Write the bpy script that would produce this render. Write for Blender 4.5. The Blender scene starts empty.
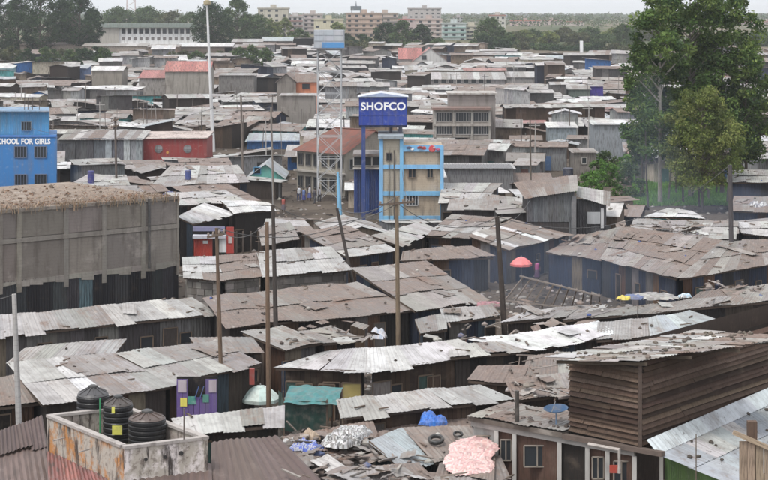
import bpy, bmesh, math, random
from mathutils import Vector, Matrix, noise
R = random.Random(7)
S = bpy.context.scene
COL = S.collection
rad = math.radians

# ---------------- camera, sky, sun, exposure ----------------
F = 1800.0; CH = 20.0; HY = 15.0
cam = bpy.data.cameras.new('camera'); camo = bpy.data.objects.new('camera', cam); COL.objects.link(camo)
camo.location = (0, 0, CH); camo.rotation_euler = (rad(90), 0, 0)
cam.sensor_width = 36; cam.lens = 36 * F / 768; cam.shift_y = -225 / 768
cam.clip_start = 1; cam.clip_end = 20000
S.camera = camo
S.view_settings.view_transform = 'Standard'; S.view_settings.look = 'None'
S.view_settings.exposure = 0.95; S.view_settings.gamma = 1
SUN_EL, SUN_ROT = rad(62), rad(-140)
w = bpy.data.worlds.new('World'); S.world = w; w.use_nodes = True
nt = w.node_tree; nt.nodes.clear()
sky = nt.nodes.new('ShaderNodeTexSky'); sky.sky_type = 'NISHITA'; sky.sun_disc = False
sky.sun_elevation = SUN_EL; sky.sun_rotation = SUN_ROT; sky.dust_density = 4; sky.air_density = 1.0; sky.ozone_density = 1
hs = nt.nodes.new('ShaderNodeHueSaturation'); hs.inputs['Saturation'].default_value = 0.22
mx = nt.nodes.new('ShaderNodeMix'); mx.data_type = 'RGBA'; mx.inputs[0].default_value = 0.6
mx.inputs[7].default_value = (5.6, 5.75, 6.1, 1)
bg = nt.nodes.new('ShaderNodeBackground'); bg.inputs[1].default_value = 0.132
out = nt.nodes.new('ShaderNodeOutputWorld')
nt.links.new(sky.outputs[0], hs.inputs['Color']); nt.links.new(hs.outputs[0], mx.inputs[6])
nt.links.new(mx.outputs[2], bg.inputs[0]); nt.links.new(bg.outputs[0], out.inputs[0])
sl = bpy.data.lights.new('sun', 'SUN'); sl.energy = 1.0; sl.angle = rad(11); sl.color = (1, .965, .91)
so = bpy.data.objects.new('sun', sl); COL.objects.link(so)
so.rotation_euler = (rad(90) - SUN_EL, 0, rad(180) - SUN_ROT + rad(0))
S.cycles.volume_max_steps = 64; S.cycles.max_bounces = 6; S.cycles.volume_bounces = 1
S.cycles.use_denoising = True

# ---------------- helpers ----------------
def gz(d):
    T = [(0, 0), (400, 0), (700, 6), (1000, 10), (1500, 11), (2500, 14), (5000, 16), (20000, 18)]
    for (a, za), (b, zb) in zip(T, T[1:]):
        if d <= b:
            t = max(0, (d - a) / (b - a)); return za + (zb - za) * t
    return 18
def W(px, py, z=0.0):
    d = F * (CH - z) / (py - HY); return Vector(((px - 384) * d / F, d, z))
def D(px, py, d): return Vector(((px - 384) * d / F, d, CH - (py - HY) * d / F))
def proj(v): return 384 + v.x * F / v.y, HY + (CH - v.z) * F / v.y
def gy(py):                       # distance of the ground seen at a picture row
    lo, hi = 60., 6000.
    for _ in range(50):
        m = (lo + hi) / 2
        if HY + (CH - gz(m)) * F / m > py: lo = m
        else: hi = m
    return lo

def mat(name, fn):
    m = bpy.data.materials.new(name); m.use_nodes = True
    n = m.node_tree; n.nodes.clear()
    o = n.nodes.new('ShaderNodeOutputMaterial'); b = n.nodes.new('ShaderNodeBsdfPrincipled')
    n.links.new(b.outputs[0], o.inputs[0]); fn(n, b); return m
def N(n, t, **k):
    x = n.nodes.new(t)
    for a, v in k.items():
        if a.startswith('i_'): x.inputs[a[2:].replace('_', ' ')].default_value = v
        else: setattr(x, a, v)
    return x
def mixc(n, fac, a, b, blend='MIX'):
    m = n.nodes.new('ShaderNodeMix'); m.data_type = 'RGBA'; m.blend_type = blend
    for i, v in ((0, fac), (6, a), (7, b)):
        if isinstance(v, bpy.types.NodeSocket): n.links.new(v, m.inputs[i])
        elif i == 0: m.inputs[0].default_value = v
        else: m.inputs[i].default_value = (*v[:3], 1)
    return m.outputs[2]
def math_(n, op, a, b=0.5, c=None):
    m = n.nodes.new('ShaderNodeMath'); m.operation = op
    for i, v in enumerate((a, b, c)):
        if v is None: continue
        if isinstance(v, bpy.types.NodeSocket): n.links.new(v, m.inputs[i])
        else: m.inputs[i].default_value = v
    return m.outputs[0]
def ramp(n, f, lo, hi):
    m = N(n, 'ShaderNodeMapRange', interpolation_type='SMOOTHSTEP'); n.links.new(f, m.inputs[0])
    m.inputs[1].default_value = lo; m.inputs[2].default_value = hi; return m.outputs[0]
def noi(n, vec, scale, detail=4, rough=.6):
    t = N(n, 'ShaderNodeTexNoise'); t.inputs['Scale'].default_value = scale; t.inputs['Detail'].default_value = detail
    t.inputs['Roughness'].default_value = rough; n.links.new(vec, t.inputs['Vector']); return t.outputs[0]
def vscale(n, vec, s):
    m = N(n, 'ShaderNodeMapping'); m.inputs['Scale'].default_value = s; n.links.new(vec, m.inputs[0]); return m.outputs[0]
def bump(n, b, h, st, dist=.02):
    k = N(n, 'ShaderNodeBump'); k.inputs['Strength'].default_value = st; k.inputs['Distance'].default_value = dist
    n.links.new(h, k.inputs['Height']); n.links.new(k.outputs[0], b.inputs['Normal'])

def tin_fn(rustc=(.125, .088, .07), far=False):
    def fn(n, b):
        at = N(n, 'ShaderNodeAttribute', attribute_name='tint'); pos = N(n, 'ShaderNodeNewGeometry').outputs['Position']
        uv = N(n, 'ShaderNodeUVMap').outputs[0]
        big = noi(n, pos, .35 if not far else .16, 5, .65)
        streak = noi(n, vscale(n, uv, (5.5, .45, 1)), 1.0, 4, .6)
        fine = noi(n, pos, 3.5 if not far else 1.2, 6, .7)
        s = math_(n, 'ADD', math_(n, 'MULTIPLY', big, .45), math_(n, 'MULTIPLY', streak, .3))
        s = math_(n, 'ADD', s, math_(n, 'MULTIPLY', fine, .35))
        s = math_(n, 'ADD', s, math_(n, 'MULTIPLY', at.outputs['Alpha'], .5))
        rm = ramp(n, s, .67, .80)
        rc = mixc(n, ramp(n, fine, .35, .65), rustc, (rustc[0] * 1.75, rustc[1] * 1.85, rustc[2] * 1.9))
        c = mixc(n, math_(n, 'MULTIPLY', rm, .85), at.outputs['Color'], rc)
        dirt = ramp(n, noi(n, pos, 1.1, 5, .7), .38, .7)
        c = mixc(n, math_(n, 'MULTIPLY', dirt, .55), c, (.14, .125, .115))
        og = ramp(n, math_(n, 'ADD', noi(n, pos, .55, 5, .65), math_(n, 'MULTIPLY', at.outputs['Alpha'], .2)), .66, .76)
        c = mixc(n, math_(n, 'MULTIPLY', og, .5), c, (.17, .09, .055))
        spot = ramp(n, noi(n, pos, 4.0, 4, .65), .62, .70)
        c = mixc(n, math_(n, 'MULTIPLY', spot, .6), c, (.06, .045, .035))
        seam = ramp(n, noi(n, vscale(n, uv, (9, .3, 1)), 1.0, 3, .5), .56, .68)
        c = mixc(n, math_(n, 'MULTIPLY', seam, .35), c, (.14, .115, .10))
        pale = ramp(n, noi(n, vscale(n, uv, (2.2, .8, 1)), 1.3, 3, .5), .6, .75)
        c = mixc(n, math_(n, 'MULTIPLY', pale, .28), c, (.46, .44, .41))
        n.links.new(c, b.inputs['Base Color'])
        b.inputs['Roughness'].default_value = .62; b.inputs['Specular IOR Level'].default_value = .35
        wv = N(n, 'ShaderNodeTexWave', bands_direction='X'); wv.inputs['Scale'].default_value = 2.1 if not far else 1.0
        wv.inputs['Distortion'].default_value = 0
        n.links.new(uv, wv.inputs[0])
        h = math_(n, 'ADD', math_(n, 'MULTIPLY', wv.outputs['Fac'], .8), fine)
        bump(n, b, h, .35, .03 if not far else .06)
    return fn
TIN = mat('corrugated_tin', tin_fn())
TINF = mat('distant_corrugated_tin', tin_fn(far=True))
def rib_fn(n, b):
    at = N(n, 'ShaderNodeAttribute', attribute_name='tint'); pos = N(n, 'ShaderNodeNewGeometry').outputs['Position']
    uv = N(n, 'ShaderNodeUVMap').outputs[0]
    st = noi(n, vscale(n, uv, (4, .5, 1)), 1.5, 5, .6); g = noi(n, pos, 1.3, 6, .7)
    c = mixc(n, ramp(n, st, .4, .7), at.outputs['Color'], (.10, .075, .065))
    c = mixc(n, math_(n, 'MULTIPLY', ramp(n, g, .52, .74), .4), c, (.22, .18, .16))
    n.links.new(c, b.inputs['Base Color']); b.inputs['Roughness'].default_value = .6; b.inputs['Specular IOR Level'].default_value = .25
    bump(n, b, g, .3, .02)
RIB = mat('painted_rib_sheet', rib_fn)
def wall_fn(n, b):
    at = N(n, 'ShaderNodeAttribute', attribute_name='tint'); pos = N(n, 'ShaderNodeNewGeometry').outputs['Position']
    uv = N(n, 'ShaderNodeUVMap').outputs[0]
    st = noi(n, vscale(n, uv, (7, .8, 1)), 1.2, 4, .6); g = noi(n, pos, 1.2, 6, .7)
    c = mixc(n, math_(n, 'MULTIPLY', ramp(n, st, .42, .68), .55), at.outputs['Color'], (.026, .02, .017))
    c = mixc(n, math_(n, 'MULTIPLY', ramp(n, g, .54, .74), .3), c, (.12, .09, .07))
    n.links.new(c, b.inputs['Base Color']); b.inputs['Roughness'].default_value = .85; b.inputs['Specular IOR Level'].default_value = .12
    bump(n, b, math_(n, 'ADD', st, g), .5, .03)
WALLM = mat('weathered_wall', wall_fn)
def conc_fn(n, b):
    at = N(n, 'ShaderNodeAttribute', attribute_name='tint'); pos = N(n, 'ShaderNodeNewGeometry').outputs['Position']
    g = noi(n, pos, .5, 7, .65); v = noi(n, vscale(n, pos, (1.6, 1.6, .22)), 1.2, 5, .65)
    f = noi(n, pos, 6, 4, .6)
    uvc = vscale(n, pos, (1, 1, 1))
    sx = N(n, 'ShaderNodeSeparateXYZ'); n.links.new(pos, sx.inputs[0])
    course = math_(n, 'PINGPONG', math_(n, 'MULTIPLY', sx.outputs[2], 4.5), .5)
    c = mixc(n, math_(n, 'MULTIPLY', ramp(n, v, .45, .72), .6), at.outputs['Color'], (.085, .07, .06))
    c = mixc(n, math_(n, 'MULTIPLY', ramp(n, g, .52, .7), .45), c, (.42, .38, .34))
    c = mixc(n, math_(n, 'MULTIPLY', ramp(n, course, .08, .0), .3), c, (.10, .085, .075))
    c = mixc(n, math_(n, 'MULTIPLY', ramp(n, f, .55, .7), .3), c, (.12, .10, .085))
    n.links.new(c, b.inputs['Base Color']); b.inputs['Roughness'].default_value = .9; b.inputs['Specular IOR Level'].default_value = .2
    bump(n, b, math_(n, 'ADD', f, g), .5, .04)
CONC = mat('stained_concrete', conc_fn)
def paint_fn(n, b):
    at = N(n, 'ShaderNodeAttribute', attribute_name='tint'); pos = N(n, 'ShaderNodeNewGeometry').outputs['Position']
    v = noi(n, vscale(n, pos, (2.4, 2.4, .25)), .9, 6, .65); g = noi(n, pos, 2.5, 5, .6)
    c = mixc(n, math_(n, 'MULTIPLY', ramp(n, v, .42, .72), .42), at.outputs['Color'], (.14, .13, .12))
    c = mixc(n, math_(n, 'MULTIPLY', ramp(n, g, .55, .75), .18), c, (.6, .58, .55))
    n.links.new(c, b.inputs['Base Color']); b.inputs['Roughness'].default_value = .6
    bump(n, b, g, .15, .02)
PAINT = mat('weathered_paint', paint_fn)
def wood_fn(n, b):
    at = N(n, 'ShaderNodeAttribute', attribute_name='tint'); pos = N(n, 'ShaderNodeNewGeometry').outputs['Position']
    uv = N(n, 'ShaderNodeUVMap').outputs[0]
    gr = noi(n, vscale(n, uv, (14, 1.0, 1)), 1.5, 5, .65); g = noi(n, pos, 1.5, 5, .6)
    c = mixc(n, math_(n, 'MULTIPLY', ramp(n, gr, .4, .7), .6), at.outputs['Color'], (.04, .03, .024))
    c = mixc(n, math_(n, 'MULTIPLY', ramp(n, g, .5, .75), .25), c, (.2, .155, .12))
    n.links.new(c, b.inputs['Base Color']); b.inputs['Roughness'].default_value = .85; b.inputs['Specular IOR Level'].default_value = .12
    bump(n, b, gr, .4, .015)
def dark_plastic_fn(n, b):
    at = N(n, 'ShaderNodeAttribute', attribute_name='tint'); pos = N(n, 'ShaderNodeNewGeometry').outputs['Position']; g = noi(n, vscale(n, pos, (1, 1, .5)), 3, 5, .6)
    c = mixc(n, math_(n, 'MULTIPLY', ramp(n, g, .5, .75), .25), at.outputs['Color'], (.08, .07, .06)); n.links.new(c, b.inputs['Base Color']); b.inputs['Roughness'].default_value = .45
TANKM = mat('black_polythene', dark_plastic_fn)
WOOD = mat('weathered_wood', wood_fn)
def plastic_fn(n, b):
    at = N(n, 'ShaderNodeAttribute', attribute_name='tint'); pos = N(n, 'ShaderNodeNewGeometry').outputs['Position']
    g = noi(n, pos, 2.6, 6, .68)
    c = mixc(n, math_(n, 'MULTIPLY', ramp(n, g, .42, .7), .5), at.outputs['Color'], (.16, .14, .12))
    n.links.new(c, b.inputs['Base Color']); b.inputs['Roughness'].default_value = .5; bump(n, b, g, .15, .02)
PLAS = mat('dusty_plastic', plastic_fn)
def leaf_fn(n, b):
    at = N(n, 'ShaderNodeAttribute', attribute_name='tint')
    n.links.new(at.outputs['Color'], b.inputs['Base Color']); b.inputs['Roughness'].default_value = .6
    b.inputs['Specular IOR Level'].default_value = .25
    tr = N(n, 'ShaderNodeBsdfTranslucent'); n.links.new(at.outputs['Color'], tr.inputs[0])
    ms = N(n, 'ShaderNodeMixShader'); ms.inputs[0].default_value = .3
    n.links.new(b.outputs[0], ms.inputs[1]); n.links.new(tr.outputs[0], ms.inputs[2])
    o = [x for x in n.nodes if x.type == 'OUTPUT_MATERIAL'][0]; n.links.new(ms.outputs[0], o.inputs[0])
LEAF = mat('leaf', leaf_fn)
def glass_fn(n, b):
    b.inputs['Base Color'].default_value = (.03, .035, .04, 1); b.inputs['Roughness'].default_value = .15
PANE = mat('dark_window_glass', glass_fn)
def ground_fn(n, b):
    pos = N(n, 'ShaderNodeNewGeometry').outputs['Position']
    g = noi(n, pos, .12, 6, .65); f = noi(n, pos, 1.6, 6, .7); k = noi(n, pos, .012, 4, .6)
    c = mixc(n, ramp(n, g, .35, .65), (.05, .04, .033), (.11, .09, .072))
    c = mixc(n, math_(n, 'MULTIPLY', ramp(n, f, .55, .7), .6), c, (.03, .025, .022))
    sx = N(n, 'ShaderNodeSeparateXYZ'); n.links.new(pos, sx.inputs[0])
    far = ramp(n, math_(n, 'ADD', sx.outputs[1], math_(n, 'MULTIPLY', k, 200)), 720, 900)
    c = mixc(n, far, c, mixc(n, ramp(n, k, .4, .6), (.05, .07, .03), (.16, .13, .09)))
    n.links.new(c, b.inputs['Base Color']); b.inputs['Roughness'].default_value = .95; b.inputs['Specular IOR Level'].default_value = .1
    bump(n, b, f, .5, .08)
GROUND = mat('packed_earth', ground_fn)

class MB:
    def __init__(s): s.v = []; s.f = []; s.uv = []; s.c = []
    def quad(s, a, b, c, d, col, uv=None):
        i = len(s.v); s.v += [a, b, c, d]; s.f.append((i, i + 1, i + 2, i + 3)); s.c.append(col)
        if uv is None:
            l = (Vector(b) - Vector(a)).length; h = (Vector(d) - Vector(a)).length; o = (i * .37) % 9
            uv = [(o, o), (o + l, o), (o + l, o + h), (o, o + h)]
        s.uv.append(uv)
    def face(s, pts, col):
        i = len(s.v); s.v += list(pts); s.f.append(tuple(range(i, i + len(pts)))); s.c.append(col)
        s.uv.append([(p[0] + p[1], p[2]) for p in pts])
    def hexa(s, b, t, col):       # b: bottom 4 ccw, t: top 4
        s.quad(b[3], b[2], b[1], b[0], col); s.quad(t[0], t[1], t[2], t[3], col)
        for i in range(4):
            j = (i + 1) % 4; s.quad(b[i], b[j], t[j], t[i], col)
    def box(s, x0, y0, z0, x1, y1, z1, col, M=None):
        p = [Vector(q) for q in ((x0, y0, z0), (x1, y0, z0), (x1, y1, z0), (x0, y1, z0), (x0, y0, z1), (x1, y0, z1), (x1, y1, z1), (x0, y1, z1))]
        if M is not None: p = [M @ q for q in p]
        s.hexa(p[:4], p[4:], col)
    def beam(s, a, b, w, h, col, up=Vector((0, 0, 1))):
        a = Vector(a); b = Vector(b); d = (b - a).normalized()
        if abs(d.dot(up)) > .95: up = Vector((0, 1, 0))
        r = d.cross(up).normalized() * (w / 2); u = r.cross(d).normalized() * (h / 2)
        L = (b - a).length
        q = [-r - u, r - u, r + u, -r + u]
        A = [a + x for x in q]; B = [b + x for x in q]
        s.face(A[::-1], col); s.face(B, col)
        for i in range(4):
            j = (i + 1) % 4; ww = (A[j] - A[i]).length
            s.quad(A[i], A[j], B[j], B[i], col, [(0, 0), (ww, 0), (ww, L), (0, L)])
    def tube(s, pts, rs, col, n=7, cap=True):
        rings = []; pts = [Vector(p) for p in pts]
        for k, p in enumerate(pts):
            d = (pts[min(k + 1, len(pts) - 1)] - pts[max(k - 1, 0)]).normalized()
            up = Vector((0, 0, 1)) if abs(d.z) < .9 else Vector((1, 0, 0))
            r = d.cross(up).normalized(); u = r.cross(d).normalized()
            rings.append([p + (r * math.cos(t * 6.28318 / n) + u * math.sin(t * 6.28318 / n)) * rs[k] for t in range(n)])
        for k in range(len(rings) - 1):
            for i in range(n):
                j = (i + 1) % n; s.quad(rings[k][i], rings[k][j], rings[k + 1][j], rings[k + 1][i], col)
        if cap: s.face(rings[-1], col); s.face(rings[0][::-1], col)
    def lathe(s, c, prof, col, n=20):
        c = Vector(c)
        R_ = [[c + Vector((math.cos(t * 2 * math.pi / n) * r, math.sin(t * 2 * math.pi / n) * r, z)) for t in range(n)] for r, z in prof]
        for k in range(len(R_) - 1):
            for i in range(n):
                j = (i + 1) % n; s.quad(R_[k][i], R_[k][j], R_[k + 1][j], R_[k + 1][i], col)
        s.face(R_[-1], col)
    def rock(s, c, r, col):
        c = Vector(c); q = []
        for th, ph in ((0, 90), (0, 15), (72, 10), (144, 20), (216, 5), (288, 15)):
            k = R.uniform(.7, 1.2); q.append(c + Vector((math.cos(rad(th)) * math.cos(rad(ph)) * r * k, math.sin(rad(th)) * math.cos(rad(ph)) * r * k, max(0.0, math.sin(rad(ph))) * r * k * .7)))
        for i in range(5): s.face((q[0], q[1 + i], q[1 + (i + 1) % 5]), col)
        b = [Vector((p.x, p.y, c.z - .04)) for p in q[1:]]
        for i in range(5): s.quad(b[i], b[(i + 1) % 5], q[1 + (i + 1) % 5], q[1 + i], col)
    def corr(s, a, b, c, d, col, nr, amp, nv=1, wob=.0):
        """corrugated patch: ridges run a->d; a,b lower edge, d,c upper edge"""
        a, b, c, d = map(Vector, (a, b, c, d)); nm = (b - a).cross(d - a).normalized()
        wd = (b - a).length; L = (d - a).length; n = 2 * nr; o = R.random() * 20; o2 = R.random() * 20
        g = []
        for j in range(nv + 1):
            v = j / nv; row = []
            for i in range(n + 1):
                u = i / n; p = (a * (1 - u) + b * u) * (1 - v) + (d * (1 - u) + c * u) * v
                p = p + nm * (amp if i % 2 else -amp)
                if wob: p = p + nm * wob * noise.noise(p * .7)
                row.append(p)
            g.append(row)
        base = len(s.v)
        for row in g: s.v += row
        for j in range(nv):
            for i in range(n):
                q = base + j * (n + 1) + i
                s.f.append((q, q + 1, q + n + 2, q + n + 1)); s.c.append(col)
                u0, u1 = i / n * wd + o, (i + 1) / n * wd + o; v0, v1 = j / nv * L + o2, (j + 1) / nv * L + o2
                s.uv.append([(u0, v0), (u1, v0), (u1, v1), (u0, v1)])
    def build(s, name, m, parent=None, origin=None, smooth=False):
        me = bpy.data.meshes.new(name)
        off = Vector(origin) if origin is not None else (Vector(parent.get('_o', (0, 0, 0))) if parent is not None else Vector((0, 0, 0)))
        me.from_pydata([(v[0] - off.x, v[1] - off.y, v[2] - off.z) for v in s.v], [], s.f)
        ul = me.uv_layers.new(name='UVMap'); fl = [x for u in s.uv for p in u for x in p]; ul.data.foreach_set('uv', fl)
        ca = me.color_attributes.new('tint', 'FLOAT_COLOR', 'CORNER')
        cc = []
        for f, c in zip(s.f, s.c):
            c4 = list(c) + [0.3] * (4 - len(c)); cc += c4 * len(f)
        ca.data.foreach_set('color', cc)
        me.materials.append(m)
        if smooth: me.polygons.foreach_set('use_smooth', [True] * len(me.polygons))
        me.update()
        o = bpy.data.objects.new(name, me); COL.objects.link(o)
        if parent is not None: o.parent = parent
        if origin is not None and parent is None: o.location = origin; o['_o'] = tuple(off)
        elif parent is not None: o['_o'] = tuple(off)
        return o
USED = set()
def tag(o, label=None, cat=None, group=None, kind=None):
    if label: o['label'] = label; USED.add(label)
    if cat: o['category'] = cat
    if group: o['group'] = group
    if kind: o['kind'] = kind
    return o
def thing(name, loc, label, cat, group=None):
    o = bpy.data.objects.new(name, None); COL.objects.link(o); o.location = loc; o['_o'] = tuple(loc)
    return tag(o, label, cat, group)
def one(mb, name, m, loc, label, cat, group=None, smooth=False):
    return tag(mb.build(name, m, None, loc, smooth), label, cat, group)

def jit(c, a=.12):
    k = 1 + R.uniform(-a, a); return tuple([max(0, x * k * (1 + R.uniform(-.03, .03))) for x in c[:3]] + [c[3] if len(c) > 3 else .3])
PAL = {  # tint rgb + rust amount
 'pale': [(.36, .345, .32, .15), (.31, .295, .27, .25), (.40, .385, .36, .12), (.27, .25, .225, .3)],
 'white': [(.56, .555, .54, .0), (.50, .49, .475, .05), (.45, .44, .42, .12)],
 'grey': [(.27, .255, .24, .3), (.22, .205, .19, .35), (.31, .295, .275, .2)],
 'rust': [(.175, .132, .108, .5), (.2, .168, .144, .4), (.14, .10, .082, .6), (.27, .245, .22, .3)],
 'brown': [(.175, .135, .118, .5), (.14, .105, .093, .6), (.21, .17, .15, .4)],
 'dusty': [(.21, .19, .172, .3), (.175, .15, .133, .4), (.26, .24, .22, .22), (.145, .12, .106, .5)],
 'patch': [(.37, .355, .33, .1), (.32, .305, .28, .2), (.2, .165, .145, .4), (.24, .215, .195, .3), (.43, .42, .40, .05), (.29, .27, .25, .25)],
 'blue': [(.33, .36, .375, .15), (.30, .325, .345, .2), (.37, .39, .40, .1)],
 'ribbrown': [(.115, .082, .074), (.10, .072, .066), (.135, .10, .09)],
 'ribred': [(.30, .13, .115), (.25, .11, .10), (.17, .11, .10), (.33, .18, .165)], 'salmon': [(.36, .14, .125), (.32, .125, .11), (.40, .17, .15)],
}
for k_ in ('pale', 'white', 'grey', 'rust', 'dusty', 'patch'):
    def neu(c):
        l = (c[0] + c[1] + c[2]) / 3; f = .12 if k_ in ('rust', 'dusty') else .4; return (c[0] * (1 - f) + l * f, c[1] * (1 - f) + l * f, c[2] * (1 - f) + l * f * 1.01, c[3])
    PAL[k_] = [neu(c) for c in PAL[k_]]
WPAL = {
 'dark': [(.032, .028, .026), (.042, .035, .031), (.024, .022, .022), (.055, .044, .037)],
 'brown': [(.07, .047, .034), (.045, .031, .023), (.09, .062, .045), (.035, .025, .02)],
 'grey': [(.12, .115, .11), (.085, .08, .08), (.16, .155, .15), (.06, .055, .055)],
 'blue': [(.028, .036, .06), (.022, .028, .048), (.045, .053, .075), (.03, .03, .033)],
 'tin': [(.27, .27, .27), (.21, .215, .22), (.32, .32, .32), (.24, .23, .215)],
 'stone': [(.17, .16, .145), (.21, .195, .18), (.14, .13, .12)],
 'mud': [(.21, .16, .12), (.17, .13, .10), (.24, .19, .15)],
 'green': [(.08, .13, .05), (.07, .115, .05)],
 'teal': [(.12, .38, .38)], 'redp': [(.33, .04, .03)], 'cream': [(.42, .37, .29)], 'bluep': [(.04, .13, .33)],
}
SHACKPTS = []     # footprints (x, y, r)
LITTER = MB(); STONES = []

def walls(root, cs, tops, pal, style, sides=(0, 1, 3)):
    """cs: 4 ground corners FL FR BR BL, tops: wall top z at each"""
    n4 = 4
    for k in range(4):
        a, b = cs[k], cs[(k + 1) % 4]; za, zb = tops[k], tops[(k + 1) % 4]
        L = (b - a).length
        if L < .3: continue
        if k == 2 or k not in sides:
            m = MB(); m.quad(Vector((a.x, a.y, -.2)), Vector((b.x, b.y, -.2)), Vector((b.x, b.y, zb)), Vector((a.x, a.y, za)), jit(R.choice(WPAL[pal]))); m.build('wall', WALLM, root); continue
        if style == 'stone':
            stone_wall(root, a, b, za, zb); continue
        t = (b - a).normalized(); nrm = Vector((t.y, -t.x, 0))
        x = 0
        while x < L - .05:
            ww = R.choice((.8, .9, 1.0, 1.2)) if style != 'board' else R.uniform(.9, 1.3)
            x1 = min(L, x + ww)
            if L - x1 < .35: x1 = L
            o = nrm * R.uniform(0.0, .03)
            pa = a + t * x + o; pb = a + t * (x1 + .03) + o
            ua, ub = x / L, min(1, x1 / L)
            zA = za + (zb - za) * ua - R.uniform(0, .06); zB = za + (zb - za) * ub - R.uniform(0, .06)
            m = MB(); col = jit(R.choice(WPAL[pal]) if R.random() < .78 else R.choice([(.10, .06, .04), (.13, .12, .11), (.05, .07, .09), (.16, .13, .10), (.08, .045, .03)]), .2)
            if style == 'board':
                nb = 4
                for q in range(nb):
                    c2 = jit(col, .15); f0, f1 = q / nb, (q + .93) / nb; oo = nrm * (R.uniform(0, .02) + .01)
                    A = pa.lerp(pb, f0) + oo; B = pa.lerp(pb, f1) + oo
                    m.quad(Vector((A.x, A.y, -.1)), Vector((B.x, B.y, -.1)), Vector((B.x, B.y, zB)), Vector((A.x, A.y, zA)), c2)
                    B2 = B - nrm * .04
                    m.quad(Vector((B.x, B.y, -.1)), Vector((B2.x, B2.y, -.1)), Vector((B2.x, B2.y, zB)), Vector((B.x, B.y, zB)), c2)
                m.quad(Vector((pa.x, pa.y, -.1)), Vector((pb.x, pb.y, -.1)), Vector((pb.x, pb.y, zB - .02)), Vector((pa.x, pa.y, zA - .02)), (.02, .017, .015))
                m.build('wall_panel', WOOD, root)
            else:
                m.corr(Vector((pa.x, pa.y, -.1)), Vector((pb.x, pb.y, -.1)), Vector((pb.x, pb.y, zB)), Vector((pa.x, pa.y, zA)), col, max(3, int((x1 - x) / .2)), .018)
                m.build('wall_sheet', WALLM, root)
            x = x1
def stone_wall(root, a, b, za, zb, z0=0):
    t = (b - a).normalized(); nrm = Vector((t.y, -t.x, 0)); L = (b - a).length
    m = MB(); m.quad(Vector((a.x, a.y, z0 - .2)), Vector((b.x, b.y, z0 - .2)), Vector((b.x, b.y, zb)), Vector((a.x, a.y, za)), (.09, .08, .07)); m.build('mortar', CONC, root)
    h = .42; z = z0; k = 0; parts = MB(); nbig = 0
    while z < max(za, zb) - .1:
        x = -(k % 2) * .35
        while x < L:
            ww = R.uniform(.6, .95); x0, x1 = max(0, x) + .02, min(L, x + ww) - .02
            x += ww
            if x1 - x0 < .12: continue
            zt = min(z + h - .03, za + (zb - za) * (x0 + x1) / 2 / L)
            if zt - z < .08: continue
            pr = R.uniform(.02, .07); P = a + t * x0; Q = a + t * x1; pn = nrm * pr
            m = MB(); c = jit(R.choice(WPAL['stone']), .3)
            bt = [P + pn, Q + pn, Q, P]; m.hexa([Vector((p.x, p.y, z)) for p in bt], [Vector((p.x, p.y, zt)) for p in bt], c)
            m.build('stone', CONC, root)
        z += h; k += 1

def fdoor(sh, u, w_, h, col, m=WOOD, name='door', proud=.07, z0=0, side=0, label=None, sub=True):
    root, g, tops = sh; a, b = g[side], g[(side + 1) % 4]; t = (b - a).normalized(); nrm = Vector((t.y, -t.x, 0))
    c = a.lerp(b, u) + nrm * proud; l = t * w_ / 2; M_ = MB()
    A = [c - l, c + l, c + l - nrm * .1, c - l - nrm * .1]
    M_.hexa([Vector((p.x, p.y, z0)) for p in A], [Vector((p.x, p.y, z0 + h)) for p in A], col)
    o = M_.build(name, m, root)
    if sub:
        f = MB()
        for s in (-1, 1):
            q = c + l * s + nrm * .02; f.beam(Vector((q.x, q.y, z0)), Vector((q.x, q.y, z0 + h)), .06, .06, (.16, .12, .09))
        q0 = c - l + nrm * .02; q1 = c + l + nrm * .02; f.beam(Vector((q0.x, q0.y, z0 + h)), Vector((q1.x, q1.y, z0 + h)), .06, .06, (.16, .12, .09))
        fo = f.build('frame', WOOD, o, None); 
        # child of the door: geometry is relative to the thing, so reset the offset
    if label: o['label'] = label
    return o

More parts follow.
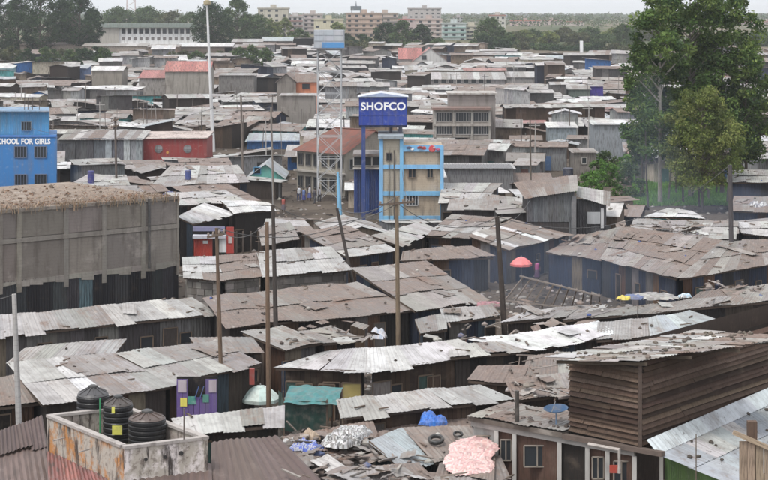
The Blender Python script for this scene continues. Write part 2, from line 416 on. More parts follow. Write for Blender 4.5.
def shack(label, quad, zf, zb, roof='pale', wall='dark', style='tin', cat='shack', name='shack', sw=1.0, sl=2.6, ribw=.2, amp=.011, m=None, over=.3, row=None, wallz=None, group=None, fascia=True, sides=(0, 1, 3), litter=1.0, bend=0.0, cols=None, low=0):
    zs = (zf, zf, zb, zb) if not isinstance(zf, tuple) else zf
    c = [W(p[0], p[1], z) for p, z in zip(quad, zs)]
    cen = sum(c, Vector()) / 4
    root = thing(name, (cen.x, cen.y, 0), label, cat, group)
    wd = ((c[1] - c[0]).length + (c[2] - c[3]).length) / 2; dp = ((c[3] - c[0]).length + (c[2] - c[1]).length) / 2
    nu = max(1, round(wd / sw)); nv = max(1, round(dp / sl))
    nm = (c[1] - c[0]).cross(c[3] - c[0]).normalized()
    def Q(u, v):
        p = (c[0] * (1 - u) + c[1] * u) * (1 - v) + (c[3] * (1 - u) + c[2] * u) * v
        return p + nm * (.10 * noise.noise(p * .25) + .09 * noise.noise(p * .9) + bend * math.sin(v * math.pi))
    pal = PAL[roof] if isinstance(roof, str) else roof
    if m is None: m = TIN
    last = R.choice(pal)
    for j in range(nv):
        for i in range(nu):
            if R.random() < .38: last = R.choice(pal)
            base = R.choice(PAL[row[j]]) if row and j < len(row) and row[j] else last
            if cols and i in cols: base = R.choice(PAL[cols[i]])
            u0, u1 = i / nu - .03 / wd, (i + 1) / nu + .04 / wd
            v0 = j / nv - (R.choice((R.uniform(.0, .2), R.uniform(.1, .5))) if j == 0 else R.uniform(.08, .35)) / dp; v1 = (j + 1) / nv + R.uniform(-.0, .1) / dp
            l0 = .035 * (1 if j else .3) + (i % 2) * .012 + R.choice((0, 0, R.uniform(0, .02), R.uniform(0, .06)))
            sk = R.uniform(-.06, .06)
            A, B, C_, D_ = Q(u0 + sk / wd, v0) + nm * l0, Q(u1 + sk / wd, v0) + nm * (l0 + .01), Q(u1, v1) + nm * ((i % 2) * .012 + .008), Q(u0, v1) + nm * (i % 2) * .012
            s = MB(); s.corr(A, B, C_, D_, jit(base, .13), max(2, round(wd / nu / ribw)), amp, 2 if dp / nv > 1.5 else 1, .03)
            s.build('roof_sheet', m, root)
    for _ in range(int(wd * dp * .035 * min(litter, 1.6) + .4) if litter > .2 else 0):   # loose sheets thrown on top
        pl_ = Q(R.uniform(.12, .88), R.uniform(.15, .85)) + nm * .07; an = R.gauss(0, .25) + (1.57 if R.random() < .25 else 0); e1 = (c[1] - c[0]).normalized(); e2 = nm.cross(e1); A1 = (e1 * math.cos(an) + e2 * math.sin(an)) * R.uniform(.3, .45); A2 = (e2 * math.cos(an) - e1 * math.sin(an)) * R.uniform(.35, 1.1)
        s = MB(); s.corr(pl_ - A1 - A2, pl_ + A1 - A2, pl_ + A1 + A2 + nm * R.uniform(0, .06), pl_ - A1 + A2 + nm * R.uniform(0, .06), jit(R.choice(pal), .15), 3, amp, 2, .08); s.build('loose_sheet', m, root)
    sx = max(.5, 1 - 2 * over / wd); sy = max(.4, 1 - 2 * over / dp)
    def G(u, v): p = (c[0] * (1 - u) + c[1] * u) * (1 - v) + (c[3] * (1 - u) + c[2] * u) * v; return p
    cs = [G(.5 - sx / 2, .5 - sy / 2), G(.5 + sx / 2, .5 - sy / 2), G(.5 + sx / 2, .5 + sy / 2), G(.5 - sx / 2, .5 + sy / 2)]
    tops = [p.z - .12 for p in cs]; g = [Vector((p.x, p.y, 0)) for p in cs]
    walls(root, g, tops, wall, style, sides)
    if fascia:
        b = MB(); b.beam(G(.01, .02) - Vector((0, 0, .1)), G(.99, .02) - Vector((0, 0, .1)), .06, .12, (.10, .075, .06)); b.build('eave_beam', WOOD, root)
        b = MB(); b.beam(G(.01, .02) - Vector((0, 0, .09)), G(.01, .98) - Vector((0, 0, .09)), .05, .1, (.12, .09, .07)); b.build('rafter', WOOD, root)
        b = MB(); b.beam(G(.99, .02) - Vector((0, 0, .09)), G(.99, .98) - Vector((0, 0, .09)), .05, .1, (.12, .09, .07)); b.build('rafter', WOOD, root)
    for _ in range(int(wd * dp * .24 * litter)):
        p = Q(R.uniform(.03, .97), R.uniform(.03, .97)) + nm * .05; k = R.random()
        if k < .55: LITTER.rock(p, R.uniform(.04, .13), jit(R.choice([(.10, .085, .075), (.2, .17, .15), (.06, .05, .045)]), .3))
        elif k < .9:
            a = R.uniform(0, 3.14); l = R.uniform(.2, .8); v = Vector((math.cos(a), math.sin(a), 0)) * l
            LITTER.beam(p + Vector((0, 0, .03)), p + v + Vector((0, 0, .06)), .08, .05, jit((.13, .10, .08), .4))
        else: LITTER.rock(p, R.uniform(.08, .16), R.choice([(.5, .5, .5), (.35, .33, .3), (.08, .12, .3), (.45, .43, .4)]))
    SHACKPTS.append([p.to_2d() for p in c]); root['_q'] = [x for p in c for x in p]
    if fascia:
        L_ = (g[1] - g[0]).length; u = R.uniform(.08, .25)
        while u < .93:
            k = R.random(); z1 = min(tops) - .1
            if k < .5: fdoor((root, g, tops), u, R.uniform(.7, .95), min(1.9, z1), R.choice([(.09, .05, .035), (.015, .013, .012), (.13, .12, .11), (.04, .07, .12), (.015, .013, .012), (.16, .13, .10), (.05, .09, .08)]), proud=.06)
            elif k < .8: fdoor((root, g, tops), u, R.uniform(.6, .9), .6, (.015, .015, .018), PANE, 'window', .06, 1.05)
            u += R.uniform(1.6, 3.8) / L_
    root['_g'] = [x for p in g for x in (p.x, p.y)]; root['_z'] = tops[0]
    return root, g, tops
# ---------------- ground ----------------
g = MB(); ds = [30, 60, 100, 150, 220, 300, 400, 450, 500, 550, 600, 650, 700, 800, 900, 1000, 1200, 1500, 2000, 2500, 3500, 5000, 8000, 12000]
xs = [-9000, -4000, -1500, -700, -400, -200, -100, 0, 100, 200, 400, 700, 1500, 4000, 9000]
for a, b in zip(ds, ds[1:]):
    for p, q in zip(xs, xs[1:]):
        g.quad((p, a, gz(a)), (q, a, gz(a)), (q, b, gz(b)), (p, b, gz(b)), (.1, .08, .06))
tag(g.build('ground', GROUND), 'bare brown earth between and beyond the shacks', kind='structure')

# ---------------- foreground ----------------
shack('brown ribbed roof at the lower left, upper slope beside the tank enclosure', [(-15, 459), (47, 441), (42, 415), (-15, 436)], 2.5, 3.0, 'ribbrown', 'brown', m=RIB, ribw=.26, amp=.03, sl=5, litter=.1)
shack('brown ribbed lean-to roof at the lower left corner, below the upper slope', [(-20, 505), (58, 500), (46, 445), (-20, 461)], 1.9, 2.4, 'ribbrown', 'brown', m=RIB, ribw=.26, amp=.03, sl=5, litter=.1)
shack('faded red ribbed roof tucked under the stained tank enclosure', [(50, 510), (135, 500), (118, 478), (47, 444)], 2.0, 2.55, 'ribred', 'brown', m=RIB, ribw=.26, amp=.03, sl=5, litter=.4)
shack('brown ribbed roof running below the pale side of the tank enclosure', [(110, 525), (213, 510), (211, 464), (124, 477)], 2.0, 2.7, 'ribbrown', 'brown', m=RIB, ribw=.3, amp=.035, sl=5, litter=.1)
shack('large brown ribbed roof right of the tank enclosure with a sloping right verge', [(212, 515), (350, 512), (278, 436), (212, 443)], 1.7, 3.1, 'ribbrown', 'brown', m=RIB, ribw=.3, amp=.035, sl=9, sw=1.0, litter=.1)

# tank enclosure
def slab(mb, pts, z0, z1, col):
    mb.hexa([Vector((p[0], p[1], z0)) for p in pts], [Vector((p[0], p[1], z1)) for p in pts], col)
A_, B_, C2 = W(47, 415, 3.9), W(124, 447, 3.9), W(208, 437, 3.9); D2 = A_ + C2 - B_
te = thing('tank_enclosure', ((A_.x + C2.x) / 2, (A_.y + C2.y) / 2, 0), 'stained concrete flat roof with a low parapet holding the black water tanks', 'building')
def pm(mb, a, b, z0, z1, th, col, out):
    t = (b - a).normalized(); n_ = Vector((t.y, -t.x, 0)) * out
    pts = [a, b, b - n_ * th, a - n_ * th]
    if out < 0: pts = pts[::-1]
    slab(mb, pts, z0, z1, col)
def stain_fn(n, b):
    pos = N(n, 'ShaderNodeNewGeometry').outputs['Position']; at = N(n, 'ShaderNodeAttribute', attribute_name='tint')
    g1 = noi(n, pos, 1.1, 6, .65); v = noi(n, vscale(n, pos, (2, 2, .35)), 1.1, 6, .7); k = noi(n, pos, 3.5, 5, .7)
    c = mixc(n, ramp(n, g1, .42, .56), at.outputs['Color'], (.40, .36, .31))
    c = mixc(n, ramp(n, v, .5, .62), c, (.05, .04, .035))
    c = mixc(n, math_(n, 'MULTIPLY', ramp(n, k, .5, .66), .7), c, (.13, .10, .08))
    n.links.new(c, b.inputs['Base Color']); b.inputs['Roughness'].default_value = .9; bump(n, b, k, .6, .03)
STAIN = mat('peeling_stained_plaster', stain_fn)
for (a, b, col) in ((A_, B_, (.42, .19, .06)), (B_, C2, (.66, .60, .58)), (C2, D2, (.35, .3, .27)), (D2, A_, (.35, .3, .27))):
    m = MB(); pm(m, a, b, 0 if 1 else 0, 3.82, .16, col, 1); m.build('parapet_wall', STAIN, te)
    m = MB(); t = (b - a).normalized(); n_ = Vector((t.y, -t.x, 0)); pm(m, a - t * .0 + n_ * .05, b - t * .26 + n_ * .05, 3.823, 3.93, .28, (.36, .33, .31), 1); m.build('coping', CONC, te)
m = MB(); slab(m, [A_.lerp(C2, .05), B_.lerp(D2, .05), C2.lerp(A_, .05), D2.lerp(B_, .05)], 2.75, 2.9, (.09, .085, .06)); m.build('roof_slab', CONC, te)
def pipe_hole(a, b, u, z, r=.07):
    p = a.lerp(b, u); t = (b - a).normalized(); n_ = Vector((t.y, -t.x, 0)); m = MB()
    m.tube([Vector((p.x, p.y, z)) - n_ * .02, Vector((p.x, p.y, z)) + n_ * .07], [r, r], (.02, .02, .02), 8); m.build('drain_spout', PLAS, te)
pipe_hole(B_, C2, .25, 3.35); pipe_hole(B_, C2, .48, 3.35); pipe_hole(B_, C2, .67, 3.42, .09)
for u in (.28, .62):
    p = A_.lerp(B_, u); m = MB(); m.beam(Vector((p.x - .1, p.y, 3.35)), Vector((p.x - .5, p.y - .35, 3.3)), .05, .04, (.3, .28, .26)); m.build('overflow_pipe', PLAS, te)
m = MB(); m.tube([Vector((-9.1, 67.6, 3.9)), Vector((-9.1, 67.6, 4.9))], [.02, .02], (.1, .08, .07), 5)
def tank(px, d, z0, r, h, label, dome, lid=(.06, .058, .06)):
    x = (px - 384) * d / F; t = thing('water_tank', (x, d, z0), label, 'water tank', 'black water tanks in the enclosure')
    prof = [(r * .97, 0)]; nb = 7; bh = h * .78 / nb
    for k in range(nb):
        z = k * bh; prof += [(r, z + bh * .15), (r, z + bh * .7), (r * .955, z + bh * .85), (r * .955, z + bh * .98)]
    m = MB(); m.lathe((x, d, z0), prof, (.008, .008, .009), 36); m.build('body', TANKM, t, smooth=False)
    m = MB(); m.lathe((x, d, z0), [(r * .98, h * .78), (r * .9, h * .82), (r * .6, h * .82 + dome * .5), (r * .28, h * .82 + dome), (r * .28, h * .82 + dome + .01)], lid, 28); m.build('shoulder', TANKM, t)
    m = MB(); m.lathe((x, d, z0), [(r * .3, h * .82 + dome), (r * .3, h * .82 + dome + .09), (r * .12, h * .82 + dome + .14)], (.05, .05, .05), 18); m.build('lid', PLAS, t)
    for k in range(10):
        a = k * .628; m = MB(); m.beam(Vector((x + math.cos(a) * r * .9, d + math.sin(a) * r * .9, z0 + h * .825)), Vector((x + math.cos(a) * r * .3, d + math.sin(a) * r * .3, z0 + h * .83 + dome)), .05, .04, lid); m.build('shoulder_rib', TANKM, t)
    return t
t1 = tank(93, 73.9, 2.9, .66, 1.95, 'tallest black water tank at the back with a green hose down its side', .2)
m = MB(); m.tube([Vector((-11.55, 73.2, 4.4)), Vector((-11.55, 73.2, 2.9))], [.03, .03], (.03, .3, .12), 6); m.build('hose', PLAS, t1)
t2 = tank(118, 72.3, 2.9, .60, 1.9, 'middle black water tank marked with two yellow stickers', .17, (.06, .05, .045))
t3 = tank(147, 70.7, 2.9, .74, 1.62, 'widest black water tank at the front with a brown dusty dome', .16, (.085, .062, .053))
def sticker(t, x, d, z, w_, h):
    m = MB(); m.box(x - w_ / 2, d - .02, z, x + w_ / 2, d, z + h, (.62, .6, .12)); m.build('sticker', PLAS, t)
sticker(t2, -10.78, 71.66, 4.15, .12, .26); sticker(t2, -10.62, 71.64, 3.3, .4, .36)
m = MB(); m.tube([W(184, 440, 3.9), W(184, 408, 3.9) * 0 + W(184, 440, 3.9) + Vector((0, 0, 1.2))], [.03, .025], (.1, .08, .07), 6)
one(m, 'vent_pipe', PLAS, W(184, 440, 3.9), 'thin dark pipe rising from the pale parapet of the tank enclosure', 'pipe')
m = MB(); m.rock(W(172, 434, 3.4) + Vector((0, 0, -.3)), .25, (.04, .04, .04))

# junk roofs centre bottom
shack('pale grey sheet roof bent over the junk heap beside the black tyre', [(404, 470), (443, 458), (402, 428), (368, 439)], 2.0, 2.8, 'blue', 'brown', sl=3, litter=.3)
e2 = shack('rusty brown roof carrying the black tyre, left of the pink sheet', [(436, 462), (488, 452), (470, 424), (403, 428)], 2.1, 2.8, 'rust', 'brown', sl=3, litter=2.0)
shack('low rusty roof along the bottom edge under the bent grey sheet', [(310, 520), (455, 500), (418, 462), (330, 470)], 1.6, 2.3, 'dusty', 'brown', sl=3, litter=1.5)
shack('collapsed brown roof between the white plastic heap and the large ribbed roof', [(300, 482), (372, 470), (358, 444), (285, 452)], 1.7, 2.2, 'brown', 'brown', sl=2, litter=2)
shack('patched brown roof under the green netting stall', [(290, 450), (380, 442), (372, 420), (283, 436)], 1.8, 2.2, 'brown', 'brown', sl=2, litter=2.0)
shack('dusty roof at the bottom edge between bent grey sheet and white posted building', [(420, 520), (520, 505), (500, 455), (440, 462)], 1.6, 2.2, 'dusty', 'brown', sl=2.5, litter=2.5)
shack('brown roof under the crumpled pink sheet beside the white posted building', [(444, 467), (494, 477), (495, 441), (470, 445)], 2.1, 2.4, 'brown', 'brown', sl=2.4, litter=1)
shack('dark lean-to roof behind the tyre roof under the blue tarpaulin', [(370, 436), (475, 425), (470, 410), (372, 420)], 1.5, 1.9, 'brown', 'brown', sl=2, litter=1.5, fascia=False)

# crumpled white plastic
def crumple(name, cx, cy, z, rx, ry, h, cols, label, cat, n=34, m=PLAS, fold=1.6, slope=0):
    mb = MB(); P = {}
    def pt(i, j):
        u = i / n * 2 - 1; v = j / n * 2 - 1; r = min(1, math.hypot(u, v)); ag = math.atan2(v, u); os_ = 1 + .55 * noise.noise(Vector((math.cos(ag) * 1.3 + cx, math.sin(ag) * 1.3, cy))); k = math.sqrt(max(0, 1 - r ** 3))
        p = Vector((u * rx * os_, v * ry * os_, 0)); nn = noise.noise(Vector((cx + p.x * fold, cy + p.y * fold, 3))) + .6 * noise.noise(Vector((p.x * fold * 2.3, p.y * fold * 2.3, 9)))
        return Vector((cx + p.x * (1 + .12 * nn), cy + p.y * (1 + .12 * nn), z + slope * p.y + h * k * (.5 + .35 * nn + .3 * abs(noise.noise(Vector((p.x * 4.2 + cx, p.y * 4.2, 5)))) + .22 * abs(noise.noise(Vector((p.x * 9 + cx, p.y * 7, 2)))))))
    for i in range(n):
        for j in range(n):
            if math.hypot((i + .5) / n * 2 - 1, (j + .5) / n * 2 - 1) > 1.02: continue
            mb.quad(pt(i, j), pt(i + 1, j), pt(i + 1, j + 1), pt(i, j + 1), jit(cols[int((noise.noise(Vector((i * .33, j * .33, cx))) + 1) * 3.7) % len(cols)], .08))
    return one(mb, name, m, (cx, cy, z), label, cat)
p = W(345, 440, 2.4); crumple('plastic_sheeting', p.x, p.y, 2.3, .85, 1.3, .55, [(.42, .42, .42), (.3, .3, .3), (.10, .10, .10), (.5, .5, .5), (.2, .19, .18)], 'crumpled heap of white and silver plastic sheeting on the junk roofs', 'plastic sheeting')  # near-black and dark grey tints paint shade into the folds
p = W(470, 456, 2.45); crumple('pink_sheet', p.x, p.y, 2.35, 1.1, 1.9, .12, [(.58, .35, .33), (.62, .42, .39), (.5, .3, .29), (.64, .47, .44)], 'crumpled pale pink plastic sheet beside the white posted building', 'plastic sheet', fold=1.1, slope=.16)
p = W(352, 432, 2.4); crumple('plastic_sheeting', p.x, p.y, 2.3, .8, 1.0, .5, [(.5, .5, .5), (.25, .25, .25)], 'smaller grey plastic bundle behind the white plastic heap', 'plastic sheeting')
p = W(305, 447, 2.2); crumple('plastic_bag', p.x, p.y, 2.2, .6, .8, .35, [(.06, .1, .38), (.35, .36, .42)], 'blue and grey plastic bag on the brown junk roof', 'plastic bag')
p = W(312, 438, 2.2); crumple('sack', p.x, p.y, 2.2, .35, .4, .5, [(.32, .24, .17)], 'tan sack standing behind the blue and grey plastic bag', 'sack', fold=1)
p = W(433, 421, 2.0); crumple('tarpaulin', p.x, p.y, 1.9, .72, .6, .6, [(.03, .12, .42), (.03, .15, .5)], 'bright blue tarpaulin bunched under the long pale roof', 'tarpaulin')
p = W(388, 430, 2.2); crumple('sack', p.x, p.y, 1.9, .5, .5, .4, [(.14, .1, .08)], 'dark brown sack left of the blue tarpaulin', 'sack', fold=1)
def tyre(px, py, z, r, label, tilt=0):
    p = W(px, py, z); m = MB(); rt = r * .28; n1, n2 = 22, 8
    G_ = [[Vector((math.cos(a * 6.2832 / n1) * (r + rt * math.cos(b * 6.2832 / n2)), math.sin(a * 6.2832 / n1) * (r + rt * math.cos(b * 6.2832 / n2)), rt * 1.2 * math.sin(b * 6.2832 / n2) + rt)) for b in range(n2)] for a in range(n1)]
    Rm = Matrix.Rotation(rad(tilt), 3, 'X')
    for a in range(n1):
        for b in range(n2):
            q = [G_[a][b], G_[(a + 1) % n1][b], G_[(a + 1) % n1][(b + 1) % n2], G_[a][(b + 1) % n2]]; q = [p + Rm @ x for x in q]
            m.quad(*q, (.018, .018, .018))
    one(m, 'tyre', PLAS, p, label, 'tyre')
tyre(436, 441, 2.55, .27, 'black tyre lying on the rusty roof beside the bent grey sheet', 18)
tyre(458, 435, 2.65, .17, 'smaller dark tyre behind the black tyre on the rusty roof', 18)

# building with white posts, timber upper storey
C0 = W(640, 445, 3.5); L0 = W(570, 430, 3.5); Rr = W(768, 400, 3.5); Rr = C0 + (Rr - C0) * 1.9
tb = thing('timber_building', (C0.x, C0.y + 3, 0), 'two storey building clad in dark horizontal planks above white posted rooms', 'building')
ext = W(471, 417, 3.4)   # far left end of lower storey front
def planks(a, b, z0, z1a, z1b, h, root, wd=2.6):
    t = (b - a); L = t.length; t.normalize(); nn = Vector((t.y, -t.x, 0)); k = 0; z = z0
    while z < max(z1a, z1b):
        x = -R.uniform(0, wd); rowc = jit(R.choice([(.10, .066, .048), (.05, .032, .025), (.14, .098, .074), (.08, .052, .04)]), .3)
        while x < L:
            x0, x1 = max(0, x), min(L, x + wd * R.uniform(.7, 1.4)); x = x1 + .01 if x1 > 0 else x + wd
            if x1 <= x0 + .1: continue
            zt = z1a + (z1b - z1a) * ((x0 + x1) / 2 / L)
            if z + h * .5 > zt: continue
            P, Q = a + t * x0, a + t * (x1 - .012); m = MB(); c = jit(rowc, .14)
            dz = R.uniform(-.025, .025); o0, o1 = nn * R.uniform(.10, .15), nn * .015
            b4 = [P + o0, Q + o0, Q - nn * .02, P - nn * .02]; t4 = [P + o1, Q + o1, Q - nn * .02, P - nn * .02]
            m.hexa([Vector((p.x, p.y, z + dz)) for p in b4], [Vector((p.x, p.y, min(zt, z + h - .035) + dz)) for p in t4], c)
            me = m.build('plank', WOOD, root)
        z += h; k += 1
zc, zl, zr = 6.72, 6.45, 6.9
for a, b, za, zb_ in ((L0, C0, zl, zc), (C0, Rr, zc, zr)):
    m = MB(); t = (b - a).normalized(); nn = Vector((t.y, -t.x, 0)); m.quad(Vector((a.x, a.y, 3.2)) - nn * .05, Vector((b.x, b.y, 3.2)) - nn * .05, Vector((b.x, b.y, zb_)) - nn * .05, Vector((a.x, a.y, za)) - nn * .05, (.03, .024, .02)); m.build('wall', WOOD, tb)  # near-black backing paints the shadow in the gaps between planks
planks(L0, C0, 3.5, zl, zc, .2, tb, 5); planks(C0, Rr, 3.3, zc, zr, .2, tb, 6.5)
m = MB(); m.beam(Vector((C0.x - .02, C0.y - .1, 3.3)), Vector((C0.x - .02, C0.y - .1, zc)), .14, .14, (.10, .075, .062)); m.build('corner_post', WOOD, tb)
# back walls
Lb = L0 + (Rr - C0)
for a, b in ((Rr, Lb), (Lb, L0)):
    m = MB(); m.quad(Vector((a.x, a.y, 0)), Vector((b.x, b.y, 0)), Vector((b.x, b.y, 6.4)), Vector((a.x, a.y, 6.4)), (.08, .06, .05)); m.build('wall', WOOD, tb)
# roof sheets of the timber building
c4 = [W(552, 359, 6.55), W(640, 361, 6.8), W(800, 338, 7.05), W(742, 327, 7.0)]
c4[3] = Vector((c4[0].x + (c4[2].x - c4[1].x) * .95, c4[0].y + (c4[2].y - c4[1].y) * .95, 7.0))
nu, nv = 5, 14
def Q4(u, v): return (c4[0] * (1 - u) + c4[1] * u) * (1 - v) + (c4[3] * (1 - u) + c4[2] * u) * v
for i in range(nu):
    for j in range(nv):
        s = MB(); sk = R.uniform(-.03, .03); u0, u1, v0, v1 = i / nu - (.12 if i == 0 else .02), (i + 1) / nu + .02, j / nv - .03 + sk, (j + 1) / nv + .01
        e = Vector((0, 0, .03 * (j % 2) + R.uniform(0, .06)))
        s.corr(Q4(u1, v0) + e, Q4(u1, v1) + e, Q4(u0, v1) + e, Q4(u0, v0) + e, jit(R.choice(PAL['patch'] + PAL['rust']), .15), 5, .016, 2, .05); s.build('roof_sheet', TIN, tb)
for _ in range(60):
    p = Q4(R.random(), R.random()) + Vector((0, 0, .1)); LITTER.rock(p, R.uniform(.05, .13), jit((.14, .12, .10), .4))
for v in (.03, .3, .6, .9):
    m = MB(); m.beam(Q4(1.02, v) - Vector((0, 0, .14)), Q4(0, v) - Vector((0, 0, .14)), .08, .12, (.1, .08, .06)); m.build('rafter', WOOD, tb)
# lower storey: flat roof ledge + front
tdir = (C0 - ext); tdir.z = 0; Lf = tdir.length; tdir.normalize(); nf = Vector((tdir.y, -tdir.x, 0))
E0 = Vector((ext.x, ext.y, 0)) ; E1 = Vector((C0.x, C0.y, 0)) + tdir * 1.1
m = MB(); bk = -nf * 2.6
pts = [E0 + nf * .25, E0 + tdir * 4.7 + nf * .25, E0 + tdir * 4.7 + bk, E0 + bk]; slab(m, pts, 3.3, 3.48, (.12, .10, .085)); m.build('roof_slab', CONC, tb)
m = MB(); pts = [E0 + tdir * 4.703 + nf * .25, E1 + nf * .25, E1 - nf * .02, E0 + tdir * 4.703 - nf * .02]; slab(m, pts, 3.26, 3.44, (.13, .10, .085)); m.build('ledge', CONC, tb)
ulist = [(498 - 471) / 168, (516 - 471) / 168 * .98, (560 - 471) / 168, (588 - 471) / 168, (609 - 471) / 168, (634 - 471) / 168]
LL = (Vector((C0.x, C0.y, 0)) - E0).length
ul = []
for pxx in (497, 515, 560, 588, 608, 635):   # screen x -> parameter along the front
    lo, hi = 0., LL
    for _ in range(30):
        mm = (lo + hi) / 2; q = E0 + tdir * mm
        if 384 + q.x * F / q.y < pxx: lo = mm
        else: hi = mm
    ul.append(lo)
for i, s in enumerate(ul):
    q = E0 + tdir * s + nf * .06; m = MB(); m.beam(Vector((q.x, q.y, 0)), Vector((q.x, q.y, 3.05)), .16, .14, (.5, .48, .45)); m.build('post', PAINT, tb)
segs = [(0.05, ul[0]), (ul[0], ul[1]), (ul[1], ul[2]), (ul[2], ul[3]), (ul[3], ul[4]), (ul[4], ul[5])]
for k, (s0, s1) in enumerate(segs):
    a, b = E0 + tdir * s0 - nf * .1, E0 + tdir * s1 - nf * .1
    if k == 3:
        m = MB(); m.quad(Vector((a.x, a.y, 0)), Vector((b.x, b.y, 0)), Vector((b.x, b.y, 3.2)), Vector((a.x, a.y, 3.2)), (.025, .022, .02)); m.build('doorway_shade_sheet', WOOD, tb)  # near-black sheet paints the shade of the open doorway
    else:
        m = MB(); m.quad(Vector((a.x, a.y, 0)), Vector((b.x, b.y, 0)), Vector((b.x, b.y, 3.2)), Vector((a.x, a.y, 3.2)), (.11, .065, .05) if k != 0 else (.38, .36, .34)); m.build('wall_panel', WOOD if k else PAINT, tb)
        cx = a.lerp(b, .5) + nf * .12; wq = (s1 - s0) * .3
        wi = MB(); wi.box(cx.x - wq * .8, cx.y - .02, 1.9, cx.x + wq * .8, cx.y + .02, 2.75, (.03, .03, .035)); wo = wi.build('window', PANE, tb)
        for (xa, za, xb, zb2) in ((-.8, 1.9, .8, 1.9), (-.8, 2.75, .8, 2.75), (-.8, 1.9, -.8, 2.75), (.8, 1.9, .8, 2.75), (0, 1.9, 0, 2.75)):
            wf = MB(); wf.beam((cx.x + wq * xa, cx.y - .04, za), (cx.x + wq * xb, cx.y - .04, zb2), .05, .05, (.3, .26, .22)); wf.build('frame', WOOD, wo)
    m = MB(); a2, b2 = E0 + tdir * s0 + nf * .02, E0 + tdir * s1 + nf * .02
    m.beam(Vector((a2.x, a2.y, 3.15)), Vector((b2.x, b2.y, 3.15)), .12, .2, (.33, .31, .29)); m.build('lintel', PAINT, tb)
# left end wall
a = E0 + tdir * .05 - nf * .1; b = E0 + tdir * .05 - nf * 2.5
m = MB(); m.quad(Vector((b.x, b.y, 0)), Vector((a.x, a.y, 0)), Vector((a.x, a.y, 3.25)), Vector((b.x, b.y, 3.25)), (.3, .28, .26)); m.build('wall', PAINT, tb)
m = MB(); q0 = W(624, 448, 3.35) + nf * .35; m.tube([q0 - tdir * 1.4, q0, q0 - Vector((0, 0, .9))], [.07, .08, .07], (.42, .38, .35), 8); m.build('downpipe', PLAS, tb)
for i in range(6):
    for j in range(2):
        o_ = E0 + tdir * (i * .77 + .02) + nf * (.3 - j * 1.35); zz = Vector((0, 0, 3.53 + .05 * j + R.uniform(0, .03))); s = MB(); sk = nf * R.uniform(-.12, .12)
        s.corr(o_ + zz + sk, o_ + tdir * .82 + zz + sk, o_ + tdir * .82 - nf * 1.5 + zz + Vector((0, 0, .05)), o_ - nf * 1.5 + zz + Vector((0, 0, .05)), jit(R.choice(PAL['rust'] + PAL['dusty']), .15), 4, .014, 2, .06); s.build('roof_sheet', TIN, tb)
for _ in range(34):
    p = E0 + tdir * R.uniform(.1, 4.5) - nf * R.uniform(-.1, 2.3) + Vector((0, 0, 3.6)); k_ = R.random()
    if k_ < .6: LITTER.rock(p, R.uniform(.05, .13), jit((.12, .10, .09), .4))
    else: LITTER.beam(p, p + Vector((R.uniform(-.6, .6), R.uniform(-.6, .6), .02)), .06, .05, jit((.12, .095, .08), .4))
# blue satellite dish + aerial
def dish(px, py, z, r, label, col, yaw=0.6, el=.9):
    p = W(px, py, z); t = thing('satellite_dish', p, label, 'satellite dish'); m = MB()
    m.tube([p, p + Vector((0, 0, .55))], [.03, .03], (.2, .3, .45), 6); m.build('mast', PLAS, t)
    ax = Vector((math.sin(yaw) * math.cos(el), -math.cos(yaw) * math.cos(el), math.sin(el))); q = ax.to_track_quat('Z', 'Y').to_matrix(); c = p + Vector((0, 0, .6)); m = MB(); n_ = 20; prev = None
    for k in range(5):
        rr = r * k / 4; ring = [c + q @ Vector((math.cos(i * 6.2832 / n_) * rr, math.sin(i * 6.2832 / n_) * rr, rr * rr * .35 / r)) for i in range(n_)]
        if prev and k > 1:
            for i in range(n_): m.quad(prev[i], prev[(i + 1) % n_], ring[(i + 1) % n_], ring[i], col)
        elif prev:
            for i in range(n_): m.face((c, ring[i], ring[(i + 1) % n_]), col)
        prev = ring
    m.build('dish', PLAS, t); m = MB(); m.tube([c + q @ Vector((0, -r * .9, .25 * r)), c + q @ Vector((0, 0, r * .9))], [.015, .015], (.2, .2, .2), 5); m.build('feed_arm', PLAS, t)
dish(556, 427, 3.48, .5, 'blue satellite dish on the flat roof beside the dark planked wall', (.012, .06, .14), -.5, 1.42)
m = MB(); p = W(517, 424, 3.48); m.tube([p, p + Vector((0, 0, 1.35))], [.09, .08], (.04, .035, .03), 8); one(m, 'chimney_pipe', PLAS, p, 'short dark chimney pipe on the flat roof of the posted building', 'chimney pipe')

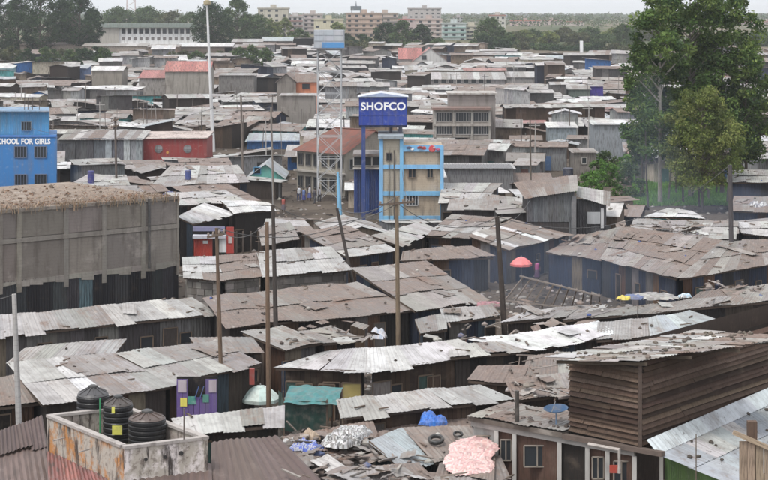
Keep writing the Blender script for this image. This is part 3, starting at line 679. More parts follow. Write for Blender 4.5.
# bluish tin roof right with green wall
sh = shack('blue grey tin roof over the green wall, below the dark planked wall', [(726, 482), (900, 520), (812, 388), (641, 444)], (2.3, 2.2, 3.3, 3.3), None, 'blue', 'green', sw=1.0, sl=3.4, ribw=.2, litter=.5, over=.25) if False else None
c = [W(643, 444, 3.25), W(735, 484, 2.55), None, None]
gr = thing('green_shack', (c[1].x, c[1].y + 2, 0), 'green walled shack under blue grey tin sheets below the dark planked wall', 'shack')
top = C0 + (Rr - C0) * .0; dirw = (Rr - C0).normalized(); a0 = Vector((C0.x + .25, C0.y - .35, 3.35)); b0 = a0 + dirw * 12 ; b0.z = 3.85
s0 = c[1]; low0 = Vector((s0.x, s0.y, 2.5)); low1 = low0 + dirw * 9; low1.z = 2.7
nu2 = 12
for i in range(nu2):
    for j in range(2):
        u0, u1 = i / nu2 - .004, (i + 1) / nu2 + .006
        A, B = low0.lerp(low1, u0), low0.lerp(low1, u1); T0, T1 = a0.lerp(b0, u0), a0.lerp(b0, u1)
        v0, v1 = (0, .53) if j == 0 else (.47, 1); lf = Vector((0, 0, .03 * j + (i % 2) * .012))
        ex = (T0 - A).normalized() * -R.uniform(0, .25) * (j == 0)
        s = MB(); s.corr(A.lerp(T0, v0) + lf + ex, B.lerp(T1, v0) + lf + ex, B.lerp(T1, v1) + lf, A.lerp(T0, v1) + lf, jit(R.choice(PAL['blue'] + PAL['white'][2:]), .1), 5, .018, 2, .03); s.build('roof_sheet', TIN, gr)
for k in range(3):
    s = MB(); q = a0.lerp(b0, k / 3); q2 = a0.lerp(b0, (k + 1) / 3); u = Vector((0, 0, .02)); dn = (low0 - a0).normalized()
    s.corr(q + dn * .45 + Vector((0, 0, .05)), q2 + dn * .45 + Vector((0, 0, .05)), q2 + Vector((0, 0, .42)) - dn * .05, q + Vector((0, 0, .42)) - dn * .05, jit((.5, .53, .55, .05)), 14, .02); s.build('ridge_flashing', TIN, gr)
wa = Vector((W(664, 451, 3.0).x, W(664, 451, 3.0).y, 0)); wb = Vector((low0.x + .15, low0.y + .25, 0))
t = (wb - wa); L = t.length; t.normalize(); x = 0
while x < L - .1:
    s = MB(); A = wa + t * x; B = wa + t * min(L, x + .62); z1 = 3.0 + (2.38 - 3.0) * x / L; z2 = 3.0 + (2.38 - 3.0) * min(L, x + .6) / L
    s.corr(Vector((A.x, A.y, 0)), Vector((B.x, B.y, 0)), Vector((B.x, B.y, z2)), Vector((A.x, A.y, z1)), jit((.12, .21, .06), .12), 5, .025); s.build('wall_sheet', PAINT, gr); x += .6
m = MB(); wc = wb + dirw * 8; m.quad(Vector((wb.x, wb.y, 0)), Vector((wc.x, wc.y, 0)), Vector((wc.x, wc.y, 2.5)), Vector((wb.x, wb.y, 2.4)), (.05, .09, .03)); m.build('wall', PAINT, gr)
m = MB(); p = W(661, 453, 3.0); m.beam(Vector((p.x, p.y, 0)), Vector((p.x, p.y, 3.0)), .14, .14, (.5, .48, .45)); one(m, 'post', PAINT, (p.x, p.y, 0), 'white painted post left of the green wall', 'post')
for _ in range(26):
    p = low0.lerp(low1, R.random()).lerp(a0.lerp(b0, R.random()), R.random()) + Vector((0, 0, .08)); LITTER.rock(p, R.uniform(.05, .14), (.08, .07, .06))
# timber hoarding at far right bottom
hd = thing('timber_hoarding', (15, 61, 0), 'pale upright planks nailed under a rail at the lower right corner', 'fence')
dH = 62
for i, pxx in enumerate((743, 751, 759.5, 768, 776)):
    x = (pxx - 384) * dH / F; zt = CH - (441 + i * 1.5 - HY) * dH / F; m = MB(); m.box(x - .13, dH - .03, 0, x + .13, dH + .02, zt, jit((.36, .28, .2), .15)); m.build('plank', WOOD, hd)
m = MB(); m.beam(D(733, 432, 61.9), D(785, 455, 61.9), .06, .16, (.4, .31, .22)); m.build('rail', WOOD, hd)
m = MB(); q = D(752, 421, 62.2); m.box(q.x - .16, 62.1, 0, q.x + .16, 62.35, q.z, (.12, .08, .06)); m.build('post', WOOD, hd)
m = MB(); q = D(696, 434, 66); m.tube([Vector((q.x, 66, 0)), q], [.025, .02], (.15, .12, .09), 6); one(m, 'aerial_pole', WOOD, (q.x, 66, 0), 'thin wooden pole in front of the green wall', 'pole')

# ---------------- near roofs: label, quad(FL,FR,BR,BL), zf, zb, roof, wall, style ----------------
def S_(*a, **k): return shack(*a, **k)
G1 = S_('long pale roof in front of the planked row, ending above the blue tarpaulin', [(342, 417), (512, 399), (480, 385), (337, 399)], 2.4, 2.9, 'pale', 'brown', 'board')
G2 = S_('pale tin roof in front of the faded market umbrella', [(180, 433), (284, 424), (284, 406), (172, 418)], 2.4, 2.8, 'pale', 'dark')
J3 = S_('broad patched roof left of the purple stall, pale sheets on its left', [(41, 404), (174, 386), (116, 353), (7, 361)], 2.5, 3.2, 'patch', 'dark', row=[None, None, None], cols={0: 'pale', 1: 'pale', 2: 'white'})
J0 = S_('brown tin roof at the left edge behind the concrete pole', [(-15, 409), (42, 402), (20, 374), (-15, 379)], 2.3, 2.9, 'rust', 'dark')
J1 = S_('pale rear roof behind the broad patched roof, below the long left roof', [(8, 361), (116, 352), (126, 339), (24, 348)], 3.1, 3.5, 'pale', 'grey')
J2 = S_('striped pale roof directly over the purple stall', [(168, 382), (262, 364), (216, 341), (116, 352)], 2.6, 3.3, 'patch', 'dark')
J4 = S_('narrow grey roof at the foot of the slender brown pole', [(200, 352), (262, 352), (252, 337), (190, 338)], 2.6, 3.0, 'grey', 'grey')
K1 = S_('stone littered roof with a green side wall beside the thick brown pole', [(285, 349), (323, 342), (283, 325), (242, 332)], 2.6, 3.2, 'grey', 'grey', litter=2.5)
K2 = S_('low cluttered grey roof right of the green sided shack', [(323, 343), (364, 339), (331, 325), (299, 332)], 2.5, 3.0, 'dusty', 'dark', litter=3)
L1 = S_('left half of the long white roof over the planked row with yellow door', [(274, 367), (368, 370), (368, 348), (320, 353)], 2.6, 3.1, 'white', 'brown', 'board')
L2 = S_('right half of the long white roof over the dark planked row', [(369, 370), (488, 353), (458, 340), (368, 348)], 2.6, 3.2, 'white', 'brown', 'board')
M0 = S_('pale crumpled roof just right of the long white roof', [(450, 357), (524, 351), (502, 342), (448, 345)], 2.7, 3.0, 'pale', 'dark', litter=2)
M1 = S_('broad bright roof right of centre behind the crumpled pale roof', [(529, 350), (614, 334), (598, 322), (470, 340)], 2.7, 3.1, 'white', 'dark', litter=1.5)
M3 = S_('brown cluttered roof behind the blue satellite dish', [(515, 400), (585, 392), (575, 372), (505, 380)], 2.3, 2.6, 'rust', 'brown', 'board', litter=2)
M4 = S_('small slatted shed with curved roof right of the thin pole', [(468, 380), (520, 384), (528, 366), (478, 366)], 2.5, 2.8, 'brown', 'brown', 'board', litter=2)
M5 = S_('dark lean-to between the slatted shed and the dark planked wall', [(520, 380), (575, 372), (570, 352), (528, 356)], 2.2, 2.7, 'dusty', 'dark', litter=2)
N1 = S_('long thin pale roof stretching to the right edge above dark walls', [(560, 320), (790, 299), (790, 291), (600, 308)], 2.7, 3.0, 'pale', 'dark', sl=3)
N2 = S_('bluish tin roof above the timber building', [(650, 336), (722, 322), (690, 311), (648, 318)], 2.7, 3.1, 'blue', 'grey')
N3 = S_('cream coloured roof left of the bluish tin roof', [(596, 340), (649, 336), (648, 318), (598, 323)], 2.6, 3.1, 'pale', 'dark')
N4 = S_('tan litter strewn roof at the right edge behind the long thin roof', [(690, 300), (795, 290), (795, 281), (700, 292)], 2.7, 3.0, 'dusty', 'dark', litter=2)
N5 = S_('low tan roof left of the long thin roof, under the bare rafters', [(500, 322), (600, 313), (608, 303), (530, 309)], 2.6, 2.8, 'patch', 'dark', litter=2.5)
N6 = S_('pale roof strip at the right edge just behind the timber building', [(690, 345), (800, 335), (800, 322), (720, 328)], 3.4, 3.7, 'pale', 'dark', litter=2)
Q1 = S_('dark cluttered roof below the leaning tall pole at centre right', [(445, 322), (500, 316), (492, 304), (440, 309)], 2.5, 2.8, 'patch', 'blue', litter=3)
Q2 = S_('dark narrow roof with a bright sheet right of the cross-armed pole', [(420, 333), (447, 329), (445, 312), (415, 320)], 2.4, 2.7, 'grey', 'dark')
S1 = S_('very long pale roof below the bare concrete building', [(-14, 337), (219, 313), (192, 297), (-14, 316)], 2.6, 3.3, 'pale', 'grey', sl=4)
T1 = S_('brown striped roof behind the slender brown pole with broken edge', [(184, 277), (223, 280), (216, 256), (182, 257)], 2.8, 3.3, 'patch', 'stone', 'stone', sw=1.3)
T2 = S_('brown roof carrying a bright square of sheets below the red stall', [(223, 280), (262, 276), (262, 251), (216, 255)], 2.8, 3.3, 'rust', 'stone', 'stone', cols={3: 'white', 4: 'white'})
T3 = S_('roof in two bands, brown above and pale below, left of the leaning pole', [(262, 276), (351, 270), (331, 246), (257, 251)], 2.8, 3.5, 'brown', 'stone', 'stone', sl=3.6, row=['pale', 'pale', 'rust', 'rust', 'rust'])
X1 = S_('wide grey brown roof in front of the block stone wall', [(226, 327), (416, 310), (357, 281), (203, 297)], 2.5, 3.3, 'dusty', 'dark', sl=3, litter=1.6, row=[None, None, None, 'pale'])
X2 = S_('large dusty roof sloping down to the right behind the cross-armed pole', [(415, 311), (489, 300), (426, 262), (351, 268)], 2.6, 3.7, 'dusty', 'blue', sl=3.2, litter=.9)
Y1 = S_('roof with brown upper and pale lower sheets behind the leaning pole', [(347, 257), (397, 250), (346, 225), (301, 232)], 2.6, 3.4, 'dusty', 'blue', row=['pale', None, None, None])
Y2 = S_('light roof at the foot of the sky blue framed building', [(400, 246), (436, 229), (420, 222), (372, 236)], 2.7, 3.2, 'pale', 'dark')
Y3 = S_('low flat brown roof behind the large dusty roof', [(401, 260), (494, 257), (472, 246), (403, 250)], 2.5, 2.9, 'dusty', 'blue')
Y4 = S_('pale ridge roof right of the sky blue framed building', [(425, 236), (470, 238), (511, 218), (452, 214)], 2.6, 3.3, 'dusty', 'blue', row=[None, 'pale'])
Y5 = S_('roof with two bright sheets behind the tall dark pole', [(507, 250), (570, 234), (513, 220), (468, 235)], 2.6, 3.4, 'dusty', 'blue', cols={1: 'white', 6: 'white'})
Z1 = S_('tall pale roof right of the sky blue framed building, under the grey hall', [(438, 203), (483, 202), (502, 183), (443, 183)], 2.8, 3.6, 'pale', 'grey', sl=5)
Z2 = S_('pale roof stepped down left of the grey tin upper room', [(478, 207), (530, 213), (521, 197), (484, 194)], 2.6, 3.3, 'pale', 'dark', sl=4)
BB1 = S_('middle slope of the great rusty roof at the right', [(600, 258), (676, 279), (722, 240), (622, 226)], 2.7, 3.6, 'rust', 'blue', sl=4)
BB2 = S_('right slope of the great rusty roof above dark blue walls', [(677, 279), (805, 258), (775, 240), (722, 240)], 2.7, 3.6, 'dusty', 'blue', sl=4)
BB3 = S_('left slope of the great rusty roof beside the column of the tin room', [(545, 252), (602, 259), (624, 226), (574, 237)], 2.6, 3.5, 'rust', 'blue', sl=4)
CC1 = S_('junk covered roof with white patches behind the great rusty roof', [(628, 236), (735, 240), (738, 221), (634, 219)], 2.8, 3.3, 'patch', 'dark', litter=1.5)
CC2 = S_('low white gable roof at the foot of the eucalyptus trees', [(644, 216), (704, 219), (692, 210), (668, 208)], 3.0, 3.3, 'white', 'teal', 'tin')
DD1 = S_('pale roof at the right edge beside the dark grey pole', [(742, 233), (800, 238), (795, 222), (735, 222)], 2.7, 3.2, 'pale', 'blue')
DD2 = S_('brown junk covered roof at the right edge below the pale one', [(735, 258), (810, 262), (800, 240), (742, 240)], 2.4, 3.0, 'dusty', 'blue', litter=2)
V1 = S_('white roof slope over the red painted stall', [(193, 224), (234, 213), (204, 203), (177, 217)], 3.2, 4.0, 'white', 'dark', sides=(1, 3), litter=.15)
V2 = S_('bright white roof right of the red painted stall', [(234, 213), (276, 210), (268, 202), (220, 200)], 3.4, 3.9, 'white', 'dark', sides=(1, 3), litter=.15)
V3 = S_('long dull white roof behind the bright roofs of the red stall', [(176, 206), (245, 201), (225, 191), (165, 193)], 3.6, 4.0, 'pale', 'dark')
V4 = S_('grey low roof right of the red stall yard', [(262, 246), (300, 238), (290, 222), (258, 228)], 2.6, 3.2, 'dusty', 'dark')
V5 = S_('roof in front of the gabled red roofed building', [(262, 234), (316, 231), (304, 221), (266, 219)], 2.4, 2.8, 'patch', 'dark')
U1 = S_('cream and brown patched roof in front of the turquoise gable', [(150, 187), (250, 182), (238, 165), (170, 166)], 3.0, 3.9, 'rust', 'blue', sl=5, row=['pale', 'pale', None])
U2 = S_('pale roof with a dark blue barrel, right of the blue school', [(58, 190), (130, 186), (126, 175), (88, 175)], 3.2, 3.7, 'pale', 'tin', sl=5)
EE1 = S_('flat pale roof at the right edge behind the trees', [(726, 182), (810, 184), (800, 170), (728, 170)], 3.2, 3.8, 'pale', 'blue', sl=5)
EE2 = S_('dull roof on the right edge above dark purple walls', [(730, 211), (812, 214), (800, 196), (734, 196)], 2.8, 3.4, 'dusty', 'blue', sl=5)
# doors
fdoor(L1, .88, .95, 1.9, (.36, .29, .1), PAINT, label='pale yellow door')
fdoor(L1, .55, .8, 1.8, (.13, .07, .04)); fdoor(L2, .06, 1.1, 1.9, (.22, .2, .19)); fdoor(L2, .55, .8, 1.8, (.09, .06, .045)); fdoor(L1, .25, .8, 1.8, (.16, .11, .07))
fdoor(X1, .7, .9, 1.9, (.13, .09, .06)); fdoor(X1, .3, .9, 1.9, (.08, .07, .07)); fdoor(S1, .8, .9, 2, (.07, .06, .055)); fdoor(Y1, .3, .9, 1.8, (.25, .3, .33))
fdoor(BB2, .2, .9, 1.9, (.17, .17, .18)); fdoor(BB2, .45, .9, 1.9, (.1, .1, .11)); fdoor(X2, .6, .9, 1.9, (.06, .08, .13)); fdoor(N1, .8, .9, 1.9, (.12, .07, .05)); fdoor(G1, .3, .9, 1.5, (.16, .07, .04))

# junk heaps: scraps, sticks and bent sheets between the roofs
def junk(label, x0, x1, y0, y1, z0, z1, n):
    mb = MB()
    for _ in range(n):
        z = R.uniform(z0, z1); p = W(R.uniform(x0, x1), R.uniform(y0, y1), z); k = R.random(); a = R.uniform(0, 6.28)
        if k < .35:
            l = R.uniform(.3, 1.5); v = Vector((math.cos(a) * l, math.sin(a) * l, R.uniform(-.2, .3))); mb.beam(p, p + v, R.uniform(.04, .12), .05, jit(R.choice([(.13, .10, .08), (.22, .18, .15), (.06, .05, .04), (.3, .27, .24)]), .3))
        elif k < .7:
            A1 = Vector((math.cos(a), math.sin(a), R.uniform(-.35, .35))) * R.uniform(.2, .55); A2 = Vector((-math.sin(a), math.cos(a), R.uniform(-.3, .3))) * R.uniform(.2, .7)
            mb.corr(p - A1 - A2, p + A1 - A2, p + A1 + A2 * 1.2, p - A1 + A2, jit(R.choice(PAL['rust'] + PAL['dusty'] + PAL['pale'][:1] + PAL['brown']), .25), 3, .015, 2, .15)
        else:
            mb.rock(p, R.uniform(.06, .28), jit(R.choice([(.12, .10, .085), (.2, .17, .15), (.05, .045, .04), (.4, .38, .36), (.07, .1, .2), (.35, .33, .3)]), .3))
    tag(mb.build('junk_heap', TIN), label, 'junk', kind='stuff')
junk('heap of scrap wood and bent sheets around the white plastic heap', 284, 372, 428, 480, 1.9, 2.5, 102)
junk('scrap and stones around the black tyre and the pink sheet', 372, 442, 440, 482, 1.9, 2.4, 42)
junk('scrap spread on the roofs left of the timber building', 505, 572, 352, 400, 2.2, 2.8, 48)
junk('scrap wood on the roofs below the bare roof frame', 430, 600, 300, 345, 2.6, 3.0, 48)
junk('broken bricks and boards along the top of the great rusty roof', 618, 700, 222, 240, 3.1, 3.6, 78)
junk('scrap on the low roofs at the right edge of the settlement', 700, 770, 280, 305, 2.7, 3.1, 30)
junk('scrap lying over the grey roofs behind the thick brown pole', 285, 375, 322, 342, 2.7, 3.1, 27)
m = MB(); q = W(613, 466, 2.6); m.box(q.x - .2, q.y - .5, 2.45, q.x + .2, q.y - .45, 2.75, (.35, .05, .03)); one(m, 'hanging_cloth', PLAS, (q.x, q.y - .5, 2.2), 'red cloth hanging at the white posted front', 'cloth')
# ---------------- concrete building (left) ----------------
ca, cb = Vector((-34, 110.4, 0)), Vector((-14.5, 127, 0))
t = (cb - ca).normalized(); nn = Vector((t.y, -t.x, 0)); Lc = (cb - ca).length
cbd = thing('concrete_building', (-28, 126, 0), 'bare grey concrete block building with pilasters and a straw strewn flat roof', 'building')
def zrow(p, row): return CH - (row - HY) * p.y / F
def rectw(mb, a, b, z0a, z1a, z0b, z1b, out, col):
    A, B = a + nn * out, b + nn * out; bk = nn * (out + .0) 
    b4 = [A, B, B - nn * .12, A - nn * .12]
    zb = [z0a, z0b, z0b, z0a]; zt = [z1a, z1b, z1b, z1a]
    mb.hexa([Vector((p.x, p.y, z)) for p, z in zip(b4, zb)], [Vector((p.x, p.y, z)) for p, z in zip(b4, zt)], col)
topz = 7.2; 
def onwall(px):
    lo, hi = 0., Lc
    for _ in range(40):
        m = (lo + hi) / 2; q = ca + t * m
        if 384 + q.x * F / q.y < px: lo = m
        else: hi = m
    return lo
edges = [-1e9, 0, 19, 66, 104, 143, 178.5]
sx_ = [0.0] + [onwall(e) for e in edges[1:]]; sx_[-1] = Lc
m = MB(); rectw(m, ca, cb, 2.2, topz, 2.2, topz - .15, -.12, (.27, .245, .22)); m.build('wall', CONC, cbd)
botz = lambda s: 1.95 + .5 * s / Lc
for i in range(len(sx_) - 1):
    a, b = ca + t * (sx_[i] + .12), ca + t * (sx_[i + 1] - .12)
    if sx_[i + 1] - sx_[i] < .6: continue
    for (z0, z1) in ((botz(sx_[i]) + .25, 4.95), (5.32, topz - .25)):
        nb = max(1, round((sx_[i + 1] - sx_[i]) / 1.3))
        m = MB(); rectw(m, a, b, z0, z1, z0, z1, .0, jit((.20, .178, .158), .12)); m.build('wall_panel', CONC, cbd)
    st = ca + t * (sx_[i + 1]); 
    m = MB(); rectw(m, st - t * .17, st + t * .0 + t * (.17 if i < len(sx_) - 2 else 0), 1.7, topz - .1, 1.7, topz - .1, .06, jit((.235, .215, .185), .08)); m.build('pilaster', CONC, cbd)
m = MB(); rectw(m, ca, cb, 4.98, 5.27, 4.98, 5.27, .085, (.23, .21, .185)); m.build('floor_beam', CONC, cbd)
m = MB(); rectw(m, ca, cb, topz - .2, topz + .02, topz - .2, topz + .02, .10, (.26, .23, .2)); m.build('roof_beam', CONC, cbd)
for i in range(26):   # ragged lower fringe of plaster
    s0 = Lc * i / 26; z0 = botz(s0) - R.uniform(0, .22); m = MB(); rectw(m, ca + t * s0, ca + t * (s0 + Lc / 26 - .01), z0, botz(s0) + .26, z0 + R.uniform(-.1, .1), botz(s0) + .26, .03 + R.uniform(0, .02), jit((.27, .25, .22), .12)); m.build('plaster_patch', CONC, cbd)
sp = onwall(148); q = ca + t * sp + nn * .15; m = MB(); m.tube([Vector((q.x, q.y, 2.4)), Vector((q.x, q.y, topz))], [.09, .09], (.05, .05, .05), 8); m.build('drainpipe', PLAS, cbd)
m = MB(); bk = -nn * 15; slab(m, [ca - nn * .13, cb - nn * .13, cb + bk, ca + bk], topz - .3, topz - .04, (.25, .2, .16)); m.build('roof_slab', CONC, cbd)
m = MB(); slab(m, [cb - nn * .14 - t * .02, cb - t * .02 + bk, cb + bk - t * .2, cb - nn * .14 - t * .2][::-1], 0, topz - .32, (.24, .22, .2)); m.build('wall', CONC, cbd)
x = 0
while x < Lc:   # dark sheets under the plaster
    w1 = R.uniform(.7, 1.1); a, b = ca + t * x - nn * .02 * (int(x) % 2) , ca + t * min(Lc, x + w1); s = MB()
    col = (.10, .15, .17) if 17.3 < x < 18.4 else jit(R.choice([(.03, .03, .035), (.045, .045, .05), (.022, .022, .026), (.05, .055, .06)]), .2)
    s.corr(Vector((a.x, a.y, 0)), Vector((b.x, b.y, 0)), Vector((b.x, b.y, 2.5)), Vector((a.x, a.y, 2.5)), col, 5, .02); s.build('wall_sheet', WALLM, cbd); x += w1
sb = MB()
for _ in range(6500):   # straw, sticks and rubble on top
    s0 = R.uniform(0, Lc); bb = abs(R.gauss(0, 1)) * 2.2 if R.random() < .6 else R.uniform(0, 13); p = ca + t * s0 - nn * (bb - .12); hh = .15 * noise.noise(p * .3) + .16
    z = topz + R.uniform(-.05, max(.1, hh)); a = R.uniform(0, 6.28); el = R.uniform(-.5, .35); l = R.uniform(.1, .42); v = Vector((math.cos(a) * math.cos(el), math.sin(a) * math.cos(el), math.sin(el))) * l
    c_ = jit(R.choice([(.24, .15, .09), (.18, .11, .07), (.12, .08, .055), (.32, .24, .17), (.2, .16, .13), (.2, .10, .06)]), .3)
    o = Vector((-v.y, v.x, 0)).normalized() * .022; P = Vector((p.x, p.y, z)); sb.quad(P - o, P + o, P + v + o, P + v - o, c_)
for _ in range(260):
    p = ca + t * R.uniform(0, Lc) - nn * R.uniform(.1, 13); sb.rock(Vector((p.x, p.y, topz)), R.uniform(.05, .18), jit(R.choice([(.2, .12, .08), (.12, .09, .07), (.24, .19, .15)]), .3))
for _ in range(160):
    p = ca + t * R.uniform(0, Lc) + nn * .2; sb.beam(Vector((p.x, p.y, topz + R.uniform(-.45, .0))), Vector((p.x + R.uniform(-.15, .15), p.y, topz + R.uniform(.1, .4))), .035, .035, jit((.3, .22, .15), .3))
tag(sb.build('straw_rubble', WOOD), 'brown straw, sticks and rubble strewn over the bare concrete building roof', kind='stuff')

# ---------------- generic block building ----------------
def winrect(root, p0, tx, nrm, u, z, w_, h, bars=0, col=(.3, .3, .3), mt=PANE, name='window', depth=.05):
    c = p0 + tx * u; m = MB(); a = c - tx * w_ / 2 + nrm * .03; b = c + tx * w_ / 2 + nrm * .03
    b4 = [a, b, b - nrm * .1, a - nrm * .1]; m.hexa([Vector((q.x, q.y, z)) for q in b4], [Vector((q.x, q.y, z + h)) for q in b4], (.03, .03, .03)); wo = m.build(name, mt, root)
    f = MB()
    for (P, Q_) in ((( -.5, 0), (.5, 0)), ((-.5, 1), (.5, 1)), ((-.5, 0), (-.5, 1)), ((.5, 0), (.5, 1))):
        A = c + tx * P[0] * w_ + nrm * .06; B = c + tx * Q_[0] * w_ + nrm * .06
        f.beam(Vector((A.x, A.y, z + h * P[1])), Vector((B.x, B.y, z + h * Q_[1])), .09, .09, col)
    f.build('frame', PAINT, wo)
    for k in range(bars):
        q = c + tx * w_ * ((k + 1) / (bars + 1) - .5) + nrm * .07; bb = MB(); bb.beam(Vector((q.x, q.y, z)), Vector((q.x, q.y, z + h)), .05, .05, col); bb.build('bar', PAINT, wo)
    return wo
def block(root, x0, x1, y0, y1, z0, z1, col, name='wall', m=PAINT):
    b = MB(); b.box(x0, y0, z0, x1, y1, z1, col); return b.build(name, m, root)
def lettering(txt, x0, x1, y, z0, z1, col, root, m=PAINT, name='lettering', bold=.02):
    cu = bpy.data.curves.new(name, 'FONT'); cu.body = txt; cu.size = 1; cu.extrude = .02; cu.offset = bold; cu.space_character = 1.05
    o = bpy.data.objects.new(name, cu); COL.objects.link(o); bpy.context.view_layer.update()
    dx, dy = o.dimensions.x, o.dimensions.y
    dg = bpy.context.evaluated_depsgraph_get(); me = bpy.data.meshes.new_from_object(o.evaluated_get(dg)); bpy.data.objects.remove(o)
    mnx = min(v.co.x for v in me.vertices); mny = min(v.co.y for v in me.vertices); off = Vector(root['_o'])
    for v in me.vertices:
        X, Y, Z = v.co; v.co = Vector((x0 + (X - mnx) / dx * (x1 - x0), y - Z * 1.0, z0 + (Y - mny) / dy * (z1 - z0))) - off
    mm = bpy.data.materials.get('lettering_paint') or mat('lettering_paint', lambda n, b: b.inputs['Base Color'].__setattr__('default_value', (.8, .8, .8, 1)))
    me.materials.clear(); me.materials.append(mm); q = bpy.data.objects.new(name, me); COL.objects.link(q); q.parent = root; return q

# school
d = 196; k = d / F
X = lambda px: (px - 384) * k
Z = lambda py: CH - (py - HY) * k
sc = thing('school_building', (X(10), d + 5, 0), 'bright blue two tone school block with white lettering at the left edge', 'building')
for (xr, ya, yb, z0_, z1_, cc, nm_) in ((56.5, d, d + 9, 0, Z(135.5), (.03, .17, .43), 'wall'), (47.5, d + .8, d + 8, Z(135.5) + .003, Z(112), (.06, .25, .42), 'upper_storey')):
    m = MB(); slab(m, [Vector((X(-45), ya)), Vector((X(xr), ya)), Vector((X(xr) * yb / ya * .998, yb)), Vector((X(-45), yb))], z0_, z1_, cc); m.build(nm_, PAINT, sc)
for i in range(16):
    x0 = X(-45) + (X(47.5) - X(-45)) * i / 16; s = MB(); s.corr((x0, d + .77, Z(134.5)), (x0 + (X(47.5) - X(-45)) / 16 + .02, d + .77, Z(134.5)), (x0 + (X(47.5) - X(-45)) / 16 + .02, d + .77, Z(112)), (x0, d + .77, Z(112)), jit((.065, .24, .45), .06), 3, .02); s.build('wall_sheet', PAINT, sc)
m = MB(); slab(m, [Vector((X(-45), d + .2)), Vector((X(49), d + .2)), Vector((X(49) * 1.045, d + 9)), Vector((X(-45), d + 9))], Z(112), Z(110.8), (.2, .3, .42)); m.build('roof', CONC, sc)
m = MB(); m.box(X(-45), d - .08, Z(137.2), X(56.8), d + .02, Z(135.2), (.05, .18, .5)); m.build('floor_band', PAINT, sc)
P0 = Vector((0, d, 0)); tx = Vector((1, 0, 0)); nf_ = Vector((0, -1, 0))
winrect(sc, P0 + Vector((0, .75, 0)), tx, nf_, X(25.2), Z(130.8), 1.05, .95, 3, (.12, .18, .25))
for (xa, ya) in ((20.7, 157.5), (40.5, 157.5), (21, 185.5), (40.8, 185.3)):
    winrect(sc, P0, tx, nf_, X(xa), Z(ya), 1.3, 1.2, 3, (.1, .13, .2))
for (xa, ya) in ((-12, 157.5), (-12, 185.5), (-30, 157.5)): winrect(sc, P0, tx, nf_, X(xa), Z(ya), 1.3, 1.2, 3, (.1, .13, .2))
lettering('SCHOOL FOR GIRLS', X(-5.5), X(50.5), d - .03, Z(144.3), Z(138.6), None, sc, bold=.035)
for px in (19, 22.5, 27, 34): m = MB(); m.beam((X(px), d + 3, Z(111)), (X(px) + .05, d + 3, Z(111) + R.uniform(1, 2.4)), .07, .07, (.12, .1, .09)); m.build('rebar_post', WOOD, sc)

# red hall with grey sheds
d = 240; k = d / F
rh = thing('red_hall', (X(175), d + 4, 0), 'long red painted hall with two round vents right of the white mast', 'building')
rh['label'] = 'long bright red painted hall with two grey vents at left centre'
block(rh, X(143), X(207), d, d + 8, 0, Z(139), (.25, .03, .027))
m = MB(); m.hexa([Vector(q) for q in ((X(142), d - .3, Z(139)), (X(208), d - .3, Z(138.5)), (X(208), d + 8.5, Z(137)), (X(142), d + 8.5, Z(137)))], [Vector(q) for q in ((X(142), d - .3, Z(138.4)), (X(208), d - .3, Z(137.6)), (X(208), d + 8.5, Z(135)), (X(142), d + 8.5, Z(135.5)))], (.5, .42, .38)); m.build('roof', TIN, rh)
for px in (158.5, 187.5):
    m = MB(); m.tube([(X(px), d + .01, Z(149)), (X(px), d - .06, Z(149))], [.55, .55], (.2, .2, .21), 14); v = m.build('vent', CONC, rh)
    m = MB()
    for z in (-.25, 0, .25): m.box(X(px) - .48, d - .1, Z(149) + z - .04, X(px) + .48, d - .07, Z(149) + z + .04, (.35, .35, .35))
    m.build('louvre', CONC, v)
m = MB(); m.tube([(X(167.5), d - .01, Z(152.5)), (X(167.5), d - .04, Z(152.5))], [.18, .18], (.6, .3, .05), 8); m.build('painted_spot', PAINT, rh)
d = 238; k = d / F
gs = thing('grey_tin_shed', (X(100), d + 4, 0), 'row of grey and whitish tin sheds adjoining the red hall on its left', 'shed')
for i in range(14):
    x0 = X(57) + (X(142) - X(57)) * i / 14; x1 = X(57) + (X(142) - X(57)) * (i + 1) / 14; yy = d - (i % 3) * .1; zt = Z(143.5) if i < 3 else Z(138.5 + R.uniform(-.4, .6))
    cc = (.14, .14, .15) if i < 6 else R.choice([(.4, .43, .45), (.2, .21, .23), (.48, .5, .5)])
    s = MB(); s.corr((x0, yy, 0), (x1 + .03, yy, 0), (x1 + .03, yy, zt), (x0, yy, zt), jit(cc, .15), 6, .03); s.build('wall_sheet', WALLM, gs)
block(gs, X(57), X(141.5), d + .3, d + 7, 0, Z(140), (.15, .15, .15))
for i in range(12):
    x0 = X(58) + (X(143) - X(58)) * i / 12; x1 = X(58) + (X(143) - X(58)) * (i + 1) / 12
    s = MB(); s.corr((x0, d - .5, Z(139.6)), (x1 + .05, d - .5, Z(139.6)), (x1 + .05, d + 7.5, Z(134)), (x0, d + 7.5, Z(134)), jit(R.choice(PAL['pale'] + PAL['dusty']), .1), 4, .03); s.build('roof_sheet', TIN, gs)

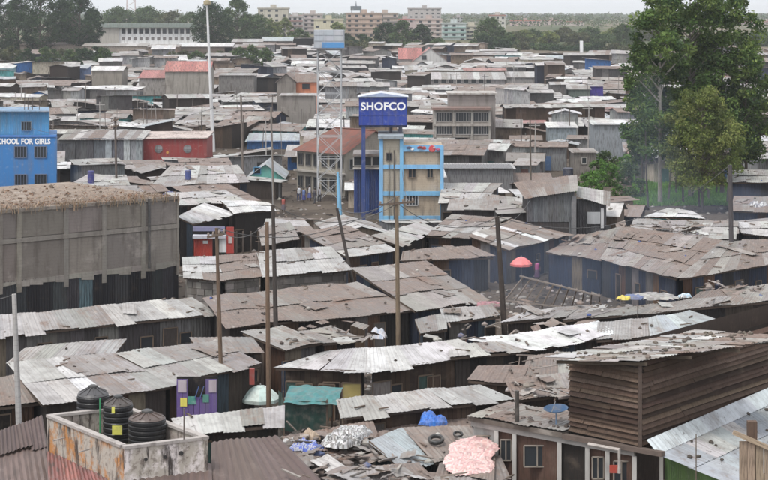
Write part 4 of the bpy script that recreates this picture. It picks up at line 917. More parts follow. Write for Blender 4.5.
# blue walled shed right of mast
def gable_px(label, pxl, pxr, d, ye, yr, wallc, roofpal, dep=6, name='shack', cat='shack', wm=WALLM, nsh=8, rm=None, mono=False, win=None, front='eave', rows=2):
    """eave/gable building from picture columns pxl..pxr at distance d; ye eave row, yr ridge row"""
    k = d / F; x0, x1 = (pxl - 384) * k, (pxr - 384) * k; z0 = gz(d) ; ze = CH - (ye - HY) * k
    root = thing(name, ((x0 + x1) / 2, d + dep / 2, z0), label, cat)
    dr = d + (dep if mono else dep / 2); zr = CH - (yr - HY) * dr / F; ov = .3
    rm = rm or TIN
    b = MB(); b.box(x0, d, z0 - .5, x1, d + dep, ze - .02, wallc); b.build('wall', wm, root)
    if front == 'gable':
        xm = (x0 + x1) / 2; zr = CH - (yr - HY) * d / F
        b = MB(); b.face([Vector((x0, d, ze)), Vector((x1, d, ze)), Vector((xm, d, zr - .08))], wallc); b.build('gable', wm, root)
        for s_ in (0, 1):
            xa, xb = (x0 - ov, xm) if s_ == 0 else (x1 + ov, xm)
            for i in range(rows * 3):
                ya, yb = d - ov + (dep + 2 * ov) * i / (rows * 3), d - ov + (dep + 2 * ov) * (i + 1) / (rows * 3) + .04
                q = [Vector((xa, ya, ze - .1)), Vector((xa, yb, ze - .1)), Vector((xb, yb, zr)), Vector((xb, ya, zr))]
                if s_ == 0: q = [q[1], q[0], q[3], q[2]]
                s = MB(); s.corr(*q, jit(R.choice(PAL[roofpal]), .1), 3, .02); s.build('roof_sheet', rm, root)
    else:
        for i in range(nsh):
            xa, xb = x0 - ov + (x1 - x0 + 2 * ov) * i / nsh, x0 - ov + (x1 - x0 + 2 * ov) * (i + 1) / nsh + .05
            s = MB(); s.corr((xa, d - ov, ze - .1), (xb, d - ov, ze - .1), (xb, dr, zr), (xa, dr, zr), jit(R.choice(PAL[roofpal]), .1), 4, .02); s.build('roof_sheet', rm, root)
        if not mono:
            s = MB(); s.corr((x1 + ov, d + dep + ov, ze - .1), (x0 - ov, d + dep + ov, ze - .1), (x0 - ov, dr, zr), (x1 + ov, dr, zr), R.choice(PAL[roofpal]), 12, .02); s.build('roof', rm, root)
            for xe in (x0, x1):
                b = MB(); b.face([Vector((xe, d, ze - .02)), Vector((xe, d + dep, ze - .02)), Vector((xe, dr, zr - .1))], wallc); b.build('gable', wm, root)
        else:
            b = MB(); b.quad(Vector((x0, d + dep, ze)), Vector((x1, d + dep, ze)), Vector((x1, d + dep, zr - .1)), Vector((x0, d + dep, zr - .1)), wallc); b.build('wall', wm, root)
            for xe in (x0, x1):
                b = MB(); b.face([Vector((xe, d, ze - .02)), Vector((xe, d + dep, ze - .02)), Vector((xe, d + dep, zr - .1))], wallc); b.build('gable', wm, root)
    for wv in (win or []):
        winrect(root, Vector((0, d, 0)), Vector((1, 0, 0)), Vector((0, -1, 0)), (wv[0] - 384) * k, CH - (wv[1] - HY) * k, wv[2], wv[3], 0, wv[4] if len(wv) > 4 else (.4, .38, .35))
    SHACKPTS.append([Vector((x0, d)), Vector((x1, d)), Vector((x1, d + dep)), Vector((x0, d + dep))])
    return root
for r_ in ((sc, -45, 56, 196, 10), (rh, 143, 207, 240, 9), (gs, 57, 142, 238, 8)):
    k = r_[3] / F; SHACKPTS.append([Vector(((r_[1] - 384) * k, r_[3] - 1)), Vector(((r_[2] - 384) * k, r_[3] - 1)), Vector(((r_[2] - 384) * k, r_[3] + r_[4])), Vector(((r_[1] - 384) * k, r_[3] + r_[4]))])
gable_px('blue walled shed with a long pale bluish roof left of the red roofed building', 247, 306, 268, 141, 133, (.04, .11, .26), 'blue', 9, mono=True, nsh=12)
gable_px('turquoise gable fronted house behind the patched roofs', 248, 283, 214, 178, 164, (.14, .46, .40), 'blue', 9, front='gable', wm=PAINT, win=[(257.5, 174, .8, .8, (.1, .3, .5))])
gable_px('grey tin hall with a thin pale roof line right of the blue framed building', 443, 513, 205, 168, 163, (.2, .2, .205), 'pale', 7, mono=True, nsh=12)
gable_px('brown roofed shed beside the bright green creeper', 512, 552, 205, 183, 173, (.06, .055, .05), 'brown', 6, mono=True, nsh=7)
gable_px('block house with tiny window left of the green bushes', 574, 596, 226, 152, 148, (.22, .2, .18), 'dusty', 6, mono=True, nsh=5, win=[(584, 164, .6, .8)])

# red roofed two storey building
d = 198; k = d / F
rb = thing('red_roofed_building', (X(335), d + 5, 0), 'two storey cream building with a rust red tin roof and rows of dark windows', 'building')
A = Vector((X(298), d + 10, 0)); B = Vector((X(344), d - 4, 0)); dxn = (B - A).normalized(); nx = Vector((dxn.y, -dxn.x, 0)); 
if nx.y > 0: nx = -nx
A = Vector((X(297), d + 6, 0)); B = Vector((X(345), d, 0)); A.x = (297 - 384) * A.y / F; t2_ = (B - A).normalized(); n2_ = Vector((t2_.y, -t2_.x, 0)); Wd = 8.5
zt_ = Z(153); Lb_ = (B - A).length
C_ = B - n2_ * Wd; D_ = A - n2_ * Wd
m = MB(); slab(m, [A, B, C_, D_], 0, zt_, (.28, .255, .21)); m.build('wall', PAINT, rb)
ridz = zt_ + 2.3; ra, rbp = (A + D_) / 2 - t2_ * -1.6, (B + C_) / 2
ra.z = rbp.z = ridz
e = [A - t2_ * .4 + n2_ * .5, B + t2_ * .4 + n2_ * .5, C_ + t2_ * .4 - n2_ * .5, D_ - t2_ * .4 - n2_ * .5]
for q in e: q.z = zt_ - .15
rbp2 = rbp + t2_ * .4
nsh = 10
for i in range(nsh):
    u0, u1 = i / nsh, (i + 1) / nsh + .004; s = MB(); s.corr(e[0].lerp(e[1], u0), e[0].lerp(e[1], u1), ra.lerp(rbp2, u1), ra.lerp(rbp2, u0), jit((.20, .075, .055), .1), 4, .025); s.build('roof_sheet', RIB, rb)
    s = MB(); s.corr(e[2].lerp(e[3], u0), e[2].lerp(e[3], u1), rbp2.lerp(ra, u1), rbp2.lerp(ra, u0), jit((.20, .075, .055), .1), 4, .025); s.build('roof_sheet', RIB, rb)
m = MB(); m.face([e[3], e[0], ra], (.27, .10, .075)); m.build('hip', RIB, rb)
m = MB(); q = [Vector((B.x, B.y, zt_)), Vector((C_.x, C_.y, zt_)), Vector((rbp.x, rbp.y, ridz - .1))]; m.face(q, (.3, .27, .23)); m.build('gable', CONC, rb)
m = MB(); m.beam(ra + Vector((0, 0, .03)), rbp2 + Vector((0, 0, .03)), .3, .08, (.2, .08, .06)); m.build('ridge_cap', RIB, rb)
for fl in (1, 0):
    for i in range(6):
        u = Lb_ * (i + .5) / 6.0
        winrect(rb, A, t2_, n2_, u, [zt_ - 4.3, zt_ - 1.75][fl], .85, 1.3, 1, (.09, .085, .08))
    for i in range(3):
        winrect(rb, B, -n2_, t2_, 1.4 + i * 2.5, [zt_ - 4.4, zt_ - 1.9][fl], 1.5, 1.2, 2, (.25, .25, .24))
m = MB(); zb_ = zt_ - 2.45; slab(m, [A + n2_ * .5, B + n2_ * .5 + t2_ * .3, B + t2_ * .3 - n2_ * .02 + n2_ * .03, A + n2_ * .03], zb_, zb_ + .18, (.33, .31, .28)); m.build('floor_ledge', CONC, rb)
SHACKPTS.append([q.to_2d() for q in (A, B, C_, D_)])

# sky blue framed building
d = 172; k = d / F
fb = thing('framed_building', (X(411), d + 4, 0), 'narrow block building framed in sky blue beams below the blue sign box', 'building')
block(fb, X(380), X(401.5), d, d + 7, 0, Z(139.5), (.40, .36, .29), 'wall', CONC); block(fb, X(401.5) + .003, X(443), d + .15, d + 7, 0, Z(147), (.40, .33, .25), 'wall', CONC)
SB = (.18, .42, .66)
for px in (381.3, 401.5, 441.8):
    m = MB(); zt = Z(138) if px < 410 else Z(146); m.box(X(px) - .17, d - .14, 0, X(px) + .17, d + .1, zt, jit(SB, .05)); m.build('column', PAINT, fb)
for z in (167, 193.5, 218):
    for (a, b) in ((383.1, 399.7), (403.3, 440)):
        m = MB(); m.box(X(a), d - .11, Z(z) - .2 - (.25 if z > 200 else 0), X(b), d + .1, Z(z) + .2, jit(SB, .06)); m.build('beam', PAINT, fb)
m = MB(); m.box(X(378), d - .5, Z(139), X(403.5), d + 7.3, Z(135.8), (.27, .31, .34)); m.build('roof_slab', CONC, fb)
m = MB(); m.box(X(403.3), d - .1, Z(151.6), X(443), d + .1, Z(145.3), (.17, .38, .60)); sgn = m.build('painted_band', PAINT, fb)
for px, c_, r_ in ((409, (.1, .1, .2), .28), (412, (.5, .5, .5), .2), (420, (.45, .04, .04), .3), (424, (.5, .06, .05), .22), (432, (.55, .04, .05), .36), (438, (.3, .05, .1), .22), (434, (.6, .5, .5), .15)):
    m = MB(); m.tube([(X(px), d - .09, Z(148.6) + R.uniform(-.1, .1)), (X(px), d - .13, Z(148.6))], [r_, r_ * .8], c_, 9); m.build('painted_blob', PAINT, sgn)
P0 = Vector((0, d + .12, 0))
winrect(fb, P0, tx, nf_, X(412), Z(178), .75, 1.1, 1, (.2, .14, .1)); winrect(fb, P0, tx, nf_, X(412), Z(205.5), 1.15, 1.1, 3, (.42, .42, .42))
winrect(fb, P0 - Vector((0, .1, 0)), tx, nf_, X(389), Z(160.5), .5, .7, 0, (.1, .08, .08)); winrect(fb, P0, tx, nf_, X(430), Z(178), .6, .9, 1, (.2, .16, .12))
for px in (389, 394): m = MB(); m.tube([(X(px), d - .16, 0.5), (X(px), d - .16, Z(150))], [.05, .05], (.08, .07, .06), 6); m.build('drainpipe', PLAS, fb)
SHACKPTS.append([Vector((X(379), d)), Vector((X(444), d)), Vector((X(444), d + 8)), Vector((X(379), d + 8))])
# dark blue panels between
d = 176; k = d / F
bp = thing('blue_panel_house', (X(367), d + 4, 0), 'dark blue sheet walled house between red roofed and sky blue framed buildings', 'building')
block(bp, X(354), X(380), d, d + 5, 0, Z(155), (.24, .225, .21), 'wall', CONC)
for i in range(5):
    s = MB(); xa = X(354 + i * 5.2); s.corr((xa, d - .06, .6), (xa + 5.3 * k, d - .06, .6), (xa + 5.3 * k, d - .06, Z(169)), (xa, d - .06, Z(169)), jit([(.03, .06, .2), (.02, .045, .15), (.025, .08, .3), (.03, .07, .26), (.03, .07, .24)][i], .1), 3, .03); s.build('wall_sheet', PAINT, bp)
for px in (358, 368, 376): winrect(bp, Vector((0, d, 0)), tx, nf_, X(px), Z(166), .85, .9, 0, (.45, .43, .4))
m = MB(); m.box(X(353), d - .6, Z(169), X(380), d + .02, Z(167.6), (.4, .38, .35)); m.build('balcony_slab', CONC, bp)
m = MB(); m.box(X(353), d - .4, Z(156) + .003, X(381), d + 5.2, Z(154), (.22, .2, .19)); m.build('roof', TIN, bp)

# SHOFCO sign tank on legs
d = 174.5; k = d / F
sg = thing('sign_tower', (X(383), d + 2, 0), 'royal blue box on tall legs with big white lettering', 'sign tower')
x0, x1 = X(359), X(407); z0, z1 = Z(125.5), Z(97)
block(sg, x0, x1, d, d + 4.2, z0, z1, (.012, .035, .24), 'box', PAINT)
for i in range(4):
    for j in range(3):
        xa = x0 + (x1 - x0) * i / 4; za = z0 + (z1 - z0) * j / 3
        m = MB(); m.box(xa + .02, d - .03, za + .02, xa + (x1 - x0) / 4 - .02, d + .01, za + (z1 - z0) / 3 - .02, jit((.012, .04, .27), .05)); m.build('panel', PAINT, sg)
lettering('SHOFCO', X(361), X(405.5), d - .06, Z(110.3), Z(102), None, sg, bold=.03)
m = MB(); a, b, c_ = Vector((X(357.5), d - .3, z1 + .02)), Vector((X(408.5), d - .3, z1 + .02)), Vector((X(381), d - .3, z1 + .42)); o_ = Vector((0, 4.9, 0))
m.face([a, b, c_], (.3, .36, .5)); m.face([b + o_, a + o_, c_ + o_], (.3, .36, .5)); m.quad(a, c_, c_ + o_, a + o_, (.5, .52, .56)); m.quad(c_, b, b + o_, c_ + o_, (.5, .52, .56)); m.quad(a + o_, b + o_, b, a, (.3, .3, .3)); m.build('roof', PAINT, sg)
for px, dy, zb0, w_ in ((363.5, .3, 0, .38), (363.5, 3.8, 0, .25), (400.5, .5, Z(135.4), .35), (391, 1.2, Z(135.4), .3), (400, 3.8, Z(135.4), .25)):
    m = MB(); m.beam((X(px), d + dy, zb0), (X(px), d + dy, z0), w_, w_, (.02, .05, .2) if px < 380 else (.05, .05, .08)); m.build('leg', PAINT, sg)
m = MB(); m.beam((x0, d + .3, z0 - .12), (x1, d + .3, z0 - .12), .2, .2, (.03, .04, .1)); m.build('bearer', PAINT, sg)
# grey/blue tank on lattice tower
d = 192.5; k = d / F
wt = thing('lattice_water_tower', (X(329), d + 1.5, 0), 'tall white lattice tower carrying a grey panelled tank with blue lower band', 'water tower')
x0, x1 = X(314), X(344); 
block(wt, x0, x1, d, d + 3.2, Z(48), Z(30), (.38, .40, .43), 'tank', PAINT)
for i in range(3):
    for j in range(2):
        w_ = (x1 - x0) / 3; h_ = (Z(30) - Z(41.5)) / 2; m = MB(); m.box(x0 + w_ * i + .05, d - .04, Z(41.5) + h_ * j + .05, x0 + w_ * (i + 1) - .05, d + .01, Z(41.5) + h_ * (j + 1) - .05, jit((.42, .44, .47), .08)); m.build('panel', PAINT, wt)
m = MB(); m.box(X(322), d - .05, Z(48), X(344.3), d - .001, Z(42.5), (.08, .25, .5)); m.build('blue_band', PAINT, wt)
m = MB(); m.box(x0 - .3, d - .3, Z(49.5), x1 + .3, d + 3.5, Z(48.2), (.2, .2, .21)); m.build('platform', CONC, wt)
cn = [(X(317.5), d + .1), (X(341), d + .1), (X(341), d + 3), (X(317.5), d + 3)]; zt = Z(49.7); GW = (.42, .43, .44)
for (x, y) in cn: m = MB(); m.beam((x, y, 0), (x, y, zt), .12, .12, GW); m.build('leg', PAINT, wt)
nb = 7
for i in range(nb):
    za, zb_ = zt * i / nb, zt * (i + 1) / nb
    for a in range(4):
        p, q = cn[a], cn[(a + 1) % 4]
        m = MB(); m.beam((*p, za), (*q, zb_), .055, .055, GW); m.build('brace', PAINT, wt); m = MB(); m.beam((*q, za), (*p, zb_), .055, .055, GW); m.build('brace', PAINT, wt)
        m = MB(); m.beam((*p, zb_ - .05), (*q, zb_ - .05), .06, .06, GW); m.build('strut', PAINT, wt)
SHACKPTS.append([Vector(q) for q in cn])
# sky blue tapering post
p = W(340, 222, 0); m = MB(); q = D(338, 172, p.y); m.tube([p, q], [.28, .1], (.2, .45, .66), 8); one(m, 'blue_post', PAINT, p, 'sky blue tapering post left of the sky blue framed building', 'post')
# white floodlight mast
p = W(213.5, 152, 0); q = D(206.5, -8, p.y); m = MB(); m.tube([p, q], [.3, .13], (.62, .62, .62), 10); mt_ = tag(m.build('light_mast', PAINT, None, p), 'very tall slightly leaning white mast at the upper left', 'mast')
m = MB(); m.box(q.x - .9, q.y - .2, q.z - .9, q.x + .9, q.y + .2, q.z - .4, (.25, .22, .15)); m.build('lamp_head', PAINT, mt_)
q3 = D(207.3, 2, p.y); m = MB(); m.lathe((q3.x, q3.y, q3.z - .5), [(.2, 0), (.55, .2), (.55, .6), (.2, .8)], (.35, .3, .18), 10); m.build('collar', PAINT, mt_)

# ---------------- poles ----------------
def pole(bx, by, tx_, ty, r0, r1, col, label, zb=0, arms=0, armw=1.4, m_=WOOD):
    p = W(bx, by, zb); q = D(tx_, ty, p.y); p0 = Vector((p.x, p.y, gz(p.y) if zb == 0 else 0)); m = MB()
    m.tube([p0, p0.lerp(q, .5), q], [r0, (r0 + r1) / 2, r1], col, 9); o = tag(m.build('utility_pole', m_, None, p0), label, 'pole')
    for k in range(arms):
        c_ = q - Vector((0, 0, .35 + k * .6)); m = MB(); v = Vector((armw / 2, -.25, .12)); m.beam(c_ - v + Vector((0, -r1 - .05, 0)), c_ + v + Vector((0, -r1 - .05, 0)), .1, .12, (.13, .10, .08)); m.build('crossarm', WOOD, o)
        for s_ in (-.9, -.35, .35, .9):
            i_ = c_ + v * s_ + Vector((0, -r1 - .05, .06)); b = MB(); b.lathe(i_, [(.05, 0), (.06, .08), (.04, .16)], (.25, .2, .17), 8); b.build('insulator', PLAS, o)
    return o, q
BR = (.15, .105, .075); DK = (.07, .06, .055)
tops = {}
_, tops['slender'] = pole(222.5, 419, 216.5, 228, .12, .08, BR, 'slender brown utility pole with small arm left of centre', 0, 1, .9)
_, tops['thick'] = pole(269, 433, 267, 222, .125, .09, (.17, .115, .08), 'thick brown utility pole standing before the white umbrella', 0)
_, tops['dark'] = pole(277, 373, 273, 205, .15, .1, DK, 'dark utility pole just behind the thick brown one', 0)
_, tops['cross'] = pole(398.5, 371, 396.5, 197, .14, .10, (.21, .16, .11), 'tan utility pole with insulated cross-arm at the centre', 0, 1, 2.0)
_, tops['lean'] = pole(358, 308, 337, 208, .13, .1, DK, 'short dark pole leaning left of the cross-armed pole', 0)
_, tops['tall'] = pole(506, 354, 497, 217, .19, .13, (.06, .05, .045), 'thick dark pole right of centre behind the dusty roofs', 0)
_, tops['conc'] = pole(21, 479, 14, 294, .15, .1, (.38, .37, .36), 'pale concrete pole at the left edge', 0, m_=CONC)
_, tops['right'] = pole(732, 290, 730, 165, .2, .15, (.09, .085, .09), 'thick dark grey pole in front of the right hand trees', 0)
_, tops['a'] = pole(117, 214, 115, 117, .13, .1, (.12, .10, .09), 'dark utility pole left of the red hall with brackets', 0, 2, .8)
_, tops['b'] = pole(243.5, 196, 241, 95, .13, .1, (.2, .17, .15), 'grey brown pole before the dark blue walled shed', 0)
_, tops['c'] = pole(274, 216, 271, 107, .12, .09, (.25, .22, .19), 'pale brown pole rising beside the turquoise gable', 0)
pole(423, 372, 421, 345, .03, .025, DK, 'thin aerial pole standing on the long white roof', 0)
pole(421, 412, 420.5, 375, .03, .025, DK, 'thin dark aerial pole rising from the long pale roof', 0)
pole(463, 384, 466, 338, .035, .03, (.12, .06, .05), 'thin reddish stick pole at the end of the long white roof', 0)
pole(480, 402, 482, 368, .03, .025, DK, 'thin dark aerial at the right end of the long pale roof', 0)
pole(636, 372, 638, 300, .04, .03, DK, 'thin dark aerial behind the timber building', 0)
pole(545, 366, 546, 338, .03, .025, DK, 'thin dark aerial left of the timber building', 0)
pole(720, 268, 720.5, 243, .05, .04, DK, 'short dark stick on the great rusty roof', 0)
pole(190, 358, 191, 341, .05, .04, DK, 'stubby stick on the striped pale roof', 0)
pole(49, 354, 48, 311, .03, .025, DK, 'thin rod at the left on the very long pale roof', 0)
pole(68, 352, 67, 324, .03, .025, DK, 'second thin rod from the left on the very long pale roof', 0)
pole(78.5, 350, 77.5, 340, .03, .025, DK, 'short thin rod below the very long pale roof', 0)
pole(271, 450, 271.5, 410, .03, .03, (.12, .1, .08), 'thin pole in front of the white umbrella roof', 0)
pole(293, 250, 292, 214, .05, .04, DK, 'thin dark pole in the yard right of the red stall', 0)
pole(407, 262, 408, 224, .05, .04, DK, 'thin dark pole right of the tan cross-armed pole', 0)
pole(531, 198, 530, 120, .09, .07, (.14, .12, .1), 'grey pole right of the block storey house', 0)
WIRE = []
def wire(a, b, sag, label):
    m = MB(); n_ = 14; pts = [a.lerp(b, i / n_) - Vector((0, 0, sag * 4 * (i / n_) * (1 - i / n_))) for i in range(n_ + 1)]
    m.tube(pts, [.02] * (n_ + 1), (.04, .04, .04), 4, False); one(m, 'power_cable', PLAS, a, label, 'cable')
wire(tops['cross'], tops['slender'], 1.2, 'sagging cable from the tan cross-armed pole to the slender brown pole')
wire(tops['cross'], tops['lean'], .6, 'cable from the tan cross-armed pole to the short leaning pole')
wire(tops['thick'], tops['slender'], .6, 'cable between the slender and the thick brown poles')
wire(tops['dark'], tops['cross'] - Vector((0, 0, .4)), 1.0, 'cable between the dark pole and the tan cross-armed pole')
wire(tops['conc'], D(-30, 290, tops['conc'].y + 3), .3, 'cable leaving the concrete pole towards the left edge')
wire(tops['tall'], tops['cross'] - Vector((0, 0, .3)), 1.0, 'cable from the thick dark pole to the tan cross-armed pole')

wire(tops['a'], tops['b'], 1.2, 'long cable from the bracketed dark pole to the grey brown pole')
wire(tops['b'], tops['c'], .6, 'cable between the grey brown pole and the pale brown pole by the turquoise gable')
wire(tops['c'], tops['dark'], 1.6, 'long cable from the pale brown pole down to the dark pole')
wire(tops['tall'], tops['right'], 2.2, 'very long cable from the thick dark pole to the pole before the trees')
wire(tops['cross'] + Vector((.8, 0, -.3)), D(402, 170, 171.5), .8, 'cable from the cross-armed pole to the sky blue framed building')
wire(tops['a'] - Vector((0, 0, .5)), D(30, 128, 195.5), .9, 'cable from the bracketed dark pole to the blue school')
wire(tops['tall'] - Vector((0, 0, .5)), D(530, 200, 147), .5, 'short cable from the thick dark pole to the raised grey tin room')
# ---------------- upper tin rooms ----------------
d = 148; k = d / F
ar = thing('grey_tin_room', (X(552), d + 3, 0), 'raised grey corrugated tin room under a sloping brown roof right of centre', 'shack')
zb_, zt = Z(222), Z(197)
for i in range(9):
    xa = X(527) + (X(574) - X(527)) * i / 9; xb = X(527) + (X(574) - X(527)) * (i + 1) / 9; s = MB(); s.corr((xa, d, 0 if i == 8 else zb_), (xb + .02, d, 0 if i == 8 else zb_), (xb + .02, d, zt + i * .06), (xa, d, zt + i * .06), jit((.15, .155, .16), .15), 3, .025); s.build('wall_sheet', WALLM, ar)
block(ar, X(527), X(575), d + .05, d + 5, .0, zt - .05, (.06, .055, .055), 'wall', WALLM)
c4r = [Vector((X(524.5), d - .4, Z(198.5))), Vector((X(577), d - .4, Z(190.5))), Vector((X(583), d + 5.2, Z(184) * 1 + .25)), Vector((X(550) - 2.6, d + 5.2, Z(189)))]
for i in range(7):
    for j in range(2):
        u0, u1, v0, v1 = i / 7, (i + 1) / 7 + .01, j / 2, (j + 1) / 2 + .03; q = lambda u, v: (c4r[0] * (1 - u) + c4r[1] * u) * (1 - v) + (c4r[3] * (1 - u) + c4r[2] * u) * v
        s = MB(); l = Vector((0, 0, .03 * (1 - j) * 0 + .02 * (i % 2))); s.corr(q(u0, v0) + l, q(u1, v0) + l, q(u1, v1) + l, q(u0, v1) + l, jit(R.choice(PAL['dusty'] + PAL['brown'][:1]), .1), 4, .02); s.build('roof_sheet', TIN, ar)
m = MB(); m.box(X(571.5), d - .15, 0, X(576), d - .02, Z(196), (.17, .17, .175)); m.build('column', CONC, ar)
d = 150; k = d / F
a2 = thing('grey_tin_room', (X(592), d + 2, 0), 'lower dark tin room with a white panel, right of the raised grey room', 'shack')
for i in range(6):
    xa = X(577) + (X(606) - X(577)) * i / 6; xb = X(577) + (X(606) - X(577)) * (i + 1) / 6; zt = Z(199 + i * 1.2); s = MB(); s.corr((xa, d, 0), (xb + .02, d, 0), (xb + .02, d, zt), (xa, d, zt), jit((.10, .10, .105), .15), 3, .025); s.build('wall_sheet', WALLM, a2)
block(a2, X(577), X(606), d + .05, d + 4, 0, Z(204), (.06, .055, .055), 'wall', WALLM)
for i in range(5):
    q0 = Vector((X(576), d - .4, Z(196))); q1 = Vector((X(609), d - .4, Z(206))); r0 = Vector((X(582), d + 4.5, Z(191))); r1 = Vector((X(617), d + 4.5, Z(197)))
    s = MB(); s.corr(q0.lerp(q1, i / 5), q0.lerp(q1, (i + 1.05) / 5), r0.lerp(r1, (i + 1.05) / 5), r0.lerp(r1, i / 5), jit(R.choice(PAL['grey'] + PAL['pale']), .1), 4, .02); s.build('roof_sheet', TIN, a2)
m = MB(); m.box(X(587), d - .12, Z(224), X(600), d - .04, Z(212), (.4, .41, .42)); m.build('white_panel', PAINT, a2)
m = MB(); m.box(X(600.5), d - .16, Z(228), X(603.5), d - .05, Z(208), (.5, .5, .5)); m.build('white_post', PAINT, a2)

# ---------------- red stall in the white roofed shed ----------------
d = 137; k = d / F
rs = thing('red_stall', (X(213), d, 0), 'red and white painted stall under the bright white roofs', 'stall')
for i in range(4): s = MB(); xa = X(194 + i * 4.6); s.corr((xa, d, Z(256)), (xa + 4.7 * k, d, Z(256)), (xa + 4.7 * k, d, Z(238)), (xa, d, Z(238)), jit((.38, .05, .035), .15), 3, .02); s.build('wall_sheet', PAINT, rs)
m = MB(); m.box(X(193), d - .3, Z(238), X(226), d + .4, Z(235), (.5, .5, .55)); m.build('counter_shade', PAINT, rs)
m = MB(); m.box(X(193), d - .1, Z(231), X(225), d + .1, Z(227), (.22, .22, .35)); m.build('sign_board', PAINT, rs)
m = MB(); m.box(X(219.5), d - .12, Z(252), X(226.5), d - .03, Z(238.5), (.62, .62, .62)); m.build('door', PAINT, rs)
m = MB(); m.box(X(226.6), d - .1, Z(253), X(234), d, Z(227), (.38, .04, .03)); m.build('door_panel', PAINT, rs)
m = MB(); m.box(X(228.5), d - .14, Z(243), X(232), d - .105, Z(236), (.5, .42, .4)); m.build('notice', PAINT, rs)
m = MB(); m.box(X(203), d - .06, Z(243.5), X(208), d - .025, Z(240.5), (.6, .6, .6)); m.build('notice', PAINT, rs)
for px in (234.5, 241, 249, 257, 266, 273):
    p = W(px, 262 - (px - 234) * .1, 0); m = MB(); m.beam((X(px), d + 2, 0), (X(px), d + 2, 3.3), .12, .12, (.09, .075, .065)); one(m, 'shed_post', WOOD, (X(px), d + 2, 0), 'dark shed post, ' + {234.5: 'first', 241: 'second', 249: 'third', 257: 'fourth', 266: 'fifth', 273: 'sixth'}[px] + ' one right of the red stall', 'post', 'posts of the open shed beside the red stall')

# ---------------- purple stall ----------------
d = W(197, 410, 0).y; k = d / F
d = 84.8; k = d / F
ps = thing('purple_stall', (X(197), d, 0), 'purple and white painted shop front with a dark opening and yellow poster', 'stall')
for i in range(7):
    xa, xb = X(176.5 + i * 5.8), X(176.5 + (i + 1) * 5.8); cc = jit((.11, .07, .22), .15)
    hi = Z(379); lo = 0 
    if i in (2, 3, 4): hi = Z(397)
    m = MB(); m.box(xa + .01, d - .04, lo, xb - .01, d, hi, cc); m.build('board', PAINT, ps)
m = MB(); m.box(X(176), d + .3, 0, X(217), d + .4, Z(378), (.015, .014, .016)); m.build('interior_shade_panel', WOOD, ps)  # thin near-black panel paints the shade inside the stall opening
for (a, b, c_) in ((178, 186.5, (.42, .36, .40)), (209, 216.5, (.42, .36, .40))):
    m = MB(); m.box(X(a), d - .07, Z(392), X(b), d - .045, Z(380), c_); m.build('white_patch', PAINT, ps)
for (a, b, y0, y1) in ((188, 196, 404, 396), (203, 209, 402, 394)):
    m = MB(); m.box(X(a), d - .07, Z(y0), X(b), d - .045, Z(y1), (.06, .25, .20)); m.build('poster', PAINT, ps)
m = MB(); m.box(X(180.5), d - .08, Z(406), X(187), d - .05, Z(397.5), (.7, .62, .12)); m.build('poster', PAINT, ps, None)['label'] = 'yellow poster'
for a, b in ((195, 199), (200, 204)):
    m = MB(); m.beam((X(a), d - .1, Z(398)), (X(b), d - .1, Z(386)), .07, .04, (.06, .1, .25)); m.build('stripe', PAINT, ps)
# red goods hung at right
m = MB(); m.box(X(249), d + .3, Z(386), X(254), d + .5, Z(370), (.25, .05, .04)); one(m, 'hanging_cloth', PLAS, (X(251), d + .3, 0), 'dark red cloth hanging in the shade behind the umbrella', 'cloth')

# umbrellas
def umbrella(px, py, w_px, d, label, cols, hh=.5, poleh=2.0):
    k = d / F; c_ = D(px, py, d); r = w_px * k / 2; t = thing('umbrella', (c_.x, c_.y, c_.z - poleh), label, 'umbrella'); n_ = 8; seg = 5
    for i in range(n_):
        m = MB(); a0, a1 = i * 2 * math.pi / n_, (i + 1) * 2 * math.pi / n_
        for s_ in range(seg):
            for h in range(4):
                def P(ss, hh_): 
                    aa = a0 + (a1 - a0) * hh_ / 4; f = ss / seg; rr = r * f * (1 - .07 * math.sin(math.pi * hh_ / 4) * f); return c_ + Vector((math.cos(aa) * rr, math.sin(aa) * rr, hh * (1 - f ** 1.9) - .02 * f * math.sin(math.pi * hh_ / 4)))
                m.quad(P(s_, h), P(s_ + 1, h), P(s_ + 1, h + 1), P(s_, h + 1), cols[i % len(cols)])
        def Pv(hh_): 
            aa = a0 + (a1 - a0) * hh_ / 4; rr = r * (1 - .07 * math.sin(math.pi * hh_ / 4)); return c_ + Vector((math.cos(aa) * rr, math.sin(aa) * rr, 0))
        for h in range(4): m.quad(Pv(h) - Vector((0, 0, .16)), Pv(h + 1) - Vector((0, 0, .16)), Pv(h + 1), Pv(h), tuple(x * .9 for x in cols[i % len(cols)]))
        m.build('canopy_panel', PLAS, t, smooth=False)
    m = MB(); m.tube([c_ - Vector((0, 0, poleh)), c_ + Vector((0, 0, hh + .1))], [.03, .03], (.3, .3, .3), 8); m.build('pole', PLAS, t)
umbrella(260.5, 397.5, 41, 89.5, 'large pale mint market umbrella on the roof terrace left of the green netting stall', [(.46, .58, .54), (.52, .6, .56)], .62, 1.6)
umbrella(521, 263.5, 22, 132, 'small coral red umbrella among the dark alleys right of centre', [(.75, .17, .16), (.7, .14, .14)], .5, 2.0)

